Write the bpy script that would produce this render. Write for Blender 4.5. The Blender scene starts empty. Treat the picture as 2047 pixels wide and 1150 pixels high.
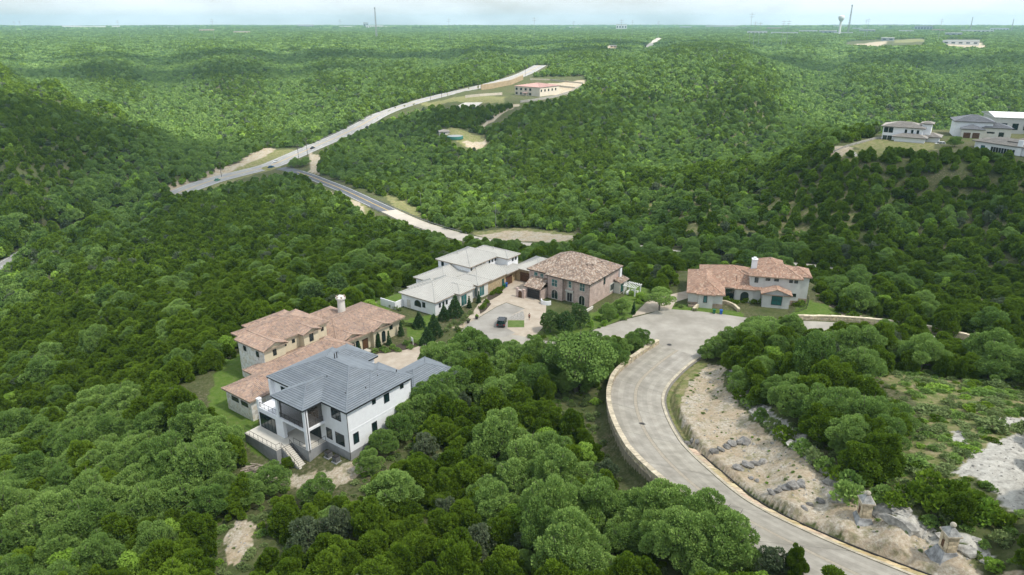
import bpy, math, random
import numpy as np

random.seed(7)
RNG = np.random.default_rng(7)
R = math.radians
SC = bpy.context.scene

# ------------------------------------------------------------------ camera
IW, IH, F, PITCH, CAMZ = 2047.0, 1150.0, 1400.0, R(20.7), 66.0
cam = bpy.data.cameras.new('camera')
cam.sensor_width = 36.0
cam.lens = 36.0 * F / IW
cam.clip_start, cam.clip_end = 0.5, 40000.0
cam_o = bpy.data.objects.new('camera', cam)
cam_o.location = (0, 0, CAMZ)
cam_o.rotation_euler = (math.pi / 2 - PITCH, 0, 0)
SC.collection.objects.link(cam_o)
SC.camera = cam_o

# ------------------------------------------------------------------ world and sun
SUN_AZ, SUN_EL = R(-28), R(58)            # direction towards the sun, from +X counter-clockwise
W = bpy.data.worlds.new('World')
SC.world = W
W.use_nodes = True
nt = W.node_tree
nt.nodes.clear()
n_out = nt.nodes.new('ShaderNodeOutputWorld')
n_bg = nt.nodes.new('ShaderNodeBackground')
n_bg.inputs['Strength'].default_value = 0.115
n_sky = nt.nodes.new('ShaderNodeTexSky')
n_sky.sky_type = 'NISHITA'
n_sky.sun_disc = False
n_sky.sun_elevation = SUN_EL
n_sky.sun_rotation = math.pi / 2 - SUN_AZ
n_sky.air_density, n_sky.dust_density = 1.0, 1.5
n_tc = nt.nodes.new('ShaderNodeTexCoord')
n_map = nt.nodes.new('ShaderNodeMapping')
n_map.inputs['Scale'].default_value = (1.0, 1.0, 3.2)
n_noise = nt.nodes.new('ShaderNodeTexNoise')
n_noise.inputs['Scale'].default_value = 3.4
n_noise.inputs['Detail'].default_value = 7
n_noise.inputs['Roughness'].default_value = 0.55
n_ramp = nt.nodes.new('ShaderNodeValToRGB')
n_ramp.color_ramp.elements[0].position, n_ramp.color_ramp.elements[0].color = 0.36, (0.35, 0.35, 0.35, 1)
n_ramp.color_ramp.elements[1].position, n_ramp.color_ramp.elements[1].color = 0.62, (0.97, 0.97, 0.97, 1)
n_mix = nt.nodes.new('ShaderNodeMix')
n_mix.data_type = 'RGBA'
n_mix.inputs[7].default_value = (7.2, 7.8, 8.2, 1)
nt.links.new(n_tc.outputs['Generated'], n_map.inputs[0])
nt.links.new(n_map.outputs[0], n_noise.inputs['Vector'])
nt.links.new(n_noise.outputs[0], n_ramp.inputs[0])
nt.links.new(n_ramp.outputs[0], n_mix.inputs[0])
nt.links.new(n_sky.outputs[0], n_mix.inputs[6])
nt.links.new(n_mix.outputs[2], n_bg.inputs[0])
nt.links.new(n_bg.outputs[0], n_out.inputs[0])

sun = bpy.data.lights.new('sun', 'SUN')
sun.energy, sun.angle, sun.color = 4.8, R(5), (1.0, 0.94, 0.84)
sun_o = bpy.data.objects.new('sun', sun)
d = (math.cos(SUN_EL) * math.cos(SUN_AZ), math.cos(SUN_EL) * math.sin(SUN_AZ), math.sin(SUN_EL))
from mathutils import Vector, Matrix
sun_o.rotation_euler = Vector(d).to_track_quat('Z', 'Y').to_euler()
sun_o.location = (60, -30, 120)
SC.collection.objects.link(sun_o)

SC.view_settings.view_transform = 'Standard'
SC.view_settings.look = 'None'
SC.view_settings.exposure = 0.42
SC.view_settings.gamma = 1.0
SC.view_settings.use_curve_mapping = False
SC.render.engine = 'CYCLES'
cy = SC.cycles
cy.max_bounces, cy.diffuse_bounces, cy.glossy_bounces = 6, 3, 2
cy.transmission_bounces, cy.volume_bounces, cy.transparent_max_bounces = 3, 1, 8
cy.use_denoising = True

# ------------------------------------------------------------------ small helpers
COL = SC.collection


def tag(o, label=None, cat=None, group=None, kind=None):
    if label: o['label'] = label
    if cat: o['category'] = cat
    if group: o['group'] = group
    if kind: o['kind'] = kind
    return o


def link(o, parent=None):
    COL.objects.link(o)
    if parent is not None: o.parent = parent
    return o


def empty(name, loc, rz=0.0, **k):
    o = bpy.data.objects.new(name, None)
    o.empty_display_size = 0.5
    o.location, o.rotation_euler = loc, (0, 0, rz)
    return tag(link(o), **k)


class MB:
    def __init__(s):
        s.v, s.f, s.c, s.m = [], [], [], []

    def face(s, pts, col=(1, 1, 1), mi=0):
        n = len(s.v)
        s.v.extend([tuple(p) for p in pts])
        s.f.append(tuple(range(n, n + len(pts))))
        s.c.append(col); s.m.append(mi)

    def box(s, x0, x1, y0, y1, z0, z1, col=(1, 1, 1), mi=0):
        if x0 > x1: x0, x1 = x1, x0
        if y0 > y1: y0, y1 = y1, y0
        n = len(s.v)
        s.v.extend([(x0, y0, z0), (x1, y0, z0), (x1, y1, z0), (x0, y1, z0), (x0, y0, z1), (x1, y0, z1), (x1, y1, z1), (x0, y1, z1)])
        for q in ((3, 2, 1, 0), (4, 5, 6, 7), (0, 1, 5, 4), (1, 2, 6, 5), (2, 3, 7, 6), (3, 0, 4, 7)):
            s.f.append(tuple(n + i for i in q)); s.c.append(col); s.m.append(mi)
        return s

    def prism(s, poly, d, col=(1, 1, 1), mi=0):
        """poly: 3D points, extruded by the vector d"""
        n, k = len(s.v), len(poly)
        s.v.extend([tuple(p) for p in poly]); s.v.extend([tuple(p[i] + d[i] for i in range(3)) for p in poly])
        s.f.append(tuple(n + i for i in range(k))[::-1]); s.f.append(tuple(n + k + i for i in range(k)))
        s.c += [col, col]; s.m += [mi, mi]
        for i in range(k):
            j = (i + 1) % k
            s.f.append((n + i, n + j, n + k + j, n + k + i)); s.c.append(col); s.m.append(mi)
        return s

    def tube(s, pts, radii, seg=6, col=(1, 1, 1), mi=0, cap=True):
        pts = [Vector(p) for p in pts]
        rings = []
        for i, p in enumerate(pts):
            t = (pts[min(i + 1, len(pts) - 1)] - pts[max(i - 1, 0)]).normalized()
            a = t.cross(Vector((0.37, 0.93, 0.05))) if abs(t.z) > 0.9 else t.cross(Vector((0, 0, 1)))
            a.normalize(); b = t.cross(a)
            r = radii[i] if hasattr(radii, '__len__') else radii
            rings.append(len(s.v))
            for k in range(seg):
                an = 2 * math.pi * k / seg
                s.v.append(tuple(p + a * (r * math.cos(an)) + b * (r * math.sin(an))))
        for i in range(len(pts) - 1):
            for k in range(seg):
                k2 = (k + 1) % seg
                s.f.append((rings[i] + k, rings[i] + k2, rings[i + 1] + k2, rings[i + 1] + k)); s.c.append(col); s.m.append(mi)
        if cap:
            s.f.append(tuple(rings[0] + k for k in range(seg))[::-1]); s.c.append(col); s.m.append(mi)
            s.f.append(tuple(rings[-1] + k for k in range(seg))); s.c.append(col); s.m.append(mi)
        return s

    def lathe(s, prof, cx=0, cy=0, z=0, seg=12, col=(1, 1, 1), mi=0):
        n = len(s.v)
        for r, h in prof:
            for k in range(seg):
                a = 2 * math.pi * k / seg
                s.v.append((cx + r * math.cos(a), cy + r * math.sin(a), z + h))
        for i in range(len(prof) - 1):
            for k in range(seg):
                k2 = (k + 1) % seg
                s.f.append((n + i * seg + k, n + i * seg + k2, n + (i + 1) * seg + k2, n + (i + 1) * seg + k)); s.c.append(col); s.m.append(mi)
        s.f.append(tuple(n + k for k in range(seg))[::-1]); s.c.append(col); s.m.append(mi)
        s.f.append(tuple(n + (len(prof) - 1) * seg + k for k in range(seg))); s.c.append(col); s.m.append(mi)
        return s

    def mesh(s, name, mats):
        me = bpy.data.meshes.new(name)
        me.from_pydata(s.v, [], s.f)
        for m in (mats if isinstance(mats, (list, tuple)) else [mats]): me.materials.append(m)
        if any(s.m): me.polygons.foreach_set('material_index', s.m)
        a = me.attributes.new('col', 'FLOAT_COLOR', 'FACE')
        a.data.foreach_set('color', np.array([(*c, 1.0) for c in s.c], dtype=np.float32).ravel())
        me.update()
        return me

    def build(s, name, mats, parent=None, smooth=False, loc=None, rot=None, **k):
        me = s.mesh(name, mats)
        if smooth: me.polygons.foreach_set('use_smooth', [True] * len(me.polygons))
        o = bpy.data.objects.new(name, me)
        if loc is not None: o.location = loc
        if rot is not None: o.rotation_euler = (0, 0, rot)
        return tag(link(o, parent), **k)


def material(name, color, rough=0.8, var=0.12, scale=3.0, bump=0.0, bscale=None, attr=False, color2=None, spec=0.3, metal=0.0, detail=5.0, stretch=None, pos=(0.35, 0.7)):
    m = bpy.data.materials.new(name)
    m.use_nodes = True
    t = m.node_tree; L = t.links.new
    b = t.nodes['Principled BSDF']
    b.inputs['Roughness'].default_value = rough
    b.inputs['Specular IOR Level'].default_value = spec
    b.inputs['Metallic'].default_value = metal
    tc = t.nodes.new('ShaderNodeTexCoord')
    src = tc.outputs['Object']
    if stretch:
        mp = t.nodes.new('ShaderNodeMapping'); mp.inputs['Scale'].default_value = stretch
        L(src, mp.inputs[0]); src = mp.outputs[0]
    nz = t.nodes.new('ShaderNodeTexNoise')
    nz.inputs['Scale'].default_value = scale; nz.inputs['Detail'].default_value = detail; nz.inputs['Roughness'].default_value = 0.6
    L(src, nz.inputs['Vector'])
    rp = t.nodes.new('ShaderNodeValToRGB')
    c2 = color2 or tuple(min(1, c * (1 + var)) for c in color)
    c1 = color if color2 else tuple(c * (1 - var) for c in color)
    rp.color_ramp.elements[0].position, rp.color_ramp.elements[0].color = pos[0], (*c1, 1)
    rp.color_ramp.elements[1].position, rp.color_ramp.elements[1].color = pos[1], (*c2, 1)
    L(nz.outputs[0], rp.inputs[0])
    out = rp.outputs[0]
    if attr:
        at_ = t.nodes.new('ShaderNodeAttribute'); at_.attribute_name = 'col'
        mx = t.nodes.new('ShaderNodeMix'); mx.data_type = 'RGBA'; mx.blend_type = 'MULTIPLY'; mx.inputs[0].default_value = 1
        L(out, mx.inputs[6]); L(at_.outputs['Color'], mx.inputs[7]); out = mx.outputs[2]
    L(out, b.inputs['Base Color'])
    if bump:
        n2 = t.nodes.new('ShaderNodeTexNoise'); n2.inputs['Scale'].default_value = bscale or scale * 4; n2.inputs['Detail'].default_value = 4
        L(src, n2.inputs['Vector'])
        bp = t.nodes.new('ShaderNodeBump'); bp.inputs['Strength'].default_value = bump; bp.inputs['Distance'].default_value = 0.05
        L(n2.outputs[0], bp.inputs['Height']); L(bp.outputs[0], b.inputs['Normal'])
    return m


def cell_material(name, colors, mortar, scale, rough=0.85, w=0.06):
    """irregular stones: voronoi cells with joints"""
    m = bpy.data.materials.new(name); m.use_nodes = True
    t = m.node_tree; L = t.links.new; b = t.nodes['Principled BSDF']
    b.inputs['Roughness'].default_value = rough; b.inputs['Specular IOR Level'].default_value = 0.2
    tc = t.nodes.new('ShaderNodeTexCoord')
    v1 = t.nodes.new('ShaderNodeTexVoronoi'); v1.inputs['Scale'].default_value = scale
    v2 = t.nodes.new('ShaderNodeTexVoronoi'); v2.feature = 'DISTANCE_TO_EDGE'; v2.inputs['Scale'].default_value = scale
    L(tc.outputs['Object'], v1.inputs['Vector']); L(tc.outputs['Object'], v2.inputs['Vector'])
    sp = t.nodes.new('ShaderNodeSeparateColor'); L(v1.outputs['Color'], sp.inputs[0])
    rp = t.nodes.new('ShaderNodeValToRGB')
    while len(rp.color_ramp.elements) < len(colors): rp.color_ramp.elements.new(0.5)
    for i, c in enumerate(colors):
        rp.color_ramp.elements[i].position = i / max(1, len(colors) - 1); rp.color_ramp.elements[i].color = (*c, 1)
    L(sp.outputs[0], rp.inputs[0])
    lt = t.nodes.new('ShaderNodeMath'); lt.operation = 'LESS_THAN'; lt.inputs[1].default_value = w
    L(v2.outputs['Distance'], lt.inputs[0])
    mx = t.nodes.new('ShaderNodeMix'); mx.data_type = 'RGBA'; mx.inputs[7].default_value = (*mortar, 1)
    L(lt.outputs[0], mx.inputs[0]); L(rp.outputs[0], mx.inputs[6]); L(mx.outputs[2], b.inputs['Base Color'])
    return m


def brick_material(name, c1, c2, mortar, scale=1.0, bw=0.22, bh=0.075):
    m = bpy.data.materials.new(name); m.use_nodes = True
    t = m.node_tree; L = t.links.new; b = t.nodes['Principled BSDF']
    b.inputs['Roughness'].default_value = 0.85; b.inputs['Specular IOR Level'].default_value = 0.2
    tc = t.nodes.new('ShaderNodeTexCoord'); sp = t.nodes.new('ShaderNodeSeparateXYZ'); L(tc.outputs['Object'], sp.inputs[0])
    ad = t.nodes.new('ShaderNodeMath'); L(sp.outputs[0], ad.inputs[0]); L(sp.outputs[1], ad.inputs[1])
    cb = t.nodes.new('ShaderNodeCombineXYZ'); L(ad.outputs[0], cb.inputs[0]); L(sp.outputs[2], cb.inputs[1])
    br = t.nodes.new('ShaderNodeTexBrick')
    br.inputs['Color1'].default_value = (*c1, 1); br.inputs['Color2'].default_value = (*c2, 1); br.inputs['Mortar'].default_value = (*mortar, 1)
    br.inputs['Scale'].default_value = scale; br.inputs['Brick Width'].default_value = bw; br.inputs['Row Height'].default_value = bh
    br.inputs['Mortar Size'].default_value = 0.008
    L(cb.outputs[0], br.inputs['Vector'])
    nz = t.nodes.new('ShaderNodeTexNoise'); nz.inputs['Scale'].default_value = 0.9; nz.inputs['Detail'].default_value = 5; L(tc.outputs['Object'], nz.inputs['Vector'])
    mx = t.nodes.new('ShaderNodeMix'); mx.data_type = 'RGBA'; mx.blend_type = 'OVERLAY'; mx.inputs[0].default_value = 0.5
    L(br.outputs[0], mx.inputs[6]); L(nz.outputs[0], mx.inputs[7]); L(mx.outputs[2], b.inputs['Base Color'])
    return m


# ------------------------------------------------------------------ pixel geometry
cP, sP = math.cos(PITCH), math.sin(PITCH)


def ray(u, v):
    a, b = (u - IW / 2) / F, (IH / 2 - v) / F
    return np.array([a, cP + b * sP, -sP + b * cP])


def at(u, v, z=0.0):
    q = ray(u, v); t = (z - CAMZ) / q[2]
    return np.array([0, 0, CAMZ]) + q * t


def project(x, y, z):
    z = z - CAMZ
    dep = y * cP - z * sP; up = y * sP + z * cP
    dep = np.where(dep < 0.5, 0.5, dep)
    return IW / 2 + F * x / dep, IH / 2 - F * up / dep


def inpoly(x, y, poly):
    x = np.asarray(x); y = np.asarray(y)
    r = np.zeros(x.shape, bool)
    n = len(poly)
    for i in range(n):
        x0, y0 = poly[i][:2]; x1, y1 = poly[(i + 1) % n][:2]
        if y0 == y1: continue
        c = ((y0 > y) != (y1 > y)) & (x < (x1 - x0) * (y - y0) / (y1 - y0) + x0)
        r ^= c
    return r


def densify(pts, step):
    """Catmull-Rom through the points, sampled about every step metres"""
    P = [np.array(p, float) for p in pts]
    P = [2 * P[0] - P[1]] + P + [2 * P[-1] - P[-2]]
    out = []
    for i in range(1, len(P) - 2):
        n = max(2, int(np.linalg.norm(P[i + 1][:2] - P[i][:2]) / step))
        for k in range(n):
            t = k / n
            a, b, c, e = P[i - 1], P[i], P[i + 1], P[i + 2]
            out.append(0.5 * (2 * b + (c - a) * t + (2 * a - 5 * b + 4 * c - e) * t * t + (3 * b - a - 3 * c + e) * t ** 3))
    out.append(P[-2])
    return np.array(out)


# house frames: world origin and the angle of the local x axis
HA = (np.array([-25.897, 95.278, 0.0]), R(53.5))
HC = (np.array([-20.0, 150.0, 0.0]), R(54))
HD = (np.array([19.3, 160.0, 0.0]), R(54))
HE = (np.array([43.217, 161.633, 0.0]), R(-14.3))


def lw(fr, x, y, z=0.0):
    O, a = fr
    return np.array([O[0] + x * math.cos(a) - y * math.sin(a), O[1] + x * math.sin(a) + y * math.cos(a), O[2] + z])


# ------------------------------------------------------------------ roads as centre lines (pixels with heights)
NR_L = [(1313, 687, 0), (1271, 715, 0.5), (1230, 750, 1.2), (1216, 781, 2.0), (1214, 809, 2.7), (1221, 843, 3.7), (1240, 885, 5.0), (1264, 920, 6.0), (1341, 990, 7.8), (1450, 1062, 9.3), (1600, 1150, 11), (1760, 1235, 12.4)]
NR_R = [(1400, 716, 0), (1374, 734, 0.6), (1341, 767, 1.4), (1329, 795, 2.2), (1336, 826, 3.0), (1355, 864, 4.0), (1376, 892, 5.0), (1417, 930, 6.2), (1504, 1000, 8.0), (1640, 1068, 9.6), (1840, 1150, 11.3), (2040, 1225, 12.8)]
nl = densify([at(*p) for p in NR_L], 0.5); nr = densify([at(*p) for p in NR_R], 0.5)


def resample(a, n):
    s = np.concatenate([[0], np.cumsum(np.linalg.norm(np.diff(a[:, :2], axis=0), axis=1))])
    t = np.linspace(0, s[-1], n)
    return np.stack([np.interp(t, s, a[:, i]) for i in range(3)], 1)


NRN = 220
nl, nr = resample(nl, NRN), resample(nr, NRN)
zc = (nl[:, 2] + nr[:, 2]) / 2
zc = np.convolve(np.pad(zc, 12, mode='edge'), np.ones(25) / 25, mode='valid')
nl[:, 2] = zc; nr[:, 2] = zc
near_c = (nl + nr) / 2

HWY = [(-160, 640, -47), (0, 545, -45), (110, 482, -45), (250, 421, -45), (330, 396, -43), (384, 375, -40), (425, 361, -40), (463, 351, -40), (500, 342, -40), (541, 331, -39), (579, 315, -38), (625, 295, -36), (672, 275, -33), (720, 251.5, -28), (766, 227, -22), (832, 204.5, -14), (900, 187, -8), (970, 171, -2), (1040, 151, 4), (1080, 131, 8)]
ENT = [(548, 334, -39), (575, 339, -39), (610, 349, -38.5), (641, 361, -38), (688, 380, -36.5), (735, 402, -34.5), (782, 424, -32), (829, 445, -29), (900, 468, -25), (985, 486, -21), (1100, 494, -18), (1260, 496, -16), (1430, 521, -14), (1560, 531, -12), (1660, 543, -10.5), (1800, 575, -9), (1960, 610, -7)]
STR = [(1500, 655, 0), (1600, 655, 0.2), (1720, 662, 0.4), (1850, 682, 0.6), (1960, 706, 0.9), (2100, 745, 1.4)]
hwy_c = densify([at(*p) for p in HWY], 4.0)
ent_c = densify([at(*p) for p in ENT], 2.5)
str_c = densify([at(*p) for p in STR], 2.0)

# paved areas at the top of the hill, as pixel outlines on the plane z = 0
CUL = [(1313, 687), (1300, 690), (1255, 697), (1200, 712), (1130, 727), (1060, 730), (1000, 716), (955, 704), (905, 716), (900, 700), (930, 676), (985, 664), (1040, 672), (1075, 680), (1120, 685), (1165, 667), (1245, 641), (1300, 627), (1318, 619), (1345, 619), (1390, 622), (1440, 628), (1480, 634), (1530, 640), (1540, 664), (1490, 668), (1450, 690), (1400, 716)]
PLAZA = [(993, 614), (1012, 606), (1049, 618), (1026, 629), (1016, 638), (1014, 657), (1030, 666), (1010, 674), (930, 684), (918, 668), (936, 646), (959, 635)]
PAVER = [(958, 606), (975, 594), (1002, 577), (1022, 562), (1050, 556), (1066, 562), (1056, 575), (1076, 600), (1092, 612), (1090, 640), (1084, 656), (1070, 672), (1040, 680), (1010, 678), (1012, 655), (1014, 638), (1026, 629), (1049, 617), (1012, 605), (993, 613), (960, 633), (938, 645), (932, 640), (947, 622)]
BDRIVE = [(735, 716), (770, 702), (830, 695), (862, 683), (905, 690), (910, 722), (890, 738), (830, 748), (792, 748), (760, 734)]
EDRIVE = [(1262, 634), (1292, 604), (1310, 595), (1345, 588), (1380, 580), (1384, 594), (1350, 604), (1342, 619), (1316, 621)]

# ------------------------------------------------------------------ terrain heights
CTRL = [(520, 935, -1.3), (560, 945, -1.4), (490, 900, -1.4), (600, 945, -1.1), (650, 935, -0.7), (700, 918, -0.35), (760, 885, -0.2), (820, 850, -0.1),  # pixel, height (m); the pixel gives the direction, the height the distance
    (440, 770, -1.5), (400, 720, -4), (300, 850, -7), (300, 700, -11), (100, 800, -16), (100, 700, -23), (0, 640, -33), (120, 600, -31), (300, 600, -19),
    (500, 600, -8), (600, 575, -7), (700, 560, -6), (300, 500, -30), (450, 530, -22), (600, 500, -22), (750, 540, -9), (820, 510, -12), (900, 490, -14), (700, 470, -27), (600, 430, -33), (450, 440, -35),
    (300, 1000, -5), (100, 1000, -8), (0, 1140, -6), (300, 1140, -2), (600, 975, -1.5), (480, 1080, -1), (700, 1140, 0.5), (800, 960, -0.6), (900, 900, -0.3), (1000, 1000, 0.3), (1100, 1140, 3), (1100, 900, 0.3), (1160, 800, 0), (1190, 880, 1.5),
    (1230, 960, 3.2), (1310, 1040, 5.4), (1420, 1110, 7.4), (1500, 1200, 9), (1000, 1250, 2), (500, 1250, -1), (1100, 750, 0), (1150, 740, 0),
    (1430, 770, 2.6), (1470, 760, 5.0), (1470, 860, 5.2), (1560, 860, 8.4), (1530, 940, 7.2), (1620, 920, 10.4), (1640, 1010, 9.3), (1700, 960, 11.6), (1740, 1050, 10.6), (1800, 1010, 12.9), (1860, 1090, 11.6), (1920, 1060, 13.8), (1980, 1130, 12.8), (2047, 1090, 15),
    (1560, 740, 6.6), (1520, 700, 3.4), (1640, 700, 3.6), (1700, 760, 8.2), (1700, 850, 10.5), (1800, 740, 6.6), (1820, 850, 11.4), (1900, 800, 10), (1900, 940, 13.6), (2000, 740, 6.0), (2020, 850, 12.2), (2020, 960, 14.6), (1960, 720, 3.6), (1780, 700, 3.0), (2100, 1150, 15.5),
    (1700, 610, -2.5), (1850, 640, -2), (2000, 670, -1), (2120, 700, 1), (1700, 520, -11.5), (1850, 540, -11), (2000, 560, -10), (1350, 480, -17), (1500, 490, -15),
    (1600, 450, -12), (1500, 430, -15), (1650, 390, -3), (1800, 420, -5), (1950, 430, -4), (1650, 340, 5), (1720, 320, 9), (1800, 296, 12), (1900, 300, 12.5), (2000, 320, 12), (2047, 360, 8), (1960, 270, 14), (2040, 255, 14), (1880, 400, -1),
    (1700, 270, 4), (1850, 170, -6), (2000, 160, -2), (1700, 165, -8), (1700, 130, 0), (1850, 115, 6), (2000, 110, 8), (1600, 95, 12), (1750, 88, 15), (1900, 90, 15), (2030, 85, 15),
    (1500, 380, -16), (1400, 335, -11), (1500, 322, -6), (1580, 308, 0), (1500, 262, -18), (1650, 268, -10), (1500, 200, 2), (1480, 150, 13), (1480, 115, 20), (1480, 97, 17), (1300, 430, -24), (1300, 350, -17), (1200, 365, -24), (1300, 305, -28), (1300, 240, -14), (1300, 180, 2), (1330, 125, 15), (1340, 98, 24), (1330, 84, 14),
    (1150, 450, -24), (1150, 380, -26), (1150, 310, -22), (1150, 250, -13), (1150, 200, -4), (1180, 150, 6), (1180, 110, 13), (1200, 80, 17), (1000, 430, -29), (1000, 360, -31), (1000, 300, -27), (960, 280, -26), (1000, 240, -14), (1040, 208, -6), (1110, 195, -5), (900, 215, -9), (960, 200, -6.5),
    (850, 350, -36), (800, 300, -36), (850, 260, -26), (800, 400, -34), (640, 330, -38), (700, 300, -36), (620, 380, -37),
    (540, 400, -38), (440, 400, -39), (330, 440, -35), (200, 470, -34), (100, 500, -34), (0, 470, -38), (200, 380, -36), (100, 420, -36), (0, 400, -30), (100, 340, -22), (250, 340, -30), (380, 330, -36), (0, 300, -6), (100, 270, -6), (200, 280, -14), (300, 290, -26), (400, 290, -34), (500, 290, -36), (560, 275, -36),
    (0, 200, 7), (100, 220, -1), (200, 205, -8), (200, 250, -15), (300, 250, -25), (0, 130, 22), (100, 160, 10), (400, 288, -38), (550, 240, -38), (650, 230, -35), (500, 190, -26), (650, 180, -18), (760, 180, -14), (500, 130, -2), (650, 130, -4), (800, 130, 2), (900, 140, 2), (950, 110, 10),
    (0, 100, 6), (200, 95, 6), (400, 95, 8), (600, 95, 10), (800, 90, 13), (1000, 85, 15), (200, 75, 12), (500, 75, 13), (800, 72, 15), (1100, 68, 18), (1400, 75, 17), (1400, 65, 20), (1000, 130, 6), (1100, 135, 7),
]
cp = [at(*p) for p in CTRL]
for u_, d_, z_ in ((-200, 1150, -6), (0, 1060, -12), (100, 970, -26), (200, 900, -40), (300, 860, -45), (400, 820, -46), (0, 1300, -14), (150, 1250, -20), (300, 1150, -30), (450, 1050, -34), (250, 1450, -4), (450, 1350, -4), (350, 1750, -16), (600, 1650, -12), (100, 1750, -14), (800, 1500, -8),
                   (1680, 500, -16), (1780, 520, -24), (1880, 540, -26), (2000, 560, -24), (2150, 580, -20), (1700, 700, -30), (1900, 720, -30), (2050, 740, -26), (1600, 760, -22), (1650, 950, -26), (1500, 1700, 2), (1650, 1500, -14), (1850, 1300, -14), (1300, 1750, 6), (1050, 1400, 0), (900, 1250, -10), (1300, 505, -32), (1400, 500, -31), (1500, 495, -29), (1600, 490, -24)):
    # hollows behind the crests, by bearing and distance
    q_ = ray(u_, 300); k_ = d_ / math.hypot(q_[0], q_[1]); cp.append(np.array([q_[0] * k_, q_[1] * k_, z_]))
for arr, st in ((near_c, 12), (hwy_c, 14), (ent_c, 9), (str_c, 8)):
    cp += [p for p in arr[::st]]
for th in range(-180, 180, 20):
    for r_, z_ in ((12, 9), (35, 8), (100, 10), (500, -12), (1800, 8), (4500, 24), (9200, 31)):
        inside = abs(th) <= 42
        if inside and (r_ < 4000 and r_ > 45): continue
        cp.append(np.array([r_ * math.sin(R(th)), r_ * math.cos(R(th)), z_ if r_ > 45 else (9 + 4 * math.sin(R(th)))]))
cp = np.array(cp)


def warp(x, y):
    r = np.maximum(np.hypot(x, y), 12.0)
    th = np.arctan2(x, y)
    lr = np.log(r)
    return np.stack([np.sin(th) * lr, np.cos(th) * lr], -1) * 1.0


_w = warp(cp[:, 0], cp[:, 1])
_keep = []
for i in range(len(_w)):            # drop near-duplicates
    if all(np.sum((_w[i] - _w[j]) ** 2) > 1e-4 for j in _keep): _keep.append(i)
cp, _w = cp[_keep], _w[_keep]
_D = np.linalg.norm(_w[:, None] - _w[None], axis=2)
EPS = 0.09
_K = np.sqrt(_D ** 2 + EPS ** 2)
_A = np.zeros((len(cp) + 1, len(cp) + 1)); _A[:-1, :-1] = _K - np.eye(len(cp)) * 0.008; _A[-1, :-1] = 1; _A[:-1, -1] = 1
_coef = np.linalg.solve(_A, np.concatenate([cp[:, 2], [0]]))


def rbf(x, y):
    w = warp(x, y)
    out = np.empty(len(w))
    for i in range(0, len(w), 20000):
        dd = np.sqrt(((w[i:i + 20000, None] - _w[None]) ** 2).sum(2) + EPS ** 2)
        out[i:i + 20000] = dd @ _coef[:-1] + _coef[-1]
    return out


_ph = RNG.uniform(0, 6.28, (40, 2)); _dirs = RNG.uniform(0, 6.28, 40)


def wob(x, y, lam, k0, n=6):
    s = 0
    for k in range(k0, k0 + n):
        a = _dirs[k]; l = lam * (0.6 + 0.9 * (k - k0) / n)
        s = s + np.sin((x * np.cos(a) + y * np.sin(a)) * 6.283 / l + _ph[k, 0])
    return s / n


def near_dist(x, y, pts, chunk=4000):
    """distance to and index of the nearest sample point"""
    dm = np.full(len(x), 1e9); ix = np.zeros(len(x), int)
    lo, hi = pts[:, :2].min(0) - 60, pts[:, :2].max(0) + 60
    sel = np.where((x > lo[0]) & (x < hi[0]) & (y > lo[1]) & (y < hi[1]))[0]
    for i in range(0, len(sel), chunk):
        s = sel[i:i + chunk]
        d2 = (x[s, None] - pts[None, :, 0]) ** 2 + (y[s, None] - pts[None, :, 1]) ** 2
        k = d2.argmin(1); ix[s] = k; dm[s] = np.sqrt(d2[np.arange(len(s)), k])
    return dm, ix


def sstep(a, b, t):
    t = np.clip((t - a) / (b - a), 0, 1)
    return t * t * (3 - 2 * t)


PADRECT = [(HA, 4.5, 29, 1, 21), (HA, -3.5, 44, 21, 46), (HC, 2, 50, -8, 19), (HD, -6, 20, -7, 21), (HE, -3, 32, -8, 26)]
_pp = []
for fr, x0, x1, y0, y1 in PADRECT:
    for xx in np.arange(x0 + 1, x1, 2.0):
        for yy in np.arange(y0 + 1, y1, 2.0): _pp.append(lw(fr, xx, yy)[:2])
_gx, _gy = np.meshgrid(np.arange(-60, 90, 2.0), np.arange(100, 190, 2.0))
for poly in (CUL, PLAZA, PAVER, BDRIVE, EDRIVE):
    wp = [at(*p) for p in poly]
    k = inpoly(_gx, _gy, wp)
    _pp += [q for q in np.stack([_gx[k], _gy[k]], 1)]
pad_pts = np.array(_pp)
_near_all = np.concatenate([nl * (1 - t) + nr * t for t in (0.07, 0.13, 0.2, 0.28, 0.36, 0.45, 0.54, 0.63, 0.72, 0.81, 0.9, 1.0, 1.08)])
_far_pads = []       # flat shelves: (centre, radius, height)


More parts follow.
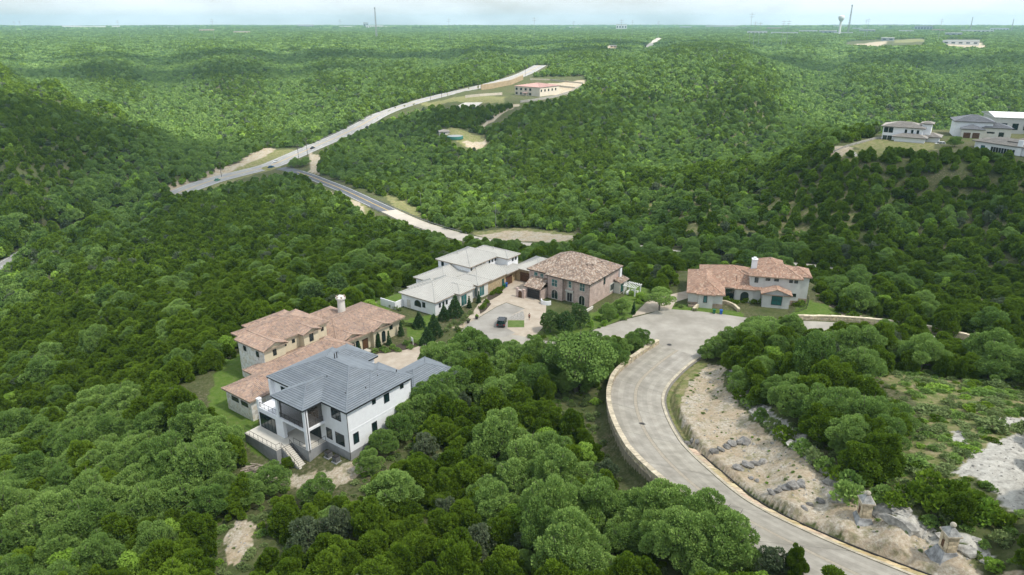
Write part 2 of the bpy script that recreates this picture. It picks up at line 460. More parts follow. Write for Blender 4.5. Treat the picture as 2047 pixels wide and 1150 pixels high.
def TZ(x, y):
    x = np.atleast_1d(np.asarray(x, float)); y = np.atleast_1d(np.asarray(y, float))
    z = rbf(x, y)
    r = np.hypot(x, y)
    z = z + wob(x, y, 2600, 4) * 9.0 * sstep(2600, 5200, r) + wob(x, y, 900, 21) * 4.0 * sstep(1800, 3200, r) + wob(x, y, 260, 0) * 3.0 * sstep(420, 900, r) + wob(x, y, 90, 8) * 1.2 * sstep(200, 500, r) + wob(x, y, 14, 16) * 0.22 + wob(x, y, 4.3, 24) * 0.07
    dp, _ = near_dist(x, y, pad_pts)
    w = 1 - sstep(2.0, 11.0, dp)
    z = z * (1 - w) + w * (-0.02)
    for cx_, cy_, rad, zz in _far_pads:
        w = 1 - sstep(rad, rad * 1.5 + 12, np.hypot(x - cx_, y - cy_)); z = z * (1 - w) + w * zz
    for c_, hw, bl, dz in ((hwy_c, 10.5, 9, 0.15), (ent_c, 6.0, 5, 0.12), (str_c, 4.4, 3, 0.1)):
        dd, ix = near_dist(x, y, c_)
        w = 1 - sstep(hw, hw + bl, dd); z = z * (1 - w) + w * (c_[ix, 2] - dz)
    dd, ix = near_dist(x, y, _near_all)
    w = 1 - sstep(0.55, 1.0, dd); z = z * (1 - w) + w * (_near_all[ix, 2] - 0.2)
    return z


def P(u, v, tmax=9000.0):
    """the first point of the ground that the photograph's pixel (u, v) looks at"""
    q = ray(u, v)
    t = np.geomspace(30, tmax, 900)
    pts = np.array([0, 0, CAMZ]) + t[:, None] * q
    g = TZ(pts[:, 0], pts[:, 1])
    k = np.argmax(pts[:, 2] < g)
    if pts[k, 2] >= g[k]: k = len(t) - 1
    if k == 0: return pts[0]
    a, b = pts[k - 1, 2] - g[k - 1], g[k] - pts[k, 2]
    f = min(1.0, max(0.0, a / max(1e-6, a + b)))
    o = pts[k - 1] * (1 - f) + pts[k] * f
    return o


# shelves for the far sites, and the terrain's own colours
_far_pads.append((*at(1822, 296, 12)[:2], 26, 12.0))
_far_pads.append((*at(1990, 285, 13)[:2], 42, 13.0))
_far_pads.append((*at(1075, 193, -5)[:2], 48, -5.0))

# ------------------------------------------------------------------ materials of the setting
def terrain_material():
    m = bpy.data.materials.new('hill_ground'); m.use_nodes = True
    t = m.node_tree; L = t.links.new; b = t.nodes['Principled BSDF']
    b.inputs['Roughness'].default_value = 0.95; b.inputs['Specular IOR Level'].default_value = 0.1
    tc = t.nodes.new('ShaderNodeTexCoord')

    def noise(sc, det=6, rough=0.62):
        n = t.nodes.new('ShaderNodeTexNoise'); n.inputs['Scale'].default_value = sc; n.inputs['Detail'].default_value = det; n.inputs['Roughness'].default_value = rough
        L(tc.outputs['Object'], n.inputs['Vector']); return n.outputs[0]

    def ramp(src, stops):
        r = t.nodes.new('ShaderNodeValToRGB')
        while len(r.color_ramp.elements) < len(stops): r.color_ramp.elements.new(0.5)
        for e, (p, c) in zip(r.color_ramp.elements, stops): e.position = p; e.color = (*c, 1)
        L(src, r.inputs[0]); return r.outputs[0]

    def mix(f, a, c):
        x = t.nodes.new('ShaderNodeMix'); x.data_type = 'RGBA'; L(f, x.inputs[0]); L(a, x.inputs[6]); L(c, x.inputs[7]); return x.outputs[2]

    n1, n2, n3 = noise(0.35), noise(1.7, 7), noise(0.05, 4)
    floor_ = ramp(n2, [(0.32, (0.040, 0.048, 0.020)), (0.48, (0.085, 0.090, 0.042)), (0.60, (0.15, 0.13, 0.085)), (0.74, (0.29, 0.26, 0.21))])
    grassy = ramp(n1, [(0.35, (0.05, 0.075, 0.02)), (0.65, (0.10, 0.12, 0.045))])
    base = mix(ramp(n3, [(0.40, (0.2,) * 3), (0.62, (0.85,) * 3)]), floor_, grassy)
    lawn = ramp(noise(0.9, 6, 0.65), [(0.3, (0.068, 0.125, 0.020)), (0.5, (0.098, 0.160, 0.030)), (0.75, (0.15, 0.180, 0.06))])
    dirt = ramp(noise(2.6, 8, 0.7), [(0.28, (0.20, 0.17, 0.125)), (0.46, (0.38, 0.33, 0.26)), (0.60, (0.50, 0.46, 0.385)), (0.72, (0.66, 0.63, 0.56))])
    dirt = mix(ramp(noise(0.23, 5, 0.6), [(0.42, (0, 0, 0)), (0.60, (0.6,) * 3)]), dirt, ramp(n2, [(0.3, (0.30, 0.21, 0.13)), (0.7, (0.47, 0.37, 0.24))]))
    dirt_g = ramp(noise(0.8, 6, 0.66), [(0.50, (0, 0, 0)), (0.64, (0.75,) * 3)])
    dirt = mix(dirt_g, dirt, ramp(n2, [(0.3, (0.13, 0.13, 0.06)), (0.7, (0.27, 0.25, 0.14))]))
    rock = ramp(noise(1.1, 9, 0.72), [(0.30, (0.17, 0.165, 0.15)), (0.43, (0.36, 0.345, 0.31)), (0.55, (0.47, 0.455, 0.41)), (0.72, (0.62, 0.60, 0.55))])
    mead = ramp(noise(0.55, 7, 0.68), [(0.30, (0.085, 0.12, 0.035)), (0.45, (0.15, 0.17, 0.06)), (0.58, (0.24, 0.215, 0.11)), (0.74, (0.33, 0.29, 0.19))])
    za = t.nodes.new('ShaderNodeAttribute'); za.attribute_name = 'zone'
    sp = t.nodes.new('ShaderNodeSeparateColor'); L(za.outputs['Color'], sp.inputs[0])

    def soften(src):
        # a noisy edge between one ground cover and the next
        a = t.nodes.new('ShaderNodeMath'); a.operation = 'MULTIPLY_ADD'; a.inputs[1].default_value = 1.5; L(src, a.inputs[0])
        s = t.nodes.new('ShaderNodeMath'); s.operation = 'MULTIPLY_ADD'; s.inputs[1].default_value = 1.3; s.inputs[2].default_value = -0.90; L(n2, s.inputs[0]); L(s.outputs[0], a.inputs[2])
        c = t.nodes.new('ShaderNodeClamp'); L(a.outputs[0], c.inputs[0])
        g = t.nodes.new('ShaderNodeMath'); g.operation = 'MULTIPLY'; L(c.outputs[0], g.inputs[0])
        k = t.nodes.new('ShaderNodeMath'); k.operation = 'GREATER_THAN'; k.inputs[1].default_value = 0.02; L(src, k.inputs[0]); L(k.outputs[0], g.inputs[1])
        return g.outputs[0]
    col = mix(soften(za.outputs['Alpha']), base, mead)
    col = mix(soften(sp.outputs[1]), col, dirt)
    col = mix(soften(sp.outputs[2]), col, rock)
    col = mix(soften(sp.outputs[0]), col, lawn)
    L(col, b.inputs['Base Color'])
    bp = t.nodes.new('ShaderNodeBump'); bp.inputs['Strength'].default_value = 0.7; bp.inputs['Distance'].default_value = 0.25
    L(noise(2.2, 8, 0.7), bp.inputs['Height']); L(bp.outputs[0], b.inputs['Normal'])
    return m


M = {}
M['ground'] = terrain_material()
M['concrete'] = material('road_concrete', (0.265, 0.246, 0.212), 0.85, color2=(0.41, 0.385, 0.338), scale=0.4, bump=0.15, bscale=9, attr=True, detail=8, spec=0.2)
M['street'] = material('street_concrete', (0.27, 0.25, 0.215), 0.85, color2=(0.43, 0.404, 0.356), scale=0.16, detail=9, attr=True, spec=0.2)
M['band'] = material('band_paver', (0.30, 0.265, 0.21), 0.9, color2=(0.39, 0.35, 0.285), scale=2.5)
M['kerb'] = material('kerb_stone', (0.46, 0.42, 0.34), 0.9, var=0.2, scale=1.4, attr=True)
M['paver'] = material('paver_tan', (0.37, 0.31, 0.245), 0.9, color2=(0.48, 0.42, 0.345), scale=0.5, detail=9, attr=True)
M['asphalt'] = material('asphalt_grey', (0.105, 0.115, 0.13), 0.9, var=0.2, scale=0.2)
M['hwy'] = material('highway_grey', (0.26, 0.26, 0.26), 0.9, color2=(0.33, 0.325, 0.31), scale=0.05)
M['paleroad'] = material('pale_road', (0.46, 0.42, 0.36), 0.9, var=0.12, scale=0.1)
M['yellow'] = material('yellow_paint', (0.62, 0.42, 0.10), 0.7)
M['white'] = material('white_paint', (0.78, 0.78, 0.76), 0.7)
M['joint'] = material('dark_joint', (0.19, 0.18, 0.16), 0.95, var=0.2)
M['stone'] = material('wall_limestone', (0.46, 0.42, 0.34), 0.9, var=0.25, scale=1.6, bump=0.5, bscale=6, attr=True)
M['rock'] = material('grey_limestone', (0.19, 0.183, 0.168), 0.95, color2=(0.52, 0.50, 0.455), scale=1.5, bump=0.8, bscale=5, detail=8, attr=True)
M['iron'] = material('dark_iron', (0.035, 0.033, 0.032), 0.6)
M['bark'] = material('grey_bark', (0.15, 0.135, 0.115), 0.95, var=0.35, scale=5, bump=0.5)
M['galv'] = material('galvanised', (0.32, 0.33, 0.34), 0.5, metal=0.4)

# ------------------------------------------------------------------ terrain sheet
LAWN = [[(415, 815), (430, 745), (480, 700), (520, 720), (520, 860), (560, 905), (540, 922), (490, 897), (455, 850)], [(798, 642), (872, 628), (868, 692), (832, 694), (812, 662)],
        [(1085, 668), (1130, 640), (1200, 622), (1250, 590), (1290, 566), (1302, 592), (1264, 632), (1165, 667), (1110, 690)], [(1014, 640), (1049, 640), (1048, 656), (1014, 656)],
        [(1316, 612), (1345, 605), (1420, 616), (1480, 622), (1490, 638), (1345, 619)], [(1600, 598), (1690, 622), (1640, 642), (1585, 632)], [(745, 612), (790, 588), (820, 578), (800, 604), (770, 622)],
                [(1690, 292), (1760, 272), (1870, 284), (1870, 300), (1750, 304)], [(830, 206), (950, 192), (1012, 194), (1005, 206), (880, 210)], [(690, 386), (732, 404), (745, 445), (712, 436)], [(762, 384), (832, 414), (840, 434), (790, 416)],
        [(935, 464), (1010, 456), (1160, 468), (1140, 484), (1000, 484)], [(880, 262), (960, 272), (970, 292), (925, 292)], [(480, 335), (560, 300), (600, 298), (560, 312), (500, 336)],
        [(1780, 80), (1850, 78), (1850, 84), (1790, 86)]]
DIRT = [[(1418, 728), (1452, 728), (1446, 770), (1500, 836), (1560, 886), (1640, 946), (1700, 986), (1770, 1030), (1900, 1095), (2047, 1150), (2047, 1240), (1900, 1180), (1700, 1092), (1560, 1026), (1460, 962), (1400, 910), (1378, 890), (1392, 878), (1366, 838), (1360, 800), (1378, 770)],
        [(490, 940), (560, 950), (650, 940), (720, 922), (745, 935), (700, 962), (640, 985), (580, 975), (520, 962)], [(446, 1075), (480, 1035), (510, 1040), (505, 1090), (490, 1130), (455, 1130)],
        [(290, 392), (350, 366), (430, 337), (480, 316), (525, 294), (552, 299), (520, 318), (440, 352), (370, 378)], [(950, 470), (1010, 462), (1150, 472), (1130, 484), (1000, 482)], [(1655, 296), (1702, 292), (1702, 306), (1665, 316)],
        [(1045, 208), (985, 245), (958, 254), (1005, 212)], [(1640, 596), (1700, 610), (1730, 640), (1690, 634)], [(735, 610), (770, 600), (860, 560), (862, 580), (800, 606), (770, 624)], [(620, 305), (650, 318), (640, 350), (618, 345)],
        [(900, 655), (940, 640), (965, 600), (985, 596), (960, 630), (935, 655)], [(1040, 170), (1170, 160), (1160, 185), (1110, 190)], [(1080, 128), (1110, 118), (1100, 130)], [(925, 282), (975, 278), (965, 298), (935, 296)],
        [(1200, 92), (1225, 90), (1225, 97), (1200, 97)], [(1310, 115), (1332, 108), (1322, 126)], [(1660, 95), (1780, 82), (1760, 92), (1690, 98)], [(1880, 86), (1960, 86), (1975, 96), (1900, 92)], [(1270, 640), (1300, 628), (1290, 640)], [(640, 375), (720, 405), (735, 440), (700, 410)]]
ROCK = [[(1898, 945), (1935, 910), (2000, 880), (2060, 858), (2060, 1035), (1990, 1005), (1972, 965)], [(1985, 838), (2060, 832), (2060, 852), (2000, 856)], [(1900, 858), (1932, 866), (1922, 892), (1904, 880)],
        [(1455, 740), (1478, 745), (1505, 788), (1565, 838), (1628, 896), (1705, 958), (1765, 1006), (1850, 1050), (1980, 1100), (1975, 1120), (1835, 1072), (1735, 1014), (1660, 952), (1590, 896), (1510, 834), (1465, 780)],
        [(1720, 735), (1740, 738), (1735, 748)], [(1690, 300), (1720, 310), (1700, 318)], [(1800, 298), (1830, 304), (1815, 310)]]
MEAD = [[(1405, 714), (1372, 738), (1340, 770), (1330, 798), (1338, 828), (1358, 866), (1378, 890), (1392, 878), (1366, 838), (1360, 800), (1378, 770), (1418, 728)], [(1740, 705), (2060, 715), (2060, 870), (1900, 1000), (1760, 985), (1740, 930), (1850, 850), (1830, 800), (1760, 755)], [(300, 400), (540, 300), (620, 298), (560, 335), (420, 380)],
        [(1640, 300), (1700, 300), (1860, 305), (1900, 320), (1700, 330)]]


def zone_polys(L_): return [[P(*p) for p in q] for q in L_]


MEAD += LAWN[7:]; LAWN = LAWN[:7]
SPARSE = [(1270, 392), (1400, 375), (1600, 372), (1700, 385), (1720, 450), (1600, 485), (1400, 480), (1280, 440)]
MEAD.append(SPARSE)
th_a = np.concatenate([np.linspace(-180, -62, 40, endpoint=False), np.linspace(-62, -40, 44, endpoint=False), np.linspace(-40, 40, 330, endpoint=False), np.linspace(40, 62, 44, endpoint=False), np.linspace(62, 180, 40, endpoint=False)])
rr = np.concatenate([np.linspace(4, 55, 16, endpoint=False), np.geomspace(55, 260, 260, endpoint=False), np.geomspace(260, 1200, 190, endpoint=False), np.geomspace(1200, 9000, 90)])
TH, RR = np.meshgrid(np.radians(th_a), rr)
tx, ty = (RR * np.sin(TH)).ravel(), (RR * np.cos(TH)).ravel()
tz = TZ(tx, ty)
nth, nrr = len(th_a), len(rr)
zx, zy = tx + wob(tx, ty, 5, 30) * 0.7, ty + wob(tx, ty, 6, 33) * 0.7
zone = np.zeros((len(tx), 4), np.float32)
for ch, LL in ((0, LAWN), (1, DIRT), (2, ROCK), (3, MEAD)):
    for q in zone_polys(LL): zone[inpoly(zx, zy, q), ch] = 1
# the bedding of the rock cut: ledges
rk = zone[:, 2] * (np.hypot(tx, ty) < 150)
tz = tz + rk * (0.2 * wob(tx, ty, 2.3, 5) + 0.12 * wob(tx, ty, 1.3, 12))
idx = np.arange(nrr * nth).reshape(nrr, nth)
a_, b_, c_, d_ = idx[:-1, :], idx[1:, :], np.roll(idx[1:, :], -1, 1), np.roll(idx[:-1, :], -1, 1)
quads = np.stack([a_, d_, c_, b_], -1).reshape(-1, 4)
me = bpy.data.meshes.new('hill_terrain')
nv = len(tx)
me.vertices.add(nv + 1)
me.vertices.foreach_set('co', np.concatenate([np.stack([tx, ty, tz], 1), [[0, 0, tz[:nth].mean()]]]).astype(np.float32).ravel())
tris = np.stack([idx[0], np.full(nth, nv), np.roll(idx[0], -1)], -1)
me.loops.add(len(quads) * 4 + len(tris) * 3)
me.loops.foreach_set('vertex_index', np.concatenate([quads.ravel(), tris.ravel()]).astype(np.int32))
me.polygons.add(len(quads) + len(tris))
me.polygons.foreach_set('loop_start', np.concatenate([np.arange(len(quads)) * 4, len(quads) * 4 + np.arange(len(tris)) * 3]).astype(np.int32))
me.update(calc_edges=True)
me.polygons.foreach_set('use_smooth', [True] * len(me.polygons))
za = me.attributes.new('zone', 'FLOAT_COLOR', 'POINT')
za.data.foreach_set('color', np.concatenate([zone, np.zeros((1, 4), np.float32)]).ravel())
me.materials.append(M['ground'])
me.validate()
ter = tag(link(bpy.data.objects.new('hill_terrain', me)), 'rolling limestone hills under the woods', None, kind='structure')


# ------------------------------------------------------------------ roads
def offset_line(c_, o):
    t = np.gradient(c_[:, :2], axis=0); t /= np.linalg.norm(t, axis=1)[:, None]
    n = np.stack([-t[:, 1], t[:, 0]], 1)      # to the left of the direction of travel
    out = c_.copy(); out[:, :2] += n * o
    return out


def strip(mb, A_, B_, dz=0.0, col=(1, 1, 1), mi=0, i0=0, i1=None, step=1):
    """a sheet between two lines of points (A on the left, B on the right, looking along)"""
    i1 = len(A_) - 1 if i1 is None else i1
    for i in range(i0, i1, step):
        j = min(i + step, i1)
        mb.face([A_[i] + (0, 0, dz), B_[i] + (0, 0, dz), B_[j] + (0, 0, dz), A_[j] + (0, 0, dz)], col, mi)


Z3 = np.array([0, 0, 1.0])
road = empty('road', tuple(near_c[40]), label='curving pale concrete road climbing past the rock cut', kind='structure')
rl = np.array(road.location)


def rel(a): return a - rl


lerp = lambda t: nl * (1 - t) + nr * t
mb = MB(); strip(mb, rel(lerp(-0.02)), rel(lerp(1.03)), -0.05)
mb.build('road_bed', M['joint'], road)
seglen = np.linalg.norm(np.diff(near_c[:, :2], axis=0), axis=1).mean()
per = max(4, int(11.5 / seglen))
for lane, (t0, t1) in enumerate(((0.0, 0.455), (0.515, 0.94))):
    for i0 in range(0, NRN - 1, per):
        i1 = min(NRN - 1, i0 + per)
        mb = MB(); g = random.uniform(0.93, 1.06); c0 = (g, g, g * random.uniform(0.97, 1.01))
        A_, B_ = rel(lerp(t0 + 0.002)), rel(lerp(t1 - 0.002))
        for i in range(i0, i1):
            f0 = 0.04 / seglen if i == i0 else 0; f1 = 1 - (0.04 / seglen if i == i1 - 1 else 0)
            q = [A_[i] * (1 - f0) + A_[i + 1] * f0, B_[i] * (1 - f0) + B_[i + 1] * f0, B_[i] * (1 - f1) + B_[i + 1] * f1, A_[i] * (1 - f1) + A_[i + 1] * f1]
            for cc, wv in enumerate((0.98, 0.90, 1.02, 0.92, 0.99)):
                fa, fb = cc / 5, (cc + 1) / 5; g2 = wv * random.uniform(0.985, 1.015)
                mb.face([q[0] * (1 - fa) + q[1] * fa, q[0] * (1 - fb) + q[1] * fb, q[3] * (1 - fb) + q[2] * fb, q[3] * (1 - fa) + q[2] * fa], tuple(g2 * k_ for k_ in c0))
        mb.build('concrete_panel', M['concrete'], road)
mb = MB(); strip(mb, rel(lerp(0.457)), rel(lerp(0.513)), -0.004)
mb.build('centre_band', M['band'], road)
# kerb: stones along the inside of the bend
KA, KB = rel(lerp(0.942)), rel(lerp(0.992))
kper = max(2, int(1.6 / seglen))
for i0 in range(0, NRN - kper, kper):
    mb = MB(); g = random.uniform(0.88, 1.1)
    pts = [KA[i0], KB[i0], KB[i0 + kper] * 0.98 + KB[i0] * 0.02, KA[i0 + kper] * 0.98 + KA[i0] * 0.02]
    mb.prism([p - Z3 * 0.1 for p in pts], (0, 0, 0.22), (g, g * 0.98, g * 0.94))
    mb.build('kerb_stone', M['kerb'], road)


def sheet(name, poly_px, mat, dz, label, col=(1, 1, 1), z=0.0, **k):
    pts = [at(*p, z) for p in poly_px]
    mb = MB(); mb.face([p + Z3 * dz for p in pts], col)
    o = mb.build(name, mat, None, label=label, kind='structure', **k)
    import bmesh
    bm = bmesh.new(); bm.from_mesh(o.data); bmesh.ops.triangulate(bm, faces=bm.faces)
    for f in bm.faces:
        if f.normal.z < 0: f.normal_flip()
    bm.to_mesh(o.data); bm.free()
    return o


sheet('driveway', PAVER, M['paver'], 0.035, 'tan paver driveway between the metal-roofed house and the brick house')
sheet('driveway', BDRIVE, M['paver'], 0.028, 'tan driveway in front of the arched terracotta house')
sheet('driveway', EDRIVE, M['paver'], 0.028, 'tan driveway beside the oak by the cul-de-sac')
sheet('street', CUL, M['street'], 0.045, 'pale concrete cul-de-sac at the top of the curving road')
sheet('courtyard', PLAZA, M['street'], 0.055, 'pale concrete parking court with a dark car on it', (0.93, 0.94, 0.97))


def line_road(name, c_, hw, mat, label, dz=0.04, i0=0, i1=None, step=1):
    mb = MB(); strip(mb, offset_line(c_, hw), offset_line(c_, -hw), dz, (1, 1, 1), 0, i0, i1, step)
    return mb.build(name, mat, None, label=label, kind='structure')


def line_mark(parent, name, c_, off, w, mat, dz, dash=None, i0=0, i1=None):
    mb = MB(); A_, B_ = offset_line(c_, off + w / 2), offset_line(c_, off - w / 2)
    i1 = len(c_) - 1 if i1 is None else i1
    for i in range(i0, i1):
        if dash and (i % dash[1]) >= dash[0]: continue
        mb.face([A_[i] + Z3 * dz, B_[i] + Z3 * dz, B_[i + 1] + Z3 * dz, A_[i + 1] + Z3 * dz])
    return mb.build(name, mat, parent)


h = line_road('highway', hwy_c, 9.2, M['hwy'], 'wide grey highway crossing the valley')
line_mark(h, 'centre_line', hwy_c, 0.35, 0.3, M['yellow'], 0.06); line_mark(h, 'centre_line', hwy_c, -0.35, 0.3, M['yellow'], 0.06)
for o in (8.0, -8.0): line_mark(h, 'edge_line', hwy_c, o, 0.25, M['white'], 0.06)
for o in (4.2, -4.2): line_mark(h, 'lane_line', hwy_c, o, 0.22, M['white'], 0.06, (1, 3))
kA = int(len(ent_c) * 0.0); kB = int(np.argmin(np.abs(ent_c[:, 2] - (-32.3)))); kC = int(np.argmin(np.abs(ent_c[:, 2] - (-24))))
e_ = line_road('access_road', ent_c, 5.2, M['asphalt'], 'dark asphalt road curving down from the highway junction', 0.065, 3, kB)
line_mark(e_, 'centre_line', ent_c, 0.2, 0.22, M['yellow'], 0.085, None, 12, kB); line_mark(e_, 'centre_line', ent_c, -0.25, 0.22, M['yellow'], 0.085, None, 12, kB)
for o in (4.4, -4.4): line_mark(e_, 'edge_line', ent_c, o, 0.22, M['white'], 0.085, None, 12, kB)
line_road('access_road', ent_c, 4.8, M['paleroad'], 'pale tan stretch of road behind the houses', 0.05, kB, None)
line_road('street', str_c, 4.0, M['street'], 'pale street leaving the cul-de-sac along the long stone wall', 0.02)
far_c = densify([at(*p) for p in ((1262, 106, 17.5), (1294, 90, 18.5), (1306, 82, 19), (1320, 74, 20), (1333, 66, 22))], 20)
far_c[:, 2] = TZ(far_c[:, 0], far_c[:, 1]) + 1.0
line_road('highway', far_c, 11, M['paleroad'], 'pale road climbing to the far plateau', 0.4)

# ------------------------------------------------------------------ trees: leaf meshes
def leaf_material(name, dark, light, trans=0.25):
    m = bpy.data.materials.new(name); m.use_nodes = True
    t = m.node_tree; L = t.links.new
    b = t.nodes['Principled BSDF']; out = t.nodes['Material Output']
    b.inputs['Roughness'].default_value = 0.75; b.inputs['Specular IOR Level'].default_value = 0.06
    a = t.nodes.new('ShaderNodeAttribute'); a.attribute_name = 'tint'
    oi = t.nodes.new('ShaderNodeObjectInfo')
    ad = t.nodes.new('ShaderNodeMath'); ad.operation = 'MULTIPLY_ADD'; ad.inputs[1].default_value = 0.42
    L(a.outputs['Fac'], ad.inputs[0])
    ob = t.nodes.new('ShaderNodeMath'); ob.operation = 'MULTIPLY'; ob.inputs[1].default_value = 0.58
    L(oi.outputs['Random'], ob.inputs[0]); L(ob.outputs[0], ad.inputs[2])
    rp = t.nodes.new('ShaderNodeValToRGB')
    rp.color_ramp.elements[0].position = 0.12; rp.color_ramp.elements[0].color = (*dark, 1)
    rp.color_ramp.elements[1].position = 0.90; rp.color_ramp.elements[1].color = (*light, 1)
    L(ad.outputs[0], rp.inputs[0]); L(rp.outputs[0], b.inputs['Base Color'])
    if trans:
        tr = t.nodes.new('ShaderNodeBsdfTranslucent'); L(rp.outputs[0], tr.inputs[0])
        mx = t.nodes.new('ShaderNodeMixShader'); mx.inputs[0].default_value = trans
        L(b.outputs[0], mx.inputs[1]); L(tr.outputs[0], mx.inputs[2]); L(mx.outputs[0], out.inputs[0])
    return m


M['juniper'] = leaf_material('juniper_leaf', (0.075, 0.136, 0.011), (0.186, 0.290, 0.028), 0.30)
M['oak'] = leaf_material('oak_leaf', (0.128, 0.226, 0.050), (0.282, 0.415, 0.110), 0.30)
M['bright'] = leaf_material('bright_leaf', (0.170, 0.300, 0.034), (0.310, 0.470, 0.080), 0.30)
M['grey'] = leaf_material('grey_leaf', (0.085, 0.125, 0.060), (0.165, 0.205, 0.115))
M['cypress'] = leaf_material('cypress_leaf', (0.034, 0.078, 0.026), (0.075, 0.140, 0.050))
M['shrub'] = leaf_material('shrub_leaf', (0.130, 0.190, 0.065), (0.250, 0.320, 0.125))


def lobes_dome(rng, n, Rw, H0, H1, rl=(0.30, 0.46), flat=1.0):
    """lobe centres over a dome; returns (centre, radius) arrays"""
    c, r = [], []
    for i in range(n):
        f = (i + 0.5) / n
        el = math.asin(min(1, f ** 0.85)); az = i * 2.399 + rng.uniform(-0.5, 0.5)
        rad = Rw * rng.uniform(0.46, 0.90)
        k = rng.uniform(*rl) * Rw
        c.append((rad * math.cos(el) * math.cos(az), rad * math.cos(el) * math.sin(az), H0 + k * 0.5 + (H1 - H0 - k * 1.25) * math.sin(el) ** flat * rng.uniform(0.75, 1.12)))
        r.append(k)
    c.append((0, 0, H0 + (H1 - H0) * 0.45)); r.append(Rw * 0.55)
    return np.array(c), np.array(r)


def leaf_cloud(rng, C_, r_, n, size, elong=1.0, up=0.25, jit=0.75, zsq=0.8):
    """n quads spread over the surfaces of the lobes, those buried inside other lobes left out"""
    w = r_ ** 2; w = w / w.sum()
    k = rng.choice(len(r_), int(n * 1.7), p=w)
    dv = rng.normal(size=(len(k), 3)); dv[:, 2] = dv[:, 2] + up; dv /= np.linalg.norm(dv, axis=1)[:, None]
    p = C_[k] + dv * (r_[k] * rng.uniform(0.78, 1.10, len(k)))[:, None] * np.array([1, 1, zsq])
    dd = np.linalg.norm((p[:, None] - C_[None]) / np.array([1, 1, zsq]), axis=2) / r_[None]
    dd[np.arange(len(k)), k] = 9
    ok = np.where(dd.min(1) > 0.72)[0][:n]
    p, dv, k = p[ok], dv[ok], k[ok]
    nrm = dv + rng.normal(size=dv.shape) * jit; nrm /= np.linalg.norm(nrm, axis=1)[:, None]
    a = np.cross(nrm, rng.normal(size=dv.shape)); a /= np.linalg.norm(a, axis=1)[:, None]
    b = np.cross(nrm, a)
    if elong > 1:    # sprays point outwards and up
        a = dv + np.array([0, 0, 0.5]) + rng.normal(size=dv.shape) * 0.45; a /= np.linalg.norm(a, axis=1)[:, None]
        b = np.cross(a, rng.normal(size=dv.shape)); b /= np.linalg.norm(b, axis=1)[:, None]
    s = size * rng.uniform(0.55, 1.25, len(p))
    a = a * (s * 0.5 * elong)[:, None]; b = b * (s * 0.5)[:, None]
    bend = nrm * (s * 0.18)[:, None]
    v = np.stack([p - a - b, p + a - b * 0.45 + bend, p + a * 1.05 + b * 0.45, p - a * 0.8 + b], 1).reshape(-1, 3)
    lob_t = rng.uniform(0, 1, len(r_))
    tint = np.clip(0.5 * lob_t[k] + 0.5 * rng.uniform(0, 1, len(p)), 0, 1)
    return v, tint


def quad_mesh(name, v, tint, mat, extra=None):
    """quads from numpy; extra = MB of trunk parts with the material bark as second slot"""
    nq = len(v) // 4
    ev = np.array(extra.v, np.float32).reshape(-1, 3) if extra else np.zeros((0, 3), np.float32)
    ef = [f for f in extra.f] if extra else []
    m = bpy.data.meshes.new(name)
    m.vertices.add(len(v) + len(ev)); m.vertices.foreach_set('co', np.concatenate([v, ev]).astype(np.float32).ravel())
    li = list(range(nq * 4)); ls = list(range(0, nq * 4, 4)); pos = nq * 4
    for f in ef:
        ls.append(pos); li.extend([i + len(v) for i in f]); pos += len(f)
    m.loops.add(len(li)); m.loops.foreach_set('vertex_index', li)
    m.polygons.add(len(ls)); m.polygons.foreach_set('loop_start', ls)
    m.materials.append(mat)
    if extra:
        m.materials.append(M['bark']); m.polygons.foreach_set('material_index', [0] * nq + [1] * len(ef))
    m.update(calc_edges=True)
    a = m.attributes.new('tint', 'FLOAT', 'FACE'); a.data.foreach_set('value', list(tint) + [0.5] * len(ef))
    return m


def trunk_mb(rng, C_, r_, H0, rt=0.22, nl_=5, low=True):
    mb = MB()
    fork = max(0.5, H0 * 0.9 + 0.4)
    mb.tube([(0, 0, -0.6), (0.05, 0.02, 0.1), (rng.uniform(-.15, .15), rng.uniform(-.15, .15), fork)], [rt * 1.5, rt, rt * 0.8], 7)
    top = mb.v[-1]
    limbs = rng.choice(len(r_), min(nl_, len(r_)), replace=False)
    for k in limbs:
        c = C_[k]
        mid = (c[0] * 0.5 + rng.uniform(-.2, .2), c[1] * 0.5 + rng.uniform(-.2, .2), fork + (c[2] - fork) * 0.35)
        mb.tube([(0, 0, fork - 0.25), mid, tuple(c)], [rt * 0.7, rt * 0.42, rt * 0.16], 5)
    for k in limbs:      # bare twigs poking out
        c = C_[k]; o_ = np.array([c[0], c[1], max(0.2, c[2] - fork)]); o_ = o_ / np.linalg.norm(o_)
        tip = c + o_ * r_[k] * rng.uniform(0.95, 1.25) + rng.normal(size=3) * 0.15
        mb.tube([tuple(c), tuple((c + tip) / 2 + rng.normal(size=3) * 0.12), tuple(tip)], [0.06, 0.04, 0.015], 4)
    return mb


PROTO = {}      # species -> list of dict(lods, crown, trunk, R, H)


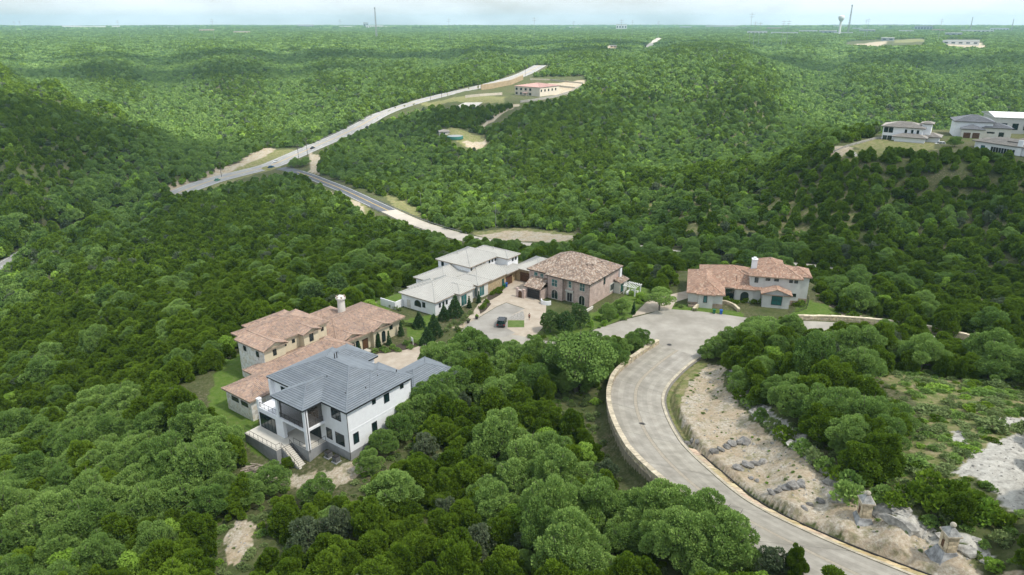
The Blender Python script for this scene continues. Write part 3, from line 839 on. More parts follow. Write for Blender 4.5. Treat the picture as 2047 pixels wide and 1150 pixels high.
def make_species(sp, mat, n, Rw, H0, H1, lob, rl, leaf, elong, cnt, jit, rt=0.2, nlimb=5, zsq=0.8, up=0.25):
    L_ = []
    for i in range(n):
        rng = np.random.default_rng(hash((sp, i)) % 1000 if False else sum(map(ord, sp)) * 31 + i * 17)
        s = rng.uniform(0.9, 1.12)
        C_, r_ = lobes_dome(rng, lob + rng.integers(-2, 3), Rw * s, H0, H1 * rng.uniform(0.9, 1.1), rl)
        tm = trunk_mb(rng, C_, r_, H0, rt, nlimb)
        d_ = {}
        for lod, (k, ls) in enumerate(((cnt, leaf), (int(cnt * 0.11), leaf * 3.2), (max(90, int(cnt * 0.02)), leaf * 7.2))):
            v, t = leaf_cloud(rng, C_, r_, k, ls, elong if lod < 2 else 1.0, up, jit, zsq)
            d_[lod] = quad_mesh(f'{sp}_leaves', v, t, mat, tm if lod == 0 else None)
            if lod == 0:
                d_['crown'] = quad_mesh(f'{sp}_crown', v, t, mat)
        d_['trunk'] = tm.mesh(f'{sp}_trunk', M['bark'])
        L_.append(d_)
    PROTO[sp] = L_


make_species('juniper', M['juniper'], 6, 3.1, 0.5, 5.6, 26, (0.18, 0.36), 0.175, 2.0, 13000, 0.7, 0.16, 5, 0.95, 0.35)
make_species('oak', M['oak'], 5, 3.7, 1.4, 6.6, 24, (0.19, 0.36), 0.185, 1.15, 14000, 0.8, 0.22, 8, 0.72, 0.3)
make_species('bright', M['bright'], 2, 2.8, 0.6, 5.2, 15, (0.28, 0.42), 0.25, 1.0, 5500, 0.7, 0.15, 5, 0.8)
make_species('grey', M['grey'], 2, 2.7, 0.7, 5.0, 13, (0.24, 0.40), 0.22, 1.5, 3200, 0.8, 0.15, 7, 0.85)

# a patch of far woodland: several crowns in one piece
CLUMP = []
for i in range(5):
    rng = np.random.default_rng(900 + i)
    for mat in (M['juniper'], M['oak']):
        C_ = np.stack([rng.uniform(-8, 8, 9), rng.uniform(-8, 8, 9), rng.uniform(1.2, 3.2, 9)], 1); r_ = rng.uniform(2.3, 3.9, 9)
        v, t = leaf_cloud(rng, C_, r_, 170, 2.4, 1.0, 0.7, 0.5, 0.9)
        CLUMP.append(quad_mesh('woodland_clump', v, t, mat))

# ------------------------------------------------------------------ where trees stand
CLEAR = [  # outlines (pixels) that nothing nearer than the given distance may hide
    (142, [(415, 800), (430, 740), (470, 695), (475, 668), (555, 622), (640, 612), (690, 596), (760, 612), (830, 640), (862, 682), (880, 735), (893, 765), (826, 790), (800, 850), (705, 912), (640, 940), (560, 940), (500, 918), (470, 860)]),
    (150, [(480, 930), (600, 930), (720, 910), (800, 870), (815, 885), (740, 955), (640, 985), (560, 975), (490, 955)]), (120, [(440, 1070), (500, 1020), (530, 1040), (510, 1150), (440, 1150)]),
    (190, [(770, 600), (830, 540), (870, 500), (980, 486), (1060, 516), (1130, 500), (1245, 535), (1285, 575), (1300, 600), (1300, 628), (1160, 668), (1090, 672), (1030, 682), (930, 668), (900, 660), (800, 640)]),
    (200, [(1300, 628), (1320, 600), (1368, 540), (1500, 514), (1625, 548), (1622, 600), (1600, 625), (1490, 640), (1450, 690), (1400, 735), (1310, 690), (1240, 655)]),
    (210, [(1313, 680), (1270, 705), (1222, 745), (1200, 790), (1197, 850), (1215, 910), (1258, 962), (1330, 1000), (1400, 1040), (1490, 1105), (1560, 1155), (2060, 1160), (1985, 1110), (1870, 1068), (1760, 1002), (1690, 945), (1620, 890), (1565, 835), (1500, 790), (1450, 745), (1440, 690)]),
    (120, [(1090, 790), (1195, 780), (1195, 850), (1150, 830)]), (135, [(1750, 735), (1850, 720), (2060, 760), (2060, 1040), (1960, 985), (1840, 955), (1800, 900), (1840, 840), (1800, 780)]),
    (1100, [(330, 392), (420, 350), (530, 296), (600, 296), (640, 282), (720, 245), (840, 200), (1000, 158), (1080, 125), (1115, 116), (1090, 138), (1000, 172), (900, 200), (840, 214), (770, 236), (700, 268), (640, 300), (630, 345), (580, 345), (520, 350), (400, 378)]),
    (600, [(600, 342), (660, 355), (760, 390), (830, 415), (845, 440), (905, 462), (940, 466), (925, 476), (870, 466), (800, 440), (740, 425), (690, 390), (620, 358)]), (520, [(940, 460), (1010, 454), (1160, 466), (1140, 478), (960, 478)]),
    (1100, [(840, 205), (1020, 165), (1050, 155), (1165, 152), (1170, 165), (1120, 195), (1030, 205), (900, 212)]), (760, [(880, 264), (960, 268), (975, 290), (930, 298)]), (760, [(955, 254), (1030, 212), (1050, 208), (985, 250)]),
    (460, [(1655, 292), (1758, 270), (1762, 242), (1850, 240), (1905, 245), (1910, 228), (2060, 216), (2060, 310), (1960, 294), (1890, 291), (1800, 292), (1700, 298)]), (160, [(608, 566), (705, 555), (703, 600), (650, 610), (608, 612)]),
    (320, [(0, 538), (26, 536), (26, 550), (0, 552)]), (230, [(1590, 622), (1775, 634), (1775, 652), (1590, 640)]), (230, [(1920, 668), (1990, 682), (1990, 692), (1920, 678)]),
    (2600, [(1285, 94), (1330, 64), (1338, 66), (1300, 94)]), (2700, [(1490, 63), (1590, 62), (1590, 71), (1490, 71)]), (2700, [(1640, 62), (1700, 64), (1700, 71), (1640, 70)]), (2700, [(1690, 82), (1850, 76), (1850, 88), (1780, 90), (1690, 88)]), (2700, [(1888, 70), (1960, 74), (1972, 94), (1890, 92)]), (2700, [(1828, 54), (1860, 54), (1860, 63), (1828, 63)]), (2400, [(1215, 90), (1232, 90), (1232, 97), (1215, 97)]),
]
OAKS = [(0.82, [(0, 850), (150, 820), (330, 800), (480, 870), (470, 960), (380, 1060), (300, 1160), (0, 1160)]), (0.75, [(940, 900), (1060, 880), (1210, 900), (1300, 960), (1360, 1040), (1560, 1160), (1080, 1160), (960, 1010)]), (0.7, [(860, 650), (1050, 690), (1240, 650), (1230, 760), (1000, 790), (860, 750)]),
        (0.72, [(0, 440), (250, 420), (300, 480), (180, 545), (0, 560)]), (0.35, [(1440, 660), (1900, 660), (1860, 960), (1600, 860), (1440, 760)]), (0.75, [(300, 200), (700, 170), (850, 180), (640, 290), (420, 300), (250, 250)]), (0.7, [(850, 480), (1300, 470), (1600, 490), (1600, 560), (1260, 520), (850, 500)]),
        (0.6, [(850, 390), (1250, 330), (1300, 420), (1100, 460), (900, 450)]), (0.55, [(1150, 130), (1500, 100), (1760, 240), (1600, 330), (1300, 330), (1150, 260)]), (0.68, [(1500, 90), (2047, 100), (2047, 220), (1700, 240)]), (0.6, [(0, 60), (1100, 60), (1100, 160), (0, 130)])]
STAND = []      # flat footprints no tree may grow in: (frame, x0, x1, y0, y1)
for fr, x0, x1, y0, y1 in ((HA, -7.5, 29, -1.5, 21.5), (HA, -4, 44, 20, 46), (HC, 1, 50, -6, 20), (HD, -6, 20, -7, 21), (HE, -2, 31, -3, 26)): STAND.append((fr, x0, x1, y0, y1))
pav_w = [[at(*p) for p in q] for q in (CUL, PLAZA, PAVER, BDRIVE, EDRIVE)]
lawn_w = [[P(*p) for p in q] for q in LAWN]
sparse_w = [P(*p) for p in SPARSE]; grass_w = [[P(*p) for p in q] for q in MEAD[-9:-1]]
rock_w = [[P(*p) for p in q] for q in ROCK[:4]]


def scatter(r0, r1, sp, thmax, rng, jitter=0.42):
    n = int(r1 / sp) + 1
    gx, gy = np.meshgrid(np.arange(-n, n + 1) * sp, np.arange(-n, n + 1) * sp)
    gx = gx + (np.arange(gx.shape[0]) % 2)[:, None] * sp * 0.5
    x = gx.ravel() + rng.uniform(-jitter, jitter, gx.size) * sp; y = gy.ravel() + rng.uniform(-jitter, jitter, gx.size) * sp
    r = np.hypot(x, y); th = np.degrees(np.arctan2(x, y))
    k = (r >= r0) & (r < r1) & (np.abs(th) < thmax)
    return x[k], y[k]


def allowed(x, y, z, h, rad, clear=True):
    ok = np.ones(len(x), bool)
    for fr, x0, x1, y0, y1 in STAND:
        ca, sa = math.cos(fr[1]), math.sin(fr[1]); dx, dy = x - fr[0][0], y - fr[0][1]
        lx, ly = dx * ca + dy * sa, -dx * sa + dy * ca
        ok &= ~((lx > x0 - 1.5) & (lx < x1 + 1.5) & (ly > y0 - 1.5) & (ly < y1 + 1.5))
    for q in pav_w + lawn_w + rock_w + grass_w: ok &= ~inpoly(x, y, q)
    for c_, hw in ((_near_all, 2.4), (hwy_c, 9.9), (ent_c, 6.3), (str_c, 6.0)):
        dd, _ = near_dist(x, y, c_); ok &= dd > hw
    if clear:
        r = np.hypot(x, y)
        for lim, q in CLEAR:
            s = np.where(ok & (r < lim))[0]
            if not len(s): continue
            hit = np.zeros(len(s), bool)
            for fx, fz in ((0, 0.95), (-0.7, 0.7), (0.7, 0.7), (0, 0.5), (-0.9, 0.35), (0.9, 0.35), (0, 0.1)):
                u, v = project(x[s] + fx * rad[s], y[s], z[s] + fz * h[s]); hit |= inpoly(u, v, q)
            ok[s[hit]] = False
    return ok


def species(x, y, z, rng):
    u, v = project(x, y, z + 2)
    p = np.full(len(x), 0.05)
    p += 0.06 * (wob(x, y, 60, 2) > 0.25) + 0.08 * (wob(x, y, 140, 20) > 0.28)
    r = np.hypot(x, y); far = r > 300      # oaks gather in the moist hollows, junipers hold the dry slopes
    if far.any():
        xf, yf = x[far], y[far]; k = 70.0
        low = (rbf(xf + k, yf) + rbf(xf - k, yf) + rbf(xf, yf + k) + rbf(xf, yf - k)) / 4 - rbf(xf, yf) + wob(xf, yf, 120, 14) * 1.4
        p[far] = np.clip(np.where(np.hypot(xf, yf) < 480, 0.10, 0.30) + low * 0.15, 0.06, 0.92)
    for w, q in OAKS: p = np.where(inpoly(u, v, q) & (r < 330), w, np.where(inpoly(u, v, q), p * 0.6 + w * 0.4, p))
    o = rng.uniform(size=len(x)); s = np.zeros(len(x), int)
    s[o < p] = 1
    s[(rng.uniform(size=len(x)) < 0.05)] = 3
    s[(s == 1) & (rng.uniform(size=len(x)) < 0.20)] = 2
    return s


i_hide = int(np.argmin(np.hypot(hwy_c[:, 0] - at(345, 391, -42)[0], hwy_c[:, 1] - at(345, 391, -42)[1])))
SPN = ['juniper', 'oak', 'bright', 'grey']
SPH = np.array([5.6, 6.6, 5.2, 5.0]); SPR = np.array([3.1, 3.7, 2.8, 2.7])
rng = np.random.default_rng(5)
sets = []       # x, y, z, species, scale
for lod, (r0, r1, sp, thm) in enumerate(((48, 265, 3.6, 60), (265, 720, 4.5, 45), (720, 1650, 6.5, 42))):
    x, y = scatter(r0, r1, sp, thm, rng)
    z = TZ(x, y)
    s = species(x, y, z, rng)
    sc = rng.uniform(0.58, 1.06, len(x)) * np.where(rng.uniform(size=len(x)) < 0.14, 0.7, 1.0) * (0.97, 0.84, 1.05)[lod] * np.where((s == 1) & (lod == 0), 1.12, 1.0)
    dh, ih = near_dist(x, y, hwy_c)        # taller roadside woods where the highway dips out of sight
    sc = np.where((dh < 26) & (ih < i_hide), sc * 0.5 + 0.85, sc)
    ok = allowed(x, y, z, SPH[s] * sc, SPR[s] * sc)
    # thin patches where the pale ground shows
    ok &= ~((wob(x, y, 45, 11) + 0.6 * wob(x, y, 17, 27) > 0.92) & (rng.uniform(size=len(x)) < 0.8))
    ok &= ~(inpoly(x, y, sparse_w) & (wob(x, y, 22, 6) + 0.7 * wob(x, y, 9, 19) > 0.16) & (rng.uniform(size=len(x)) < 0.5))
    sets.append([a[ok] for a in (x, y, z - 0.15, s, sc)])
x, y = scatter(1650, 5200, 19.0, 40, rng)
z = TZ(x, y); s = species(x, y, z, rng)
ok = allowed(x, y, z, np.full(len(x), 7.0), np.full(len(x), 9.0))
far_set = [a[ok] for a in (x, y, z, (s > 0).astype(int))]
x, y = scatter(5200, 8800, 60.0, 39, rng)
far2 = [x, y, TZ(x, y), rng.integers(0, 2, len(x))]


def instancer(name, pts, pid, rot, scl, meshes, label):
    """one stuff object that plants the meshes on its points"""
    coll = bpy.data.collections.new(name + '_kinds')
    for i, mm in enumerate(meshes):
        coll.objects.link(bpy.data.objects.new(f'{i:03d}_plant', mm))
    m = bpy.data.meshes.new(name); m.vertices.add(len(pts)); m.vertices.foreach_set('co', np.asarray(pts, np.float32).ravel())
    for nm, ty, arr, key in (('pid', 'INT', pid, 'value'), ('rot', 'FLOAT', rot, 'value'), ('scl', 'FLOAT_VECTOR', scl, 'vector')):
        a = m.attributes.new(nm, ty, 'POINT'); a.data.foreach_set(key, np.asarray(arr).ravel().astype(np.int32 if ty == 'INT' else np.float32))
    o = link(bpy.data.objects.new(name, m))
    ng = bpy.data.node_groups.new(name, 'GeometryNodeTree')
    ng.interface.new_socket('Geometry', in_out='INPUT', socket_type='NodeSocketGeometry'); ng.interface.new_socket('Geometry', in_out='OUTPUT', socket_type='NodeSocketGeometry')
    N, L = ng.nodes.new, ng.links.new
    gi, go, ip, ci = N('NodeGroupInput'), N('NodeGroupOutput'), N('GeometryNodeInstanceOnPoints'), N('GeometryNodeCollectionInfo')
    ci.inputs['Collection'].default_value = coll; ci.inputs['Separate Children'].default_value = True; ci.inputs['Reset Children'].default_value = True

    def na(nm, ty):
        k = N('GeometryNodeInputNamedAttribute'); k.data_type = ty; k.inputs['Name'].default_value = nm
        return next(s_ for s_ in k.outputs if s_.enabled and s_.name == 'Attribute')
    cb = N('ShaderNodeCombineXYZ'); L(na('rot', 'FLOAT'), cb.inputs[2])
    er = N('FunctionNodeEulerToRotation'); L(cb.outputs[0], er.inputs[0])
    L(gi.outputs[0], ip.inputs['Points']); L(ci.outputs[0], ip.inputs['Instance']); ip.inputs['Pick Instance'].default_value = True
    L(na('pid', 'INT'), ip.inputs['Instance Index']); L(er.outputs[0], ip.inputs['Rotation']); L(na('scl', 'FLOAT_VECTOR'), ip.inputs['Scale'])
    L(ip.outputs[0], go.inputs[0])
    md = o.modifiers.new('plant', 'NODES'); md.node_group = ng
    return tag(o, label, None, kind='stuff')


REGIONS = [
    ('on the rocky bank above the curving road', lambda u, v: u > 1420 and v > 640),
    ('below the road wall across from the stone pillars', lambda u, v: u > 1230 and v > 930),
    ('between the white stucco house and the road wall', lambda u, v: u > 560 and v > 880),
    ('around the parking court and street', lambda u, v: u > 800 and v > 640),
    ('in the woods downhill of the raised deck', lambda u, v: v > 830),
    ('on the slope below the terracotta house', lambda u, v: u < 800 and v > 540),
    ('in the woods beyond the cul-de-sac houses', lambda u, v: True)]
SPTXT = {'juniper': ('juniper_tree', 'dark green dense juniper'), 'oak': ('oak_tree', 'pale grey-green round-topped oak'), 'bright': ('elm_tree', 'bright yellow-green leafy elm'), 'grey': ('cedar_tree', 'thin greyish cedar')}


LANDMARK = [(P(450, 780), 18, 'beside the narrow lawn of the terracotta house'), (P(515, 940), 14, 'around the scrap lumber pile'), (P(480, 1085), 12, 'around the small bare clearing in the woods'), (P(650, 960), 15, 'around the bare yard of the white stucco house'),
            (P(1200, 850), 17, 'just outside the curved road wall'), (P(1150, 782), 14, 'around the spreading live oak'), (lw(HA, 24, -4), 15, 'beside the garage wing of the white stucco house'), (P(1800, 1000), 16, 'behind the stone pillars'), (P(1960, 950), 22, 'around the pale bare rock pad'),
            (P(1960, 700), 30, 'in front of the long pale garden wall'), (P(1700, 640), 22, 'near the end of the long pale garden wall'), (lw(HE, 15, 10), 30, 'around the orange-roofed villa'), (lw(HC, 25, 24), 26, 'behind the metal-roofed house'), (P(1480, 720), 18, 'between the rock cut and the cul-de-sac')]


def plant_tree(sp, k, loc, rz, scl, label, group, cat='tree', name=None):
    e = empty(name or SPTXT[sp][0], tuple(loc), rz, label=label, cat=cat, group=group)
    e.scale = scl
    pr = PROTO[sp][k % len(PROTO[sp])]
    link(bpy.data.objects.new('trunk', pr['trunk']), e)
    link(bpy.data.objects.new('crown', pr['crown']), e)
    return e


# the trees that show largest become things of their own
x, y, z, s, sc = sets[0]
u, v = project(x, y, z + 3)
size = SPR[s] * sc * F / np.sqrt(x ** 2 + y ** 2 + (CAMZ - z) ** 2)
vis = (u > -5) & (u < IW + 5) & (v > 0) & (v < IH + 12)
order = np.argsort(np.where(vis, -size, 0))[:285]
pick = np.zeros(len(x), bool); pick[order] = True
pick &= vis
rot0 = rng.uniform(0, 6.283, len(x)); sy = rng.uniform(0.86, 1.16, (len(x), 3)); sy[:, 2] = rng.uniform(0.8, 1.32, len(x))
kk = rng.integers(0, 30, len(x))
for i in np.where(pick)[0]:
    sp = SPN[s[i]]
    near_ = [(math.hypot(x[i] - q_[0], y[i] - q_[1]) / r_, t_) for q_, r_, t_ in LANDMARK]
    where = min(near_)[1] if min(near_)[0] < 1 else next(t for t, f in REGIONS if f(u[i], v[i]))
    sizew = 'small ' if sc[i] < 0.70 else 'large ' if sc[i] > 0.98 else ''
    plant_tree(sp, int(kk[i]), (x[i], y[i], z[i]), rot0[i], tuple(sc[i] * sy[i]), f'{sizew}{SPTXT[sp][1]} {where}', f'{sizew}{sp} trees {where}')

# the rest of the woods
base = {}; meshes = []
for lod in (0, 1, 2):
    for j, sp in enumerate(SPN):
        base[lod, j] = len(meshes); meshes += [p_[lod] for p_ in PROTO[sp]]
nsp = [len(PROTO[sp]) for sp in SPN]
pts, pid, rot, scl = [], [], [], []
for lod, (x_, y_, z_, s_, sc_) in enumerate(sets):
    if lod == 0:
        keep = ~pick; x_, y_, z_, s_, sc_ = x_[keep], y_[keep], z_[keep], s_[keep], sc_[keep]
    pts.append(np.stack([x_, y_, z_], 1))
    pid.append(np.array([base[lod, j] + rng.integers(0, nsp[j]) for j in s_]))
    rot.append(rng.uniform(0, 6.283, len(x_))); scl.append(sc_[:, None] * rng.uniform(0.88, 1.15, (len(x_), 3)))
instancer('juniper_oak_woodland', np.concatenate(pts), np.concatenate(pid), np.concatenate(rot), np.concatenate(scl), meshes, 'dense juniper and oak woods covering the hills')
x_, y_, z_, o_ = far_set
x2, y2, z2, o2 = far2
n1, n2 = len(x_), len(x2)
instancer('distant_woodland', np.concatenate([np.stack([x_, y_, z_ - 0.5], 1), np.stack([x2, y2, z2 - 2], 1)]), np.concatenate([o_ + 2 * rng.integers(0, 5, n1), o2 + 2 * rng.integers(0, 5, n2)]), rng.uniform(0, 6.28, n1 + n2),
          np.concatenate([np.repeat(rng.uniform(0.9, 1.35, (n1, 1)), 3, 1), np.repeat(rng.uniform(3.2, 4.5, (n2, 1)), 3, 1) * np.array([1, 1, 0.6])]), CLUMP, 'far hazy woods reaching to the horizon')

# ------------------------------------------------------------------ house kit
M['stucco_white'] = material('white_stucco', (0.79, 0.80, 0.82), 0.9, var=0.04, scale=1.2, bump=0.1, bscale=30)
M['stucco_cream'] = material('cream_stucco', (0.62, 0.55, 0.40), 0.9, var=0.08, scale=1.0)
M['stucco_pale'] = material('pale_stucco', (0.64, 0.62, 0.57), 0.9, var=0.06, scale=1.0)
M['stucco_grey'] = material('grey_stucco', (0.56, 0.56, 0.54), 0.9, var=0.06, scale=1.0)
M['stone_white'] = cell_material('white_stone', [(0.62, 0.61, 0.57), (0.74, 0.73, 0.70), (0.58, 0.52, 0.42), (0.70, 0.69, 0.66), (0.45, 0.43, 0.39)], (0.70, 0.68, 0.62), 1.9, w=0.03)
M['stone_tan'] = cell_material('tan_stone', [(0.40, 0.30, 0.17), (0.50, 0.40, 0.25), (0.34, 0.26, 0.16), (0.46, 0.35, 0.2)], (0.40, 0.33, 0.22), 2.6, w=0.04)
M['stone_brown'] = cell_material('brown_stone', [(0.25, 0.18, 0.13), (0.38, 0.29, 0.22), (0.30, 0.24, 0.20)], (0.33, 0.28, 0.23), 2.6, w=0.04)
M['concrete_found'] = material('grey_foundation', (0.24, 0.245, 0.25), 0.9, color2=(0.35, 0.355, 0.36), scale=0.7, detail=8)
M['deck'] = material('pale_deck', (0.56, 0.53, 0.47), 0.9, var=0.06, scale=1.0)
M['pinkbrick'] = brick_material('pink_brick', (0.42, 0.29, 0.25), (0.56, 0.44, 0.39), (0.52, 0.46, 0.42), 1.0, 0.30, 0.10)
M['roof_grey'] = material('grey_roof', (0.185, 0.21, 0.235), 0.6, var=0.10, scale=0.8, attr=True, spec=0.4)
M['roof_terra'] = material('terracotta_roof', (0.355, 0.262, 0.21), 0.85, var=0.12, scale=0.5, attr=True)
M['roof_mott'] = material('mottled_roof', (0.325, 0.258, 0.212), 0.9, var=0.18, scale=0.7, attr=True)
M['roof_orange'] = material('orange_roof', (0.37, 0.25, 0.19), 0.85, var=0.15, scale=0.5, attr=True)
M['roof_metal'] = material('pale_metal_roof', (0.47, 0.46, 0.43), 0.5, var=0.05, scale=0.4, attr=True, spec=0.4, metal=0.15)
M['roof_slate'] = material('slate_roof', (0.17, 0.18, 0.20), 0.8, var=0.10, scale=0.5, attr=True)
M['roof_brown'] = material('brown_roof', (0.34, 0.315, 0.285), 0.85, var=0.1, scale=0.5, attr=True)
M['roof_pink'] = material('pink_roof', (0.42, 0.27, 0.245), 0.7, var=0.08, scale=0.2, attr=True)
M['fascia_dark'] = material('dark_fascia', (0.06, 0.055, 0.05), 0.6)
M['fascia_tan'] = material('tan_fascia', (0.30, 0.24, 0.18), 0.7)
M['frame_dark'] = material('dark_frame', (0.025, 0.027, 0.03), 0.5)
M['frame_pale'] = material('pale_frame', (0.58, 0.56, 0.51), 0.7)
M['glass'] = material('dark_glass', (0.012, 0.03, 0.034), 0.08, var=0.4, scale=0.4, spec=0.8)
M['teal'] = material('teal_glass', (0.025, 0.13, 0.13), 0.1, var=0.3, scale=0.6, spec=0.7)
M['door_dark'] = material('dark_door', (0.03, 0.03, 0.034), 0.6)
M['door_wood'] = material('wood_door', (0.11, 0.055, 0.03), 0.6, var=0.3, scale=3)
M['soil'] = material('dark_soil', (0.06, 0.048, 0.036), 0.95)


def hip_faces(x0, x1, y0, y1, ze, pitch, axis=None, gable='', run=None):
    """faces (eave edge first) and ridge/hip lines of a hipped or gabled roof"""
    if axis is None: axis = 'x' if (x1 - x0) >= (y1 - y0) else 'y'
    if axis == 'y':
        fs, ls = hip_faces(y0, y1, -x1, -x0, ze, pitch, 'x', gable, run)
        tr = lambda p: (-p[1], p[0], p[2])
        return [[tr(p) for p in f] for f in fs], [[tr(p) for p in l] for l in ls]
    hf = (y1 - y0) / 2; yc = (y0 + y1) / 2; zr = ze + pitch * hf
    h0 = 0 if '-' in gable else (run[0] if run else hf); h1 = 0 if '+' in gable else (run[1] if run else hf)
    h0, h1 = min(h0, (x1 - x0) / 2), min(h1, (x1 - x0) / 2)
    A_, B_, C_, D_ = (x0, y0, ze), (x1, y0, ze), (x1, y1, ze), (x0, y1, ze)
    p, q = (x0 + h0, yc, zr), (x1 - h1, yc, zr)
    fs = [[A_, B_, q, p], [C_, D_, p, q]]; ls = [[p, q]] if q[0] - p[0] > 0.05 else []
    if h0: fs.append([D_, A_, p]); ls += [[A_, p], [D_, p]]
    if h1: fs.append([B_, C_, q]); ls += [[B_, q], [C_, q]]
    if not h0: ls += [[A_, p], [D_, p]]
    if not h1: ls += [[B_, q], [C_, q]]
    return fs, ls


def span(poly, t):
    xs = []
    n = len(poly)
    for i in range(n):
        (s0, t0), (s1, t1) = poly[i], poly[(i + 1) % n]
        if (t0 <= t < t1) or (t1 <= t < t0): xs.append(s0 + (s1 - s0) * (t - t0) / (t1 - t0))
    return (min(xs), max(xs)) if len(xs) >= 2 else None


def cover(mb, pts, style, rnd, tones, big=1.0):
    """lays the roofing of one roof face into mb"""
    p = [Vector(q) for q in pts]
    u = (p[1] - p[0]).normalized()
    n = (p[1] - p[0]).cross(p[-1] - p[0]).normalized()
    if n.z < 0: n = -n
    w = n.cross(u).normalized()
    if (p[-1] - p[0]).dot(w) < 0: w = -w
    o = p[0]
    poly = [((q - o).dot(u), (q - o).dot(w)) for q in p]
    T = max(t for _, t in poly)
    X = lambda s, t, h: o + u * s + w * t + n * h
    mb.face([X(s, t, -0.04) for s, t in poly], tones[0])
    if style == 'barrel':
        dt, ds = 0.42 * big, 0.31 * big
        for r in range(int(T / dt) + 1):
            t0, t1 = r * dt, min((r + 1) * dt, T)
            sp = span(poly, min(t0 + dt * 0.5, T - 0.01))
            if not sp: continue
            a = sp[0] + 0.0
            k0 = math.floor(a / ds)
            for k in range(k0, int(sp[1] / ds) + 1):
                s0, s1 = max(sp[0], k * ds), min(sp[1], (k + 1) * ds)
                if s1 - s0 < 0.06: continue
                c = rnd.choice(tones); g = rnd.uniform(0.9, 1.1); c = tuple(min(1.9, x_ * g) for x_ in c)
                sm = (s0 + s1) / 2; hb, ht = 0.05, 0.02
                mb.face([X(s0, t0, hb * .4), X(sm, t0, hb + 0.08), X(sm, t1, ht + 0.07), X(s0, t1, ht * .4)], c)
                mb.face([X(sm, t0, hb + 0.08), X(s1, t0, hb * .4), X(s1, t1, ht * .4), X(sm, t1, ht + 0.07)], c)
                mb.face([X(s0, t0, -0.03), X(s1, t0, -0.03), X(sm, t0, hb + 0.08)], c)
    elif style == 'course':
        dt = 0.39 * big
        for r in range(int(T / dt) + 1):
            t0, t1 = r * dt, min((r + 1) * dt, T)
            sp0, sp1 = span(poly, t0 + 0.002), span(poly, max(t0 + 0.003, t1 - 0.004))
            if not sp0 or not sp1: continue
            c = rnd.choice(tones)
            tm = t0 + (t1 - t0) * 0.28; spm = span(poly, min(tm, t1 - 0.003)) or sp0
            k2 = tuple(q_ * 1.05 for q_ in c)      # rounded nose of the tile; the ribs' light painted paler, the riser's shade darker
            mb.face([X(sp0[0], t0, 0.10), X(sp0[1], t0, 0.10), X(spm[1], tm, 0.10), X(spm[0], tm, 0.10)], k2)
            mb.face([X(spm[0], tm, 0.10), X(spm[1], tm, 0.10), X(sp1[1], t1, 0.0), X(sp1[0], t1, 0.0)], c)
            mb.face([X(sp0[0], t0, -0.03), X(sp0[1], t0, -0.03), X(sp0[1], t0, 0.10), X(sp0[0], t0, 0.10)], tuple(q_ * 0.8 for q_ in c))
    elif style == 'seam':
        ss = [s for s, _ in poly]
        ds = 0.55 * big
        mb.face([X(s, t, 0.0) for s, t in poly], rnd.choice(tones))
        k = math.ceil(min(ss) / ds)
        tp = [(t, s) for s, t in poly]
        while k * ds < max(ss):
            sp = span(tp, k * ds + 0.001)
            if sp and sp[1] - sp[0] > 0.15:
                s0 = k * ds; a, b = sp; e = 0.06
                q = [X(s0 - e, a, 0.0), X(s0 + e, a, 0.0), X(s0 + e, b, 0.0), X(s0 - e, b, 0.0)]
                q2 = [X(s0 - e * .5, a, 0.11), X(s0 + e * .5, a, 0.11), X(s0 + e * .5, b, 0.11), X(s0 - e * .5, b, 0.11)]
                c = (1.06, 1.06, 1.06)
                mb.face(q2, c); mb.face([q[0], q2[0], q2[3], q[3]], c); mb.face([q2[1], q[1], q[2], q2[2]], c); mb.face([q[0], q[1], q2[1], q2[0]], c)
            k += 1


def ridge_caps(mb, lines, r, rnd, tones, step=0.45):
    for a, b in lines:
        a, b = Vector(a), Vector(b); L_ = (b - a).length; n = max(1, int(L_ / step))
        for i in range(n):
            c = rnd.choice(tones)
            p, q = a.lerp(b, i / n), a.lerp(b, (i + 0.97) / n)
            mb.tube([p + Vector((0, 0, 0.03)), q + Vector((0, 0, 0.05))], [r * 1.1, r * 0.92], 6, c)


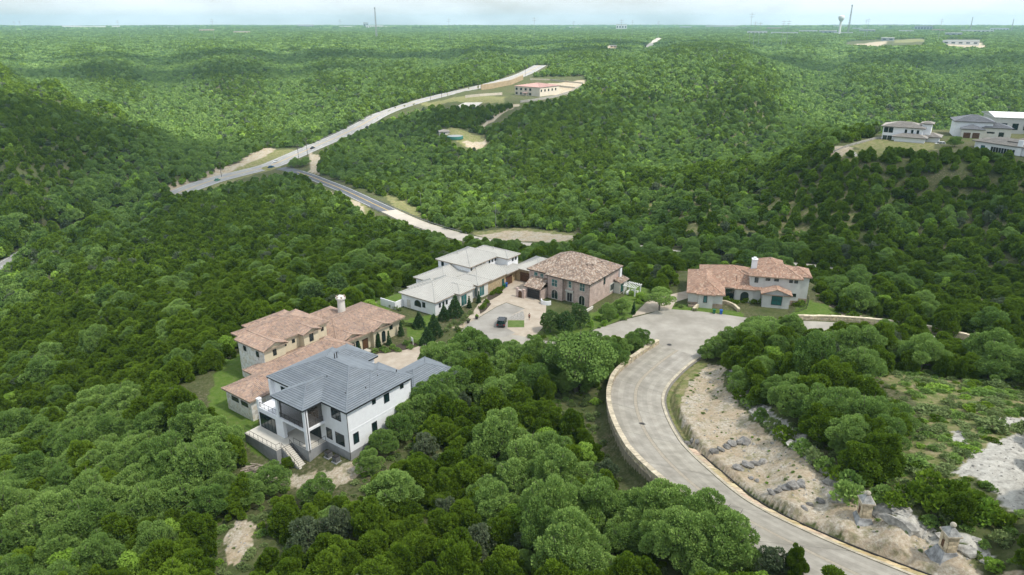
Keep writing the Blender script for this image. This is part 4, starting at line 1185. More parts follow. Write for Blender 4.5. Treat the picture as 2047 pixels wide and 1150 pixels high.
class House:
    def __init__(s, name, fr, off, label, cat='house', group=None):
        s.off = off; w = lw(fr, off[0], off[1], off[2] if len(off) > 2 else 0)
        s.root = empty(name, tuple(w), fr[1], label=label, cat=cat, group=group)
        s.rnd = random.Random(sum(map(ord, name)))

    def put(s, mb, name, mat, parent=None, label=None, kind=None, smooth=False):
        ox, oy = s.off[0], s.off[1]; oz = s.off[2] if len(s.off) > 2 else 0
        mb.v = [(a - ox, b - oy, c - oz) for a, b, c in mb.v]
        return mb.build(name, mat, parent or s.root, smooth, label=label, kind=kind)

    def walls(s, x0, x1, y0, y1, z0, z1, mat, name='wall'):
        return s.put(MB().box(x0, x1, y0, y1, z0, z1), name, mat)

    def roof(s, x0, x1, y0, y1, ze, pitch, style, mat, tones, axis=None, gable='', run=None, fascia=None, gmat=None, ov=0.5, big=1.0, cap=0.13, eave=True):
        fs, ls = hip_faces(x0, x1, y0, y1, ze, pitch, axis, gable, run)
        mb = MB()
        for f in fs: cover(mb, f, style, s.rnd, tones, big)
        ro = s.put(mb, 'roof', mat)
        mb = MB(); ridge_caps(mb, ls, cap, s.rnd, tones[:2] if style != 'barrel' else tones)
        s.put(mb, 'ridge_cap', mat, ro, kind='stuff')
        if eave:
            mb = MB(); t = 0.07; zb, zt = ze - 0.24, ze - 0.015
            mb.box(x0, x1, y0, y0 + t, zb, zt); mb.box(x0, x1, y1 - t, y1, zb, zt); mb.box(x0, x0 + t, y0 + t, y1 - t, zb, zt); mb.box(x1 - t, x1, y0 + t, y1 - t, zb, zt)
            mb.box(x0 + t, x1 - t, y0 + t, y1 - t, ze - 0.2, ze - 0.17)
            s.put(mb, 'eave', fascia or M['fascia_dark'])
        if gable and gmat:
            ax = axis or ('x' if (x1 - x0) >= (y1 - y0) else 'y')
            for g in gable:
                mb = MB()
                if ax == 'y':
                    yy = y0 + ov if g == '-' else y1 - ov - 0.2; xc = (x0 + x1) / 2; k = (x1 - x0) / 2 * pitch
                    mb.prism([(x0 + ov, yy, ze - 0.16), (x1 - ov, yy, ze - 0.16), (x1 - ov, yy, ze + ov * pitch - .06), (xc, yy, ze + k - 0.08), (x0 + ov, yy, ze + ov * pitch - .06)], (0, 0.2, 0))
                else:
                    xx = x0 + ov if g == '-' else x1 - ov - 0.2; yc = (y0 + y1) / 2; k = (y1 - y0) / 2 * pitch
                    mb.prism([(xx, y0 + ov, ze - 0.16), (xx, y1 - ov, ze - 0.16), (xx, y1 - ov, ze + ov * pitch - .06), (xx, yc, ze + k - 0.08), (xx, y0 + ov, ze + ov * pitch - .06)], (0.2, 0, 0))
                s.put(mb, 'gable_wall', gmat)
        return ro

    def opening(s, ax, val, sg, a0, a1, z0, z1, nx=1, nz=1, glass=None, frame=None, arch=False, name='window', fw=0.09, depth=0.07, sill=None):
        """a framed opening on the wall plane ax = val that looks towards sg"""
        glass, frame = glass or M['glass'], frame or M['frame_dark']

        def X(a, z, d): return (val + sg * d, a, z) if ax == 'x' else (a, val + sg * d, z)

        def bar(mb, b0, b1, c0, c1, d0, d1):
            q0, q1 = X(b0, c0, d0), X(b1, c1, d1)
            mb.box(q0[0], q1[0], q0[1], q1[1], c0, c1)
        mf = MB()
        r = (a1 - a0) / 2; ac = (a0 + a1) / 2; zs = z1 - r if arch else z1
        bar(mf, a0 - fw, a0, z0 - fw, zs, -0.02, depth); bar(mf, a1, a1 + fw, z0 - fw, zs, -0.02, depth); bar(mf, a0, a1, z0 - fw, z0, -0.02, depth)
        if arch:
            for i in range(10):
                q = []
                for k in (i, i + 1):
                    an = math.pi * k / 10
                    q.append((ac + r * math.cos(an), zs + r * math.sin(an), ac + (r + fw) * math.cos(an), zs + (r + fw) * math.sin(an)))
                pl = [X(q[0][0], q[0][1], -0.02), X(q[1][0], q[1][1], -0.02), X(q[1][2], q[1][3], -0.02), X(q[0][2], q[0][3], -0.02)]
                e = X(0, 0, depth + 0.02); e0 = X(0, 0, 0)
                mf.prism(pl, tuple(e[i_] - e0[i_] for i_ in range(3)))
        else:
            bar(mf, a0 - fw, a1 + fw, z1, z1 + fw, -0.02, depth)
        w = s.put(mf, name, frame)
        ox, oy = s.off[0], s.off[1]; oz = s.off[2] if len(s.off) > 2 else 0
        mp = MB()
        if arch:
            pl = [X(a0, z0, 0.004), X(a1, z0, 0.004)] + [X(ac + r * math.cos(math.pi * k / 10), zs + r * math.sin(math.pi * k / 10), 0.004) for k in range(11)]
            e = X(0, 0, 0.02); e0 = X(0, 0, 0)
            mp.prism(pl, tuple(e[i_] - e0[i_] for i_ in range(3)))
        else:
            bar(mp, a0, a1, z0, z1, 0.004, 0.024)
        s.put(mp, 'pane', glass, w)
        if nx > 1 or nz > 1:
            mm = MB()
            for i in range(1, nx): bar(mm, a0 + (a1 - a0) * i / nx - 0.03, a0 + (a1 - a0) * i / nx + 0.03, z0, z1 if not arch else z1 - 0.1, 0.02, 0.055)
            for i in range(1, nz): bar(mm, a0, a1, z0 + (z1 - z0) * i / nz - 0.03, z0 + (z1 - z0) * i / nz + 0.03, 0.02, 0.05)
            s.put(mm, 'glazing_bar', frame, w)
        if sill:
            ms = MB(); bar(ms, a0 - 0.15, a1 + 0.15, z0 - fw - 0.12, z0 - fw, -0.02, 0.14); s.put(ms, 'sill', sill, w)
        return w

    def garage(s, ax, val, sg, a0, a1, z0, z1, mat=None):
        mat = mat or M['door_dark']
        X = lambda a, z, d: (val + sg * d, a, z) if ax == 'x' else (a, val + sg * d, z)
        mb = MB()
        for i in range(4):
            za, zb = z0 + (z1 - z0) * i / 4 + 0.015, z0 + (z1 - z0) * (i + 1) / 4 - 0.015
            q0, q1 = X(a0, za, -0.02), X(a1, zb, 0.06); mb.box(q0[0], q1[0], q0[1], q1[1], za, zb)
        return s.put(mb, 'garage_door', mat)

    def pipe(s, x, y, z0, z1, name='downspout', r=0.055):
        return s.put(MB().tube([(x, y, z1), (x, y, z0)], r, 6), name, M['iron'])

    def railing(s, pts, h=0.95, step=1.3, name='railing', fill=True):
        """black rail along a line of 3D points"""
        mb = MB()
        for a, b in zip(pts[:-1], pts[1:]):
            a, b = Vector(a), Vector(b); up = Vector((0, 0, h)); L_ = (b - a).length; n = max(1, round(L_ / step))
            mb.tube([a + up, b + up], 0.035, 5); mb.tube([a + up * 0.12, b + up * 0.12], 0.02, 4)
            for i in range(n + 1):
                p = a.lerp(b, i / n); mb.tube([p, p + up], 0.03, 5)
            if fill:
                k = int(L_ / 0.16)
                for i in range(k):
                    p = a.lerp(b, (i + .5) / k); mb.tube([p + up * 0.12, p + up], 0.009, 3, cap=False)
        return s.put(mb, name, M['iron'])


TG = [(1, 1, 1), (0.92, 0.93, 0.95), (1.07, 1.07, 1.07)]
TT = [(1, 1, 1), (0.86, 0.86, 0.9), (1.1, 1.04, 1.0), (1.2, 1.15, 1.08), (0.76, 0.78, 0.83), (0.96, 0.9, 0.85), (1.06, 1.0, 0.97), (1.0, 1.02, 1.0)]
TO = [(1, 1, 1), (0.88, 0.85, 0.83), (1.1, 1.04, 0.98), (1.3, 1.42, 1.42), (0.8, 0.77, 0.77), (1.03, 0.94, 0.88), (1.06, 1.0, 0.97), (1.0, 1.0, 1.0)]
TM = [(1, 1, 1), (0.74, 0.74, 0.76), (1.3, 1.34, 1.34), (1.12, 1.05, 0.98), (0.85, 0.82, 0.8), (1.5, 1.62, 1.66), (1.0, 0.88, 0.8), (0.66, 0.62, 0.62)]
TP = [(1, 1, 1), (0.95, 0.95, 0.95), (1.04, 1.04, 1.03)]

# ------------------------------------------------------------------ the white stucco house with the grey roof
A = House('stucco_house', HA, (0.5, 0.5), 'white stucco house with dark grey ribbed roof and raised deck')
sw, cf = M['stucco_white'], M['concrete_found']
A.walls(0.5, 13.9, 0.5, 19.9, 1.3, 8.85, sw)
A.walls(13.9, 14.7, 0.5, 8.1, 1.3, 8.85, sw)
A.walls(9, 17, 12, 19.5, 1.3, 8.4, sw)
A.walls(15, 27, 0.3, 8.9, 0.2, 4.85, sw)
A.put(MB().box(0.44, 14.76, 0.44, 19.94, -2.2, 1.3), 'foundation', cf)
A.put(MB().box(0.47, 13.93, 0.47, 0.5, 4.9, 5.15), 'band_course', sw)
A.put(MB().box(14.7, 27.05, 0.25, 8.95, -2, 0.2), 'foundation', cf)
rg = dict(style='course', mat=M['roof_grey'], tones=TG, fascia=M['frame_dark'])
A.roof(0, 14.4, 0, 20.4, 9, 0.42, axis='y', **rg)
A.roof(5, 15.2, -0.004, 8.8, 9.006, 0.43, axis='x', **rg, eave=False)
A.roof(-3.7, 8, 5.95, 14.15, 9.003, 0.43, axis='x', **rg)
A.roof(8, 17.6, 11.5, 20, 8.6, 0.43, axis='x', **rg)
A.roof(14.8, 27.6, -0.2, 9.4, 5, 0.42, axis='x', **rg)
# lounge, porch, deck
A.walls(-3.2, 0.44, 13.6, 19.2, 1.3, 4.72, sw)
A.put(MB().box(-3.2, 0.44, 6.3, 19.2, -2.4, 1.28), 'porch_slab', M['concrete_found'])
A.put(MB().box(-3.18, 0.44, 6.32, 13.6, 1.28, 1.31), 'porch_floor', M['deck'])
A.put(MB().box(-6.2, -3.2, 10.6, 19.2, -2.6, 1.27), 'deck_base', cf)
A.put(MB().box(-6.28, -3.2, 10.52, 19.28, 1.27, 1.36), 'deck', M['deck'])
A.put(MB().box(-3.26, 0.5, 6.24, 19.26, 4.72, 5.1), 'terrace_slab', sw)
for (x, y, z0, z1) in ((-3.22, 6.26, 1.3, 8.8), (-3.22, 13.2, 1.3, 8.8), (-3.22, 18.66, 5.1, 6.5), (-0.1, 19.3, 5.1, 8.8)):
    A.put(MB().box(x, x + 0.62, y, y + 0.62, z0, z1), 'column', sw)
A.put(MB().box(-3.28, -2.54, 18.6, 19.34, 6.5, 6.62), 'column_cap', sw)
A.put(MB().box(-3.2, -2.6, 12.4, 13.6, 1.3, 4.72), 'pier', sw)
A.opening('x', -3.2, -1, 14.6, 18.7, 1.45, 4.1, 4, 1, name='sliding_door')
A.opening('x', 0.5, -1, 7.6, 10.4, 1.36, 3.9, 3, 1, name='sliding_door')
A.opening('x', 0.5, -1, 8.0, 11.0, 5.2, 7.7, 3, 1, name='sliding_door')
A.opening('x', 0.5, -1, 15.2, 17.2, 5.9, 7.9, 2, 1)
for a0, a1, z0, z1, nx in ((2.12, 4.2, 6.6, 8.2, 2), (4.75, 5.95, 2.2, 4.0, 1), (1.75, 3.7, 2.05, 4.0, 1)): A.opening('x', 0.5, -1, a0, a1, z0, z1, nx)
for a0, a1, z0, z1 in ((8.5, 9.5, 6.75, 8.2), (5.9, 6.5, 7.7, 8.3), (12.3, 12.9, 7.75, 8.35), (11.15, 11.8, 2.4, 4.2), (5.45, 6.4, 2.7, 4.25), (1.45, 2.4, 2.5, 4.25)): A.opening('y', 0.5, -1, a0, a1, z0, z1)
A.opening('y', 0.3, -1, 19, 20.2, 2.2, 3.6)
A.pipe(0.38, 0.38, 0.2, 8.7); A.pipe(14.82, 0.38, 0.2, 8.7); A.pipe(-3.0, 6.14, 1.0, 8.6)
A.railing([(-6.15, 19.1, 1.36), (-6.15, 10.65, 1.36), (-5.35, 10.65, 1.36)], fill=False)
A.railing([(-3.1, 10.2, 1.31), (-3.1, 6.95, 1.31)], fill=False); A.railing([(-2.5, 6.4, 1.31), (0.4, 6.4, 1.31)], fill=False)
A.railing([(-3.05, 18.6, 5.1), (-3.05, 13.9, 5.1)]); A.railing([(-3.05, 13.15, 5.1), (-3.05, 6.95, 5.1)]); A.railing([(-2.5, 6.5, 5.1), (0.4, 6.5, 5.1)])
sm = bpy.data.materials.new('insect_screen'); sm.use_nodes = True
t = sm.node_tree; mo = t.nodes['Material Output']; tp = t.nodes.new('ShaderNodeBsdfTransparent'); mx = t.nodes.new('ShaderNodeMixShader'); mx.inputs[0].default_value = 0.45
t.nodes['Principled BSDF'].inputs['Base Color'].default_value = (0.075, 0.062, 0.05, 1); t.nodes['Principled BSDF'].inputs['Roughness'].default_value = 0.9
t.links.new(tp.outputs[0], mx.inputs[1]); t.links.new(t.nodes['Principled BSDF'].outputs[0], mx.inputs[2]); t.links.new(mx.outputs[0], mo.inputs[0])
A.put(MB().box(-2.92, -2.90, 6.9, 13.2, 5.1, 8.75), 'screen', sm); A.put(MB().box(-2.6, 0.42, 6.6, 6.62, 5.1, 8.75), 'screen', sm)
for i in range(13):
    y1 = 10.52 - i * 0.32; z1 = 1.20 - i * 0.19
    A.put(MB().box(-5.15, -3.75, y1 - 0.32, y1, z1 - 0.17, z1), 'stair_tread', M['deck'])
A.put(MB().prism([(-5.22, 10.5, 1.1), (-5.22, 10.5, -2), (-5.22, 6.5, -2.4), (-5.22, 6.5, -1.3)], (0.07, 0, 0)), 'stair_wall', cf)
A.railing([(-5.2, 10.5, 1.25), (-5.2, 6.5, -1.1)], fill=False, name='stair_rail'); A.railing([(-3.7, 10.4, 1.25), (-3.7, 6.5, -1.1)], fill=False, name='stair_rail')
for (x, y, z) in ((8.2, 12.0, 11.9), (9.0, 12.4, 11.7), (4.1, 9.2, 10.8), (9.8, 3.2, 10.4), (6.2, 2.2, 10.0), (13.4, 2.4, 10.1), (2.8, 3.2, 10.2)):
    A.put(MB().tube([(x, y, z - 0.4), (x, y, z + (0.75 if z > 11 else 0.2))], 0.09, 7), 'vent_pipe', M['iron'])

# ------------------------------------------------------------------ the terracotta house with stone and stucco walls
B = House('terracotta_house', HA, (10, 35), 'cream stucco house with terracotta tile roofs and round chimney')
cs, st = M['stucco_cream'], M['stone_white']
rt = dict(style='barrel', mat=M['roof_terra'], tones=TT, fascia=M['fascia_tan'])
B.walls(-1.9, 8.5, 23.3, 30.9, -3, 4.05, st); B.roof(-2.4, 9, 22.8, 31.4, 4.2, 0.36, axis='x', **rt)
B.walls(4.6, 23.5, 26.6, 33.5, -2, 4.05, cs); B.roof(4, 24.2, 26, 34.5, 4.25, 0.36, axis='x', **rt)
B.walls(7.1, 11.8, 31.5, 39.8, -2, 7.85, cs); B.roof(6.6, 12.3, 31, 40.3, 8, 0.36, axis='y', gable='-+', gmat=cs, **rt)
B.put(MB().box(7.02, 7.1, 31.48, 39.82, -2.5, 7.82), 'stone_facing', st)
B.walls(11.8, 23.1, 33, 43, -1, 7.85, cs); B.roof(8, 23.6, 32.5, 43.5, 8, 0.34, axis='x', **rt)
B.walls(16.3, 19.9, 31.5, 33, 3, 7.85, cs); B.roof(15.8, 20.4, 31, 37, 8.02, 0.36, axis='y', gable='-', gmat=cs, **rt)
B.walls(12.5, 22, 36, 45.5, -1, 7.3, cs); B.roof(12, 22.5, 36, 46, 7.6, 0.34, axis='y', **rt)
B.walls(22.5, 40.8, 29.4, 42.4, -0.5, 3.85, cs); B.roof(22, 41.4, 28.4, 43, 4.0, 0.33, axis='x', run=(5, 3.8), **rt)
B.walls(23.4, 28.7, 29.1, 33, -0.5, 3.85, cs); B.roof(22.9, 29.2, 28.6, 35.5, 4.05, 0.38, axis='y', gable='-', gmat=cs, **rt)
B.walls(31.7, 36.4, 28.4, 32, -0.5, 3.85, cs); B.roof(31.2, 36.9, 27.9, 35, 4.03, 0.38, axis='y', gable='-', gmat=cs, **rt)
B.walls(27.5, 34.5, 41, 45.8, -0.5, 4.05, cs); B.roof(27, 35, 40, 46.3, 4.3, 0.34, axis='x', **rt)
B.put(MB().lathe([(0.95, 3), (0.85, 6.6), (0.82, 8.0), (1.12, 8.15), (1.15, 8.5), (0.8, 8.7), (0.55, 8.9)], 33.3, 40.2, 0, 14), 'chimney', M['stucco_pale'])
for k in range(6):
    a = k * math.pi / 3
    B.put(MB().box(33.3 + 0.95 * math.cos(a) - .14, 33.3 + 0.95 * math.cos(a) + .14, 40.2 + 0.95 * math.sin(a) - .14, 40.2 + 0.95 * math.sin(a) + .14, 8.5, 8.85), 'chimney_crown', M['roof_terra'])
for a0, a1, z0, z1 in ((37.3, 38.0, 6.3, 7.2), (33.2, 33.9, 6.2, 7.2)): B.opening('x', 7.02, -1, a0, a1, z0, z1)
B.opening('y', 31.5, -1, 9.1, 9.7, 6.2, 7.3); B.opening('y', 31.5, -1, 17.7, 18.5, 6.0, 7.6, arch=True)
for a in (12.6, 14.6, 21.8): B.opening('y', 33, -1, a, a + 0.5, 6.4, 7.0)
for a0, a1 in ((24.3, 25.2), (25.9, 26.9), (27.3, 28.1)): B.opening('y', 29.1, -1, a0, a1, 0.5, 2.9, arch=True)
for a0, a1 in ((32.4, 33.3), (34.1, 35.0)): B.opening('y', 28.4, -1, a0, a1, 0.5, 2.9, arch=True)
B.opening('y', 29.4, -1, 37.2, 38.2, 2.0, 2.9); B.opening('y', 29.4, -1, 29.4, 30.8, 0.1, 2.4, name='door', glass=M['door_wood'])
for a0, a1 in ((27.2, 29.1), (24.4, 26.2)): B.opening('x', -1.9, -1, a0, a1, 2.5, 3.2)
B.put(MB().box(24.0, 30.0, 27.6, 29.0, -0.4, 0.35), 'porch_step', M['deck'])

# ------------------------------------------------------------------ the ranch house with the pale metal roof
C = House('metal_roof_house', HC, (20, 6), 'long white house with pale standing-seam metal roofs')
wc = M['stucco_white']
rm = dict(style='seam', mat=M['roof_metal'], tones=TP, fascia=M['fascia_tan'])
C.walls(5.2, 20, 1.8, 12.9, -1, 3.45, wc); C.roof(4.7, 22, 1.3, 13.4, 3.6, 0.38, axis='x', **rm)
C.walls(12.5, 17.6, 0.3, 5, -1, 3.65, M['stucco_pale']); C.roof(12, 18.1, -0.2, 8, 3.8, 0.38, axis='y', **rm)
C.walls(19.9, 24, 0.4, 6, -1, 3.65, M['stucco_pale']); C.roof(19.4, 25, -0.12, 9, 3.8, 0.45, axis='y', **rm)
C.walls(22, 35, 0.45, 12, -1, 3.4, M['stone_tan']); C.roof(20, 36, 0.0, 13, 3.58, 0.38, axis='x', **rm)
C.walls(15.4, 30, 8, 17.6, -2, 3.45, wc); C.roof(14.9, 31, 7, 18.1, 3.62, 0.42, axis='x', **rm)
C.walls(9.1, 15.4, 8, 13.8, -1, 3.45, wc); C.roof(8.6, 17, 5, 14.3, 3.64, 0.36, axis='x', **rm)
C.walls(23.7, 36.5, 6.1, 17.1, 0, 6.35, wc); C.roof(23.2, 37, 5.6, 17.6, 6.5, 0.38, axis='x', **rm)
C.walls(35.2, 40, 2.3, 13, 0, 6.33, wc); C.roof(34.7, 40.5, 1.8, 15, 6.48, 0.42, axis='y', **rm)
C.walls(35, 38.5, 1.0, 3, -1, 3.3, M['stone_tan']); C.roof(31.5, 40, -0.3, 6, 3.5, 0.34, axis='x', **rm)
C.walls(37.3, 48, -7.5, 1.6, -1, 3.4, M['stone_tan']); C.roof(36.8, 48.5, -8, 2.1, 3.6, 0.38, axis='x', **rm)
C.garage('y', 0.45, -1, 31.9, 34.6, 0, 2.5, M['door_wood']); C.garage('x', 37.3, -1, -3.8, -0.4, 0, 2.7, M['door_wood'])
for a0, a1, z0, z1, ar in ((6.5, 8.5, 1.2, 2.7, True), (5.1, 5.9, 1.4, 2.6, False)): C.opening('x', 5.2, -1, a0, a1, z0, z1, arch=ar)
C.opening('x', 5.2, -1, 10.1, 11.0, 0.0, 2.1, name='door', glass=M['frame_pale'], frame=M['frame_pale'])
for a in (6.6, 7.9, 9.1): C.opening('y', 1.8, -1, a, a + 0.5, 1.8, 2.7)
C.opening('y', 0.3, -1, 13.1, 15.1, 0.3, 3.0, 2, 1, M['teal'], M['frame_pale']); C.opening('x', 12.5, -1, 1.0, 1.7, 0.3, 3.0, 1, 1, M['teal'], M['frame_pale'])
C.opening('y', 0.4, -1, 20.5, 22.3, 0.5, 3.1, 2, 1, M['teal'], M['frame_pale']); C.opening('x', 19.9, -1, 0.8, 1.3, 0.5, 3.1, 1, 1, M['teal'], M['frame_pale'])
C.opening('y', 1.8, -1, 18.2, 19.3, 0.0, 2.3, name='door', glass=M['door_wood'])
C.opening('y', 0.45, -1, 30.2, 30.9, 0.1, 2.3, name='door', glass=M['teal'])
for a in (24.1, 26.0, 27.8, 29.4, 31.8, 33.1, 34.4): C.opening('y', 6.1, -1, a, a + 0.5, 5.3, 6.05)
C.opening('x', 23.7, -1, 15.2, 15.9, 4.9, 6.1); C.opening('y', 2.3, -1, 37.2, 37.8, 5.2, 5.9); C.opening('y', 2.3, -1, 38.6, 39.2, 5.2, 5.9)
for x, y, z in ((10.5, 10.5, 5.1), (27, 13, 8.6), (30, 12.2, 9.0), (37, 8.5, 7.9)): C.put(MB().tube([(x, y, z - .6), (x, y, z + .35)], 0.09, 7), 'vent_pipe', M['roof_metal'])
gw = MB(); gw.box(2.6, 5.1, 12.5, 12.75, -1, 1.9); gw.box(2.4, 2.65, 12.5, 17.6, -1, 1.9)
tag(C.put(gw, 'garden_wall', wc))

# ------------------------------------------------------------------ the brick house with the mottled roof
D = House('brick_house', HD, (8, 8), 'pink brick two-storey house with mottled brown hip roof')
pb = M['pinkbrick']
rd = dict(style='barrel', mat=M['roof_mott'], tones=TM, fascia=M['fascia_dark'])
D.walls(1.0, 16.5, 0.7, 19, -1, 6.15, pb); D.roof(0.5, 17, 0.2, 19.5, 6.3, 0.50, axis='y', **rd)
D.walls(0.1, 1.0, 8.2, 12.7, -1, 6.15, pb); D.walls(0.45, 1.0, 0.72, 5.0, -1, 6.15, pb); D.roof(-0.5, 15, 0.1, 13.1, 6.304, 0.51, axis='x', **rd)
D.walls(-2.7, 1.0, 12.8, 17.6, -1, 2.95, pb)
mb = MB(); cover(mb, [(-3.2, 18.0, 3.0), (-3.2, 12.72, 3.0), (0.98, 12.72, 4.7), (0.98, 18.0, 4.7)], 'barrel', D.rnd, TM); D.put(mb, 'garage_roof', M['roof_mott'])
D.put(MB().box(-3.2, 0.9, 12.75, 18.0, 2.8, 2.96), 'eave', M['fascia_dark'])
D.garage('x', -2.7, -1, 13.2, 17.0, 0.05, 2.5)
fp = M['frame_pale']
for a0, a1, z0, z1, nx in ((16.4, 17.4, 4.0, 5.7, 2), (14.6, 15.5, 4.0, 5.7, 2)): D.opening('x', 1.0, -1, a0, a1, z0, z1, nx, 2, M['teal'], fp)
D.opening('x', 0.1, -1, 9.8, 11.4, 3.5, 5.3, 2, 2, M['teal'], fp); D.opening('x', 1.0, -1, 6.2, 6.95, 3.8, 5.4, 1, 2, M['teal'], fp, fw=0.3)
D.opening('x', 0.45, -1, 2.0, 3.4, 3.9, 5.8, 2, 2, M['teal'], fp)
D.opening('x', 0.1, -1, 9.6, 11.4, 0.2, 2.6, 2, 1, M['glass'], fp, True); D.opening('x', 0.45, -1, 1.9, 3.5, 0.2, 2.6, 2, 1, M['glass'], fp, True)
D.opening('x', 1.0, -1, 5.9, 7.3, 0.05, 2.3, 2, 1, M['door_dark'], fp, name='door', fw=0.3)
D.put(MB().box(0.6, 1.0, 5.4, 7.8, 2.7, 3.1), 'door_hood', fp)
D.opening('y', 0.7, -1, 7.7, 8.4, 3.9, 5.6, 1, 2); D.opening('y', 0.7, -1, 11.4, 13.2, 0.9, 2.6, 2, 1, M['glass'], fp, fw=0.35)
D.put(MB().box(15.6, 16.6, 0.2, 0.7, -0.5, 6.0), 'flue', M['stucco_white'])
D.walls(13.2, 17.2, -1.2, 0.7, -0.5, 2.9, M['stucco_pale'])
mb = MB(); cover(mb, [(12.9, -1.7, 3.0), (17.6, -1.7, 3.0), (17.6, 0.68, 3.7), (12.9, 0.68, 3.7)], 'barrel', D.rnd, TM); D.put(mb, 'side_roof', M['roof_mott'])
D.opening('y', -1.2, -1, 13.6, 15.0, 0.3, 2.4, 2, 1, M['teal'], M['frame_dark'])
for x, y in ((0.4, 0.62), (0.02, 8.1), (0.02, 12.8), (16.6, 0.1)): D.pipe(x, y, 0, 6.1)
for x, y, z in ((6, 4.6, 9.0), (7.8, 4.0, 8.5), (11.8, 3.6, 8.3), (9, 14.6, 8.9)): D.put(MB().box(x - .25, x + .25, y - .2, y + .2, z - .5, z + .25), 'roof_vent', M['roof_mott'])
pw = MB()
for (y0, y1, h_) in ((16.9, 17.5, 2.3), (17.5, 18.9, 2.1), (18.9, 19.5, 2.3)): pw.box(-4.3, -3.75, y0, y1, -0.5, h_)
pw.box(-4.36, -3.7, 16.84, 17.56, 2.3, 2.45); pw.box(-4.36, -3.7, 18.84, 19.56, 2.3, 2.45); pw.box(-3.75, -2.7, 17.0, 17.4, -.5, 2.1)
D.put(pw, 'entry_wall', pb)
D.opening('x', -4.3, -1, 17.7, 18.6, 0, 1.8, name='gate', glass=M['door_wood'], frame=M['door_wood'], arch=True)
mb = MB()
for k in range(10):
    a0, a1 = R(100 + k * 16), R(100 + (k + 1) * 16)
    c = (-3.4, 10.6); r0, r1 = 1.25, 1.5
    mb.prism([(c[0] + r0 * math.cos(a0), c[1] + r0 * math.sin(a0), -0.3), (c[0] + r1 * math.cos(a0), c[1] + r1 * math.sin(a0), -0.3), (c[0] + r1 * math.cos(a1), c[1] + r1 * math.sin(a1), -0.3), (c[0] + r0 * math.cos(a1), c[1] + r0 * math.sin(a1), -0.3)], (0, 0, 1.35))
D.put(mb, 'curved_wall', M['stucco_white'])
D.walls(-3.5, 0.4, -0.6, -0.35, -0.4, 0.7, M['stucco_pale'], 'planter_wall')

# ------------------------------------------------------------------ the terracotta house by the cul-de-sac
E = House('stucco_villa', HE, (12, 9), 'grey-white stucco villa with orange tile roofs by the cul-de-sac')
sg_ = M['stucco_grey']
ro = dict(style='barrel', mat=M['roof_orange'], tones=TO, fascia=M['fascia_tan'])
E.walls(0.5, 8.7, 0.5, 17, -0.5, 3.45, sg_); E.roof(0, 9.2, 0, 17.8, 3.6, 0.43, axis='y', **ro)
E.walls(2.9, 6.4, -0.1, 0.5, -0.5, 3.45, sg_); E.roof(2.4, 6.9, -0.6, 4.5, 3.62, 0.45, axis='y', **ro)
E.walls(3.6, 18, 6.6, 22, -0.5, 3.45, sg_); E.roof(3.0, 19, 6.1, 22.6, 3.61, 0.40, axis='x', **ro)
E.walls(12, 16.2, 6.2, 8, -0.5, 3.45, sg_); E.roof(11.5, 16.8, 5.6, 13, 3.63, 0.42, axis='y', **ro)
E.walls(18.3, 24.6, 4.1, 8, -0.5, 3.45, sg_); E.roof(17.8, 25.1, 3.6, 9.5, 3.6, 0.37, axis='y', gable='-', gmat=sg_, **ro)
E.walls(17.4, 27, 7.2, 15.5, -0.5, 6.85, sg_); E.roof(16.9, 27.5, 6.7, 16, 7, 0.45, axis='x', **ro)
E.walls(15.2, 18.4, 7.1, 11, -0.5, 6.83, sg_); E.roof(14.7, 18.9, 6.6, 11.5, 7.01, 0.5, axis='y', **ro)
E.walls(24, 29.3, 9.3, 15.3, -0.5, 6.83, sg_); E.roof(23.5, 29.8, 8.8, 15.8, 6.98, 0.45, axis='y', **ro)
E.walls(17.5, 23.5, 14, 20.5, -0.5, 6.8, sg_); E.roof(17, 24, 12, 21, 7.02, 0.5, axis='y', **ro)
for q in ((25.2, 27.06, 7.14, 8, -.5, 1.2), (27, 29.36, 9.24, 10, -.5, 1.2), (6.4, 8.76, 0.44, 1.2, -.5, 1.1), (0.44, 2.9, 0.44, 1.2, -.5, 1.1)): E.put(MB().box(*q), 'stone_base', M['stone_brown'])
E.put(MB().box(15.6, 16.9, 12.3, 13.6, 5, 9.4).box(15.5, 17.0, 12.2, 13.7, 9.4, 9.6).box(15.9, 16.6, 12.6, 13.3, 9.6, 10.0), 'chimney', M['stucco_white'])
E.opening('y', -0.1, -1, 4.2, 4.95, 1.5, 3.1, 1, 1, M['teal']); E.opening('y', 6.6, -1, 9.6, 11.6, 0.4, 3.0, 2, 2, M['glass'])
E.opening('y', 6.2, -1, 13.2, 15.2, 0.0, 2.9, 1, 1, M['glass'], sg_, True, 'archway', fw=0.25, depth=0.2)
E.opening('y', 4.1, -1, 20.5, 22.8, 0.9, 3.1, 2, 2, M['teal'])
E.opening('y', 7.1, -1, 16.3, 17.0, 5.3, 6.5)
for a0, a1, z0, z1 in ((18.9, 19.8, 6.0, 6.6), (20.9, 21.8, 6.0, 6.6), (24.4, 25.1, 5.9, 6.6), (25.6, 26.3, 5.9, 6.6), (25.5, 26.3, 2.3, 3.0)): E.opening('y', 7.2, -1, a0, a1, z0, z1)
E.pipe(12.0, 8.6, 4.2, 6.0, 'vent_pipe')
E.put(MB().box(0.6, 2.7, -0.5, 0.3, -0.3, 0.5), 'entry_step', M['stone_brown'])

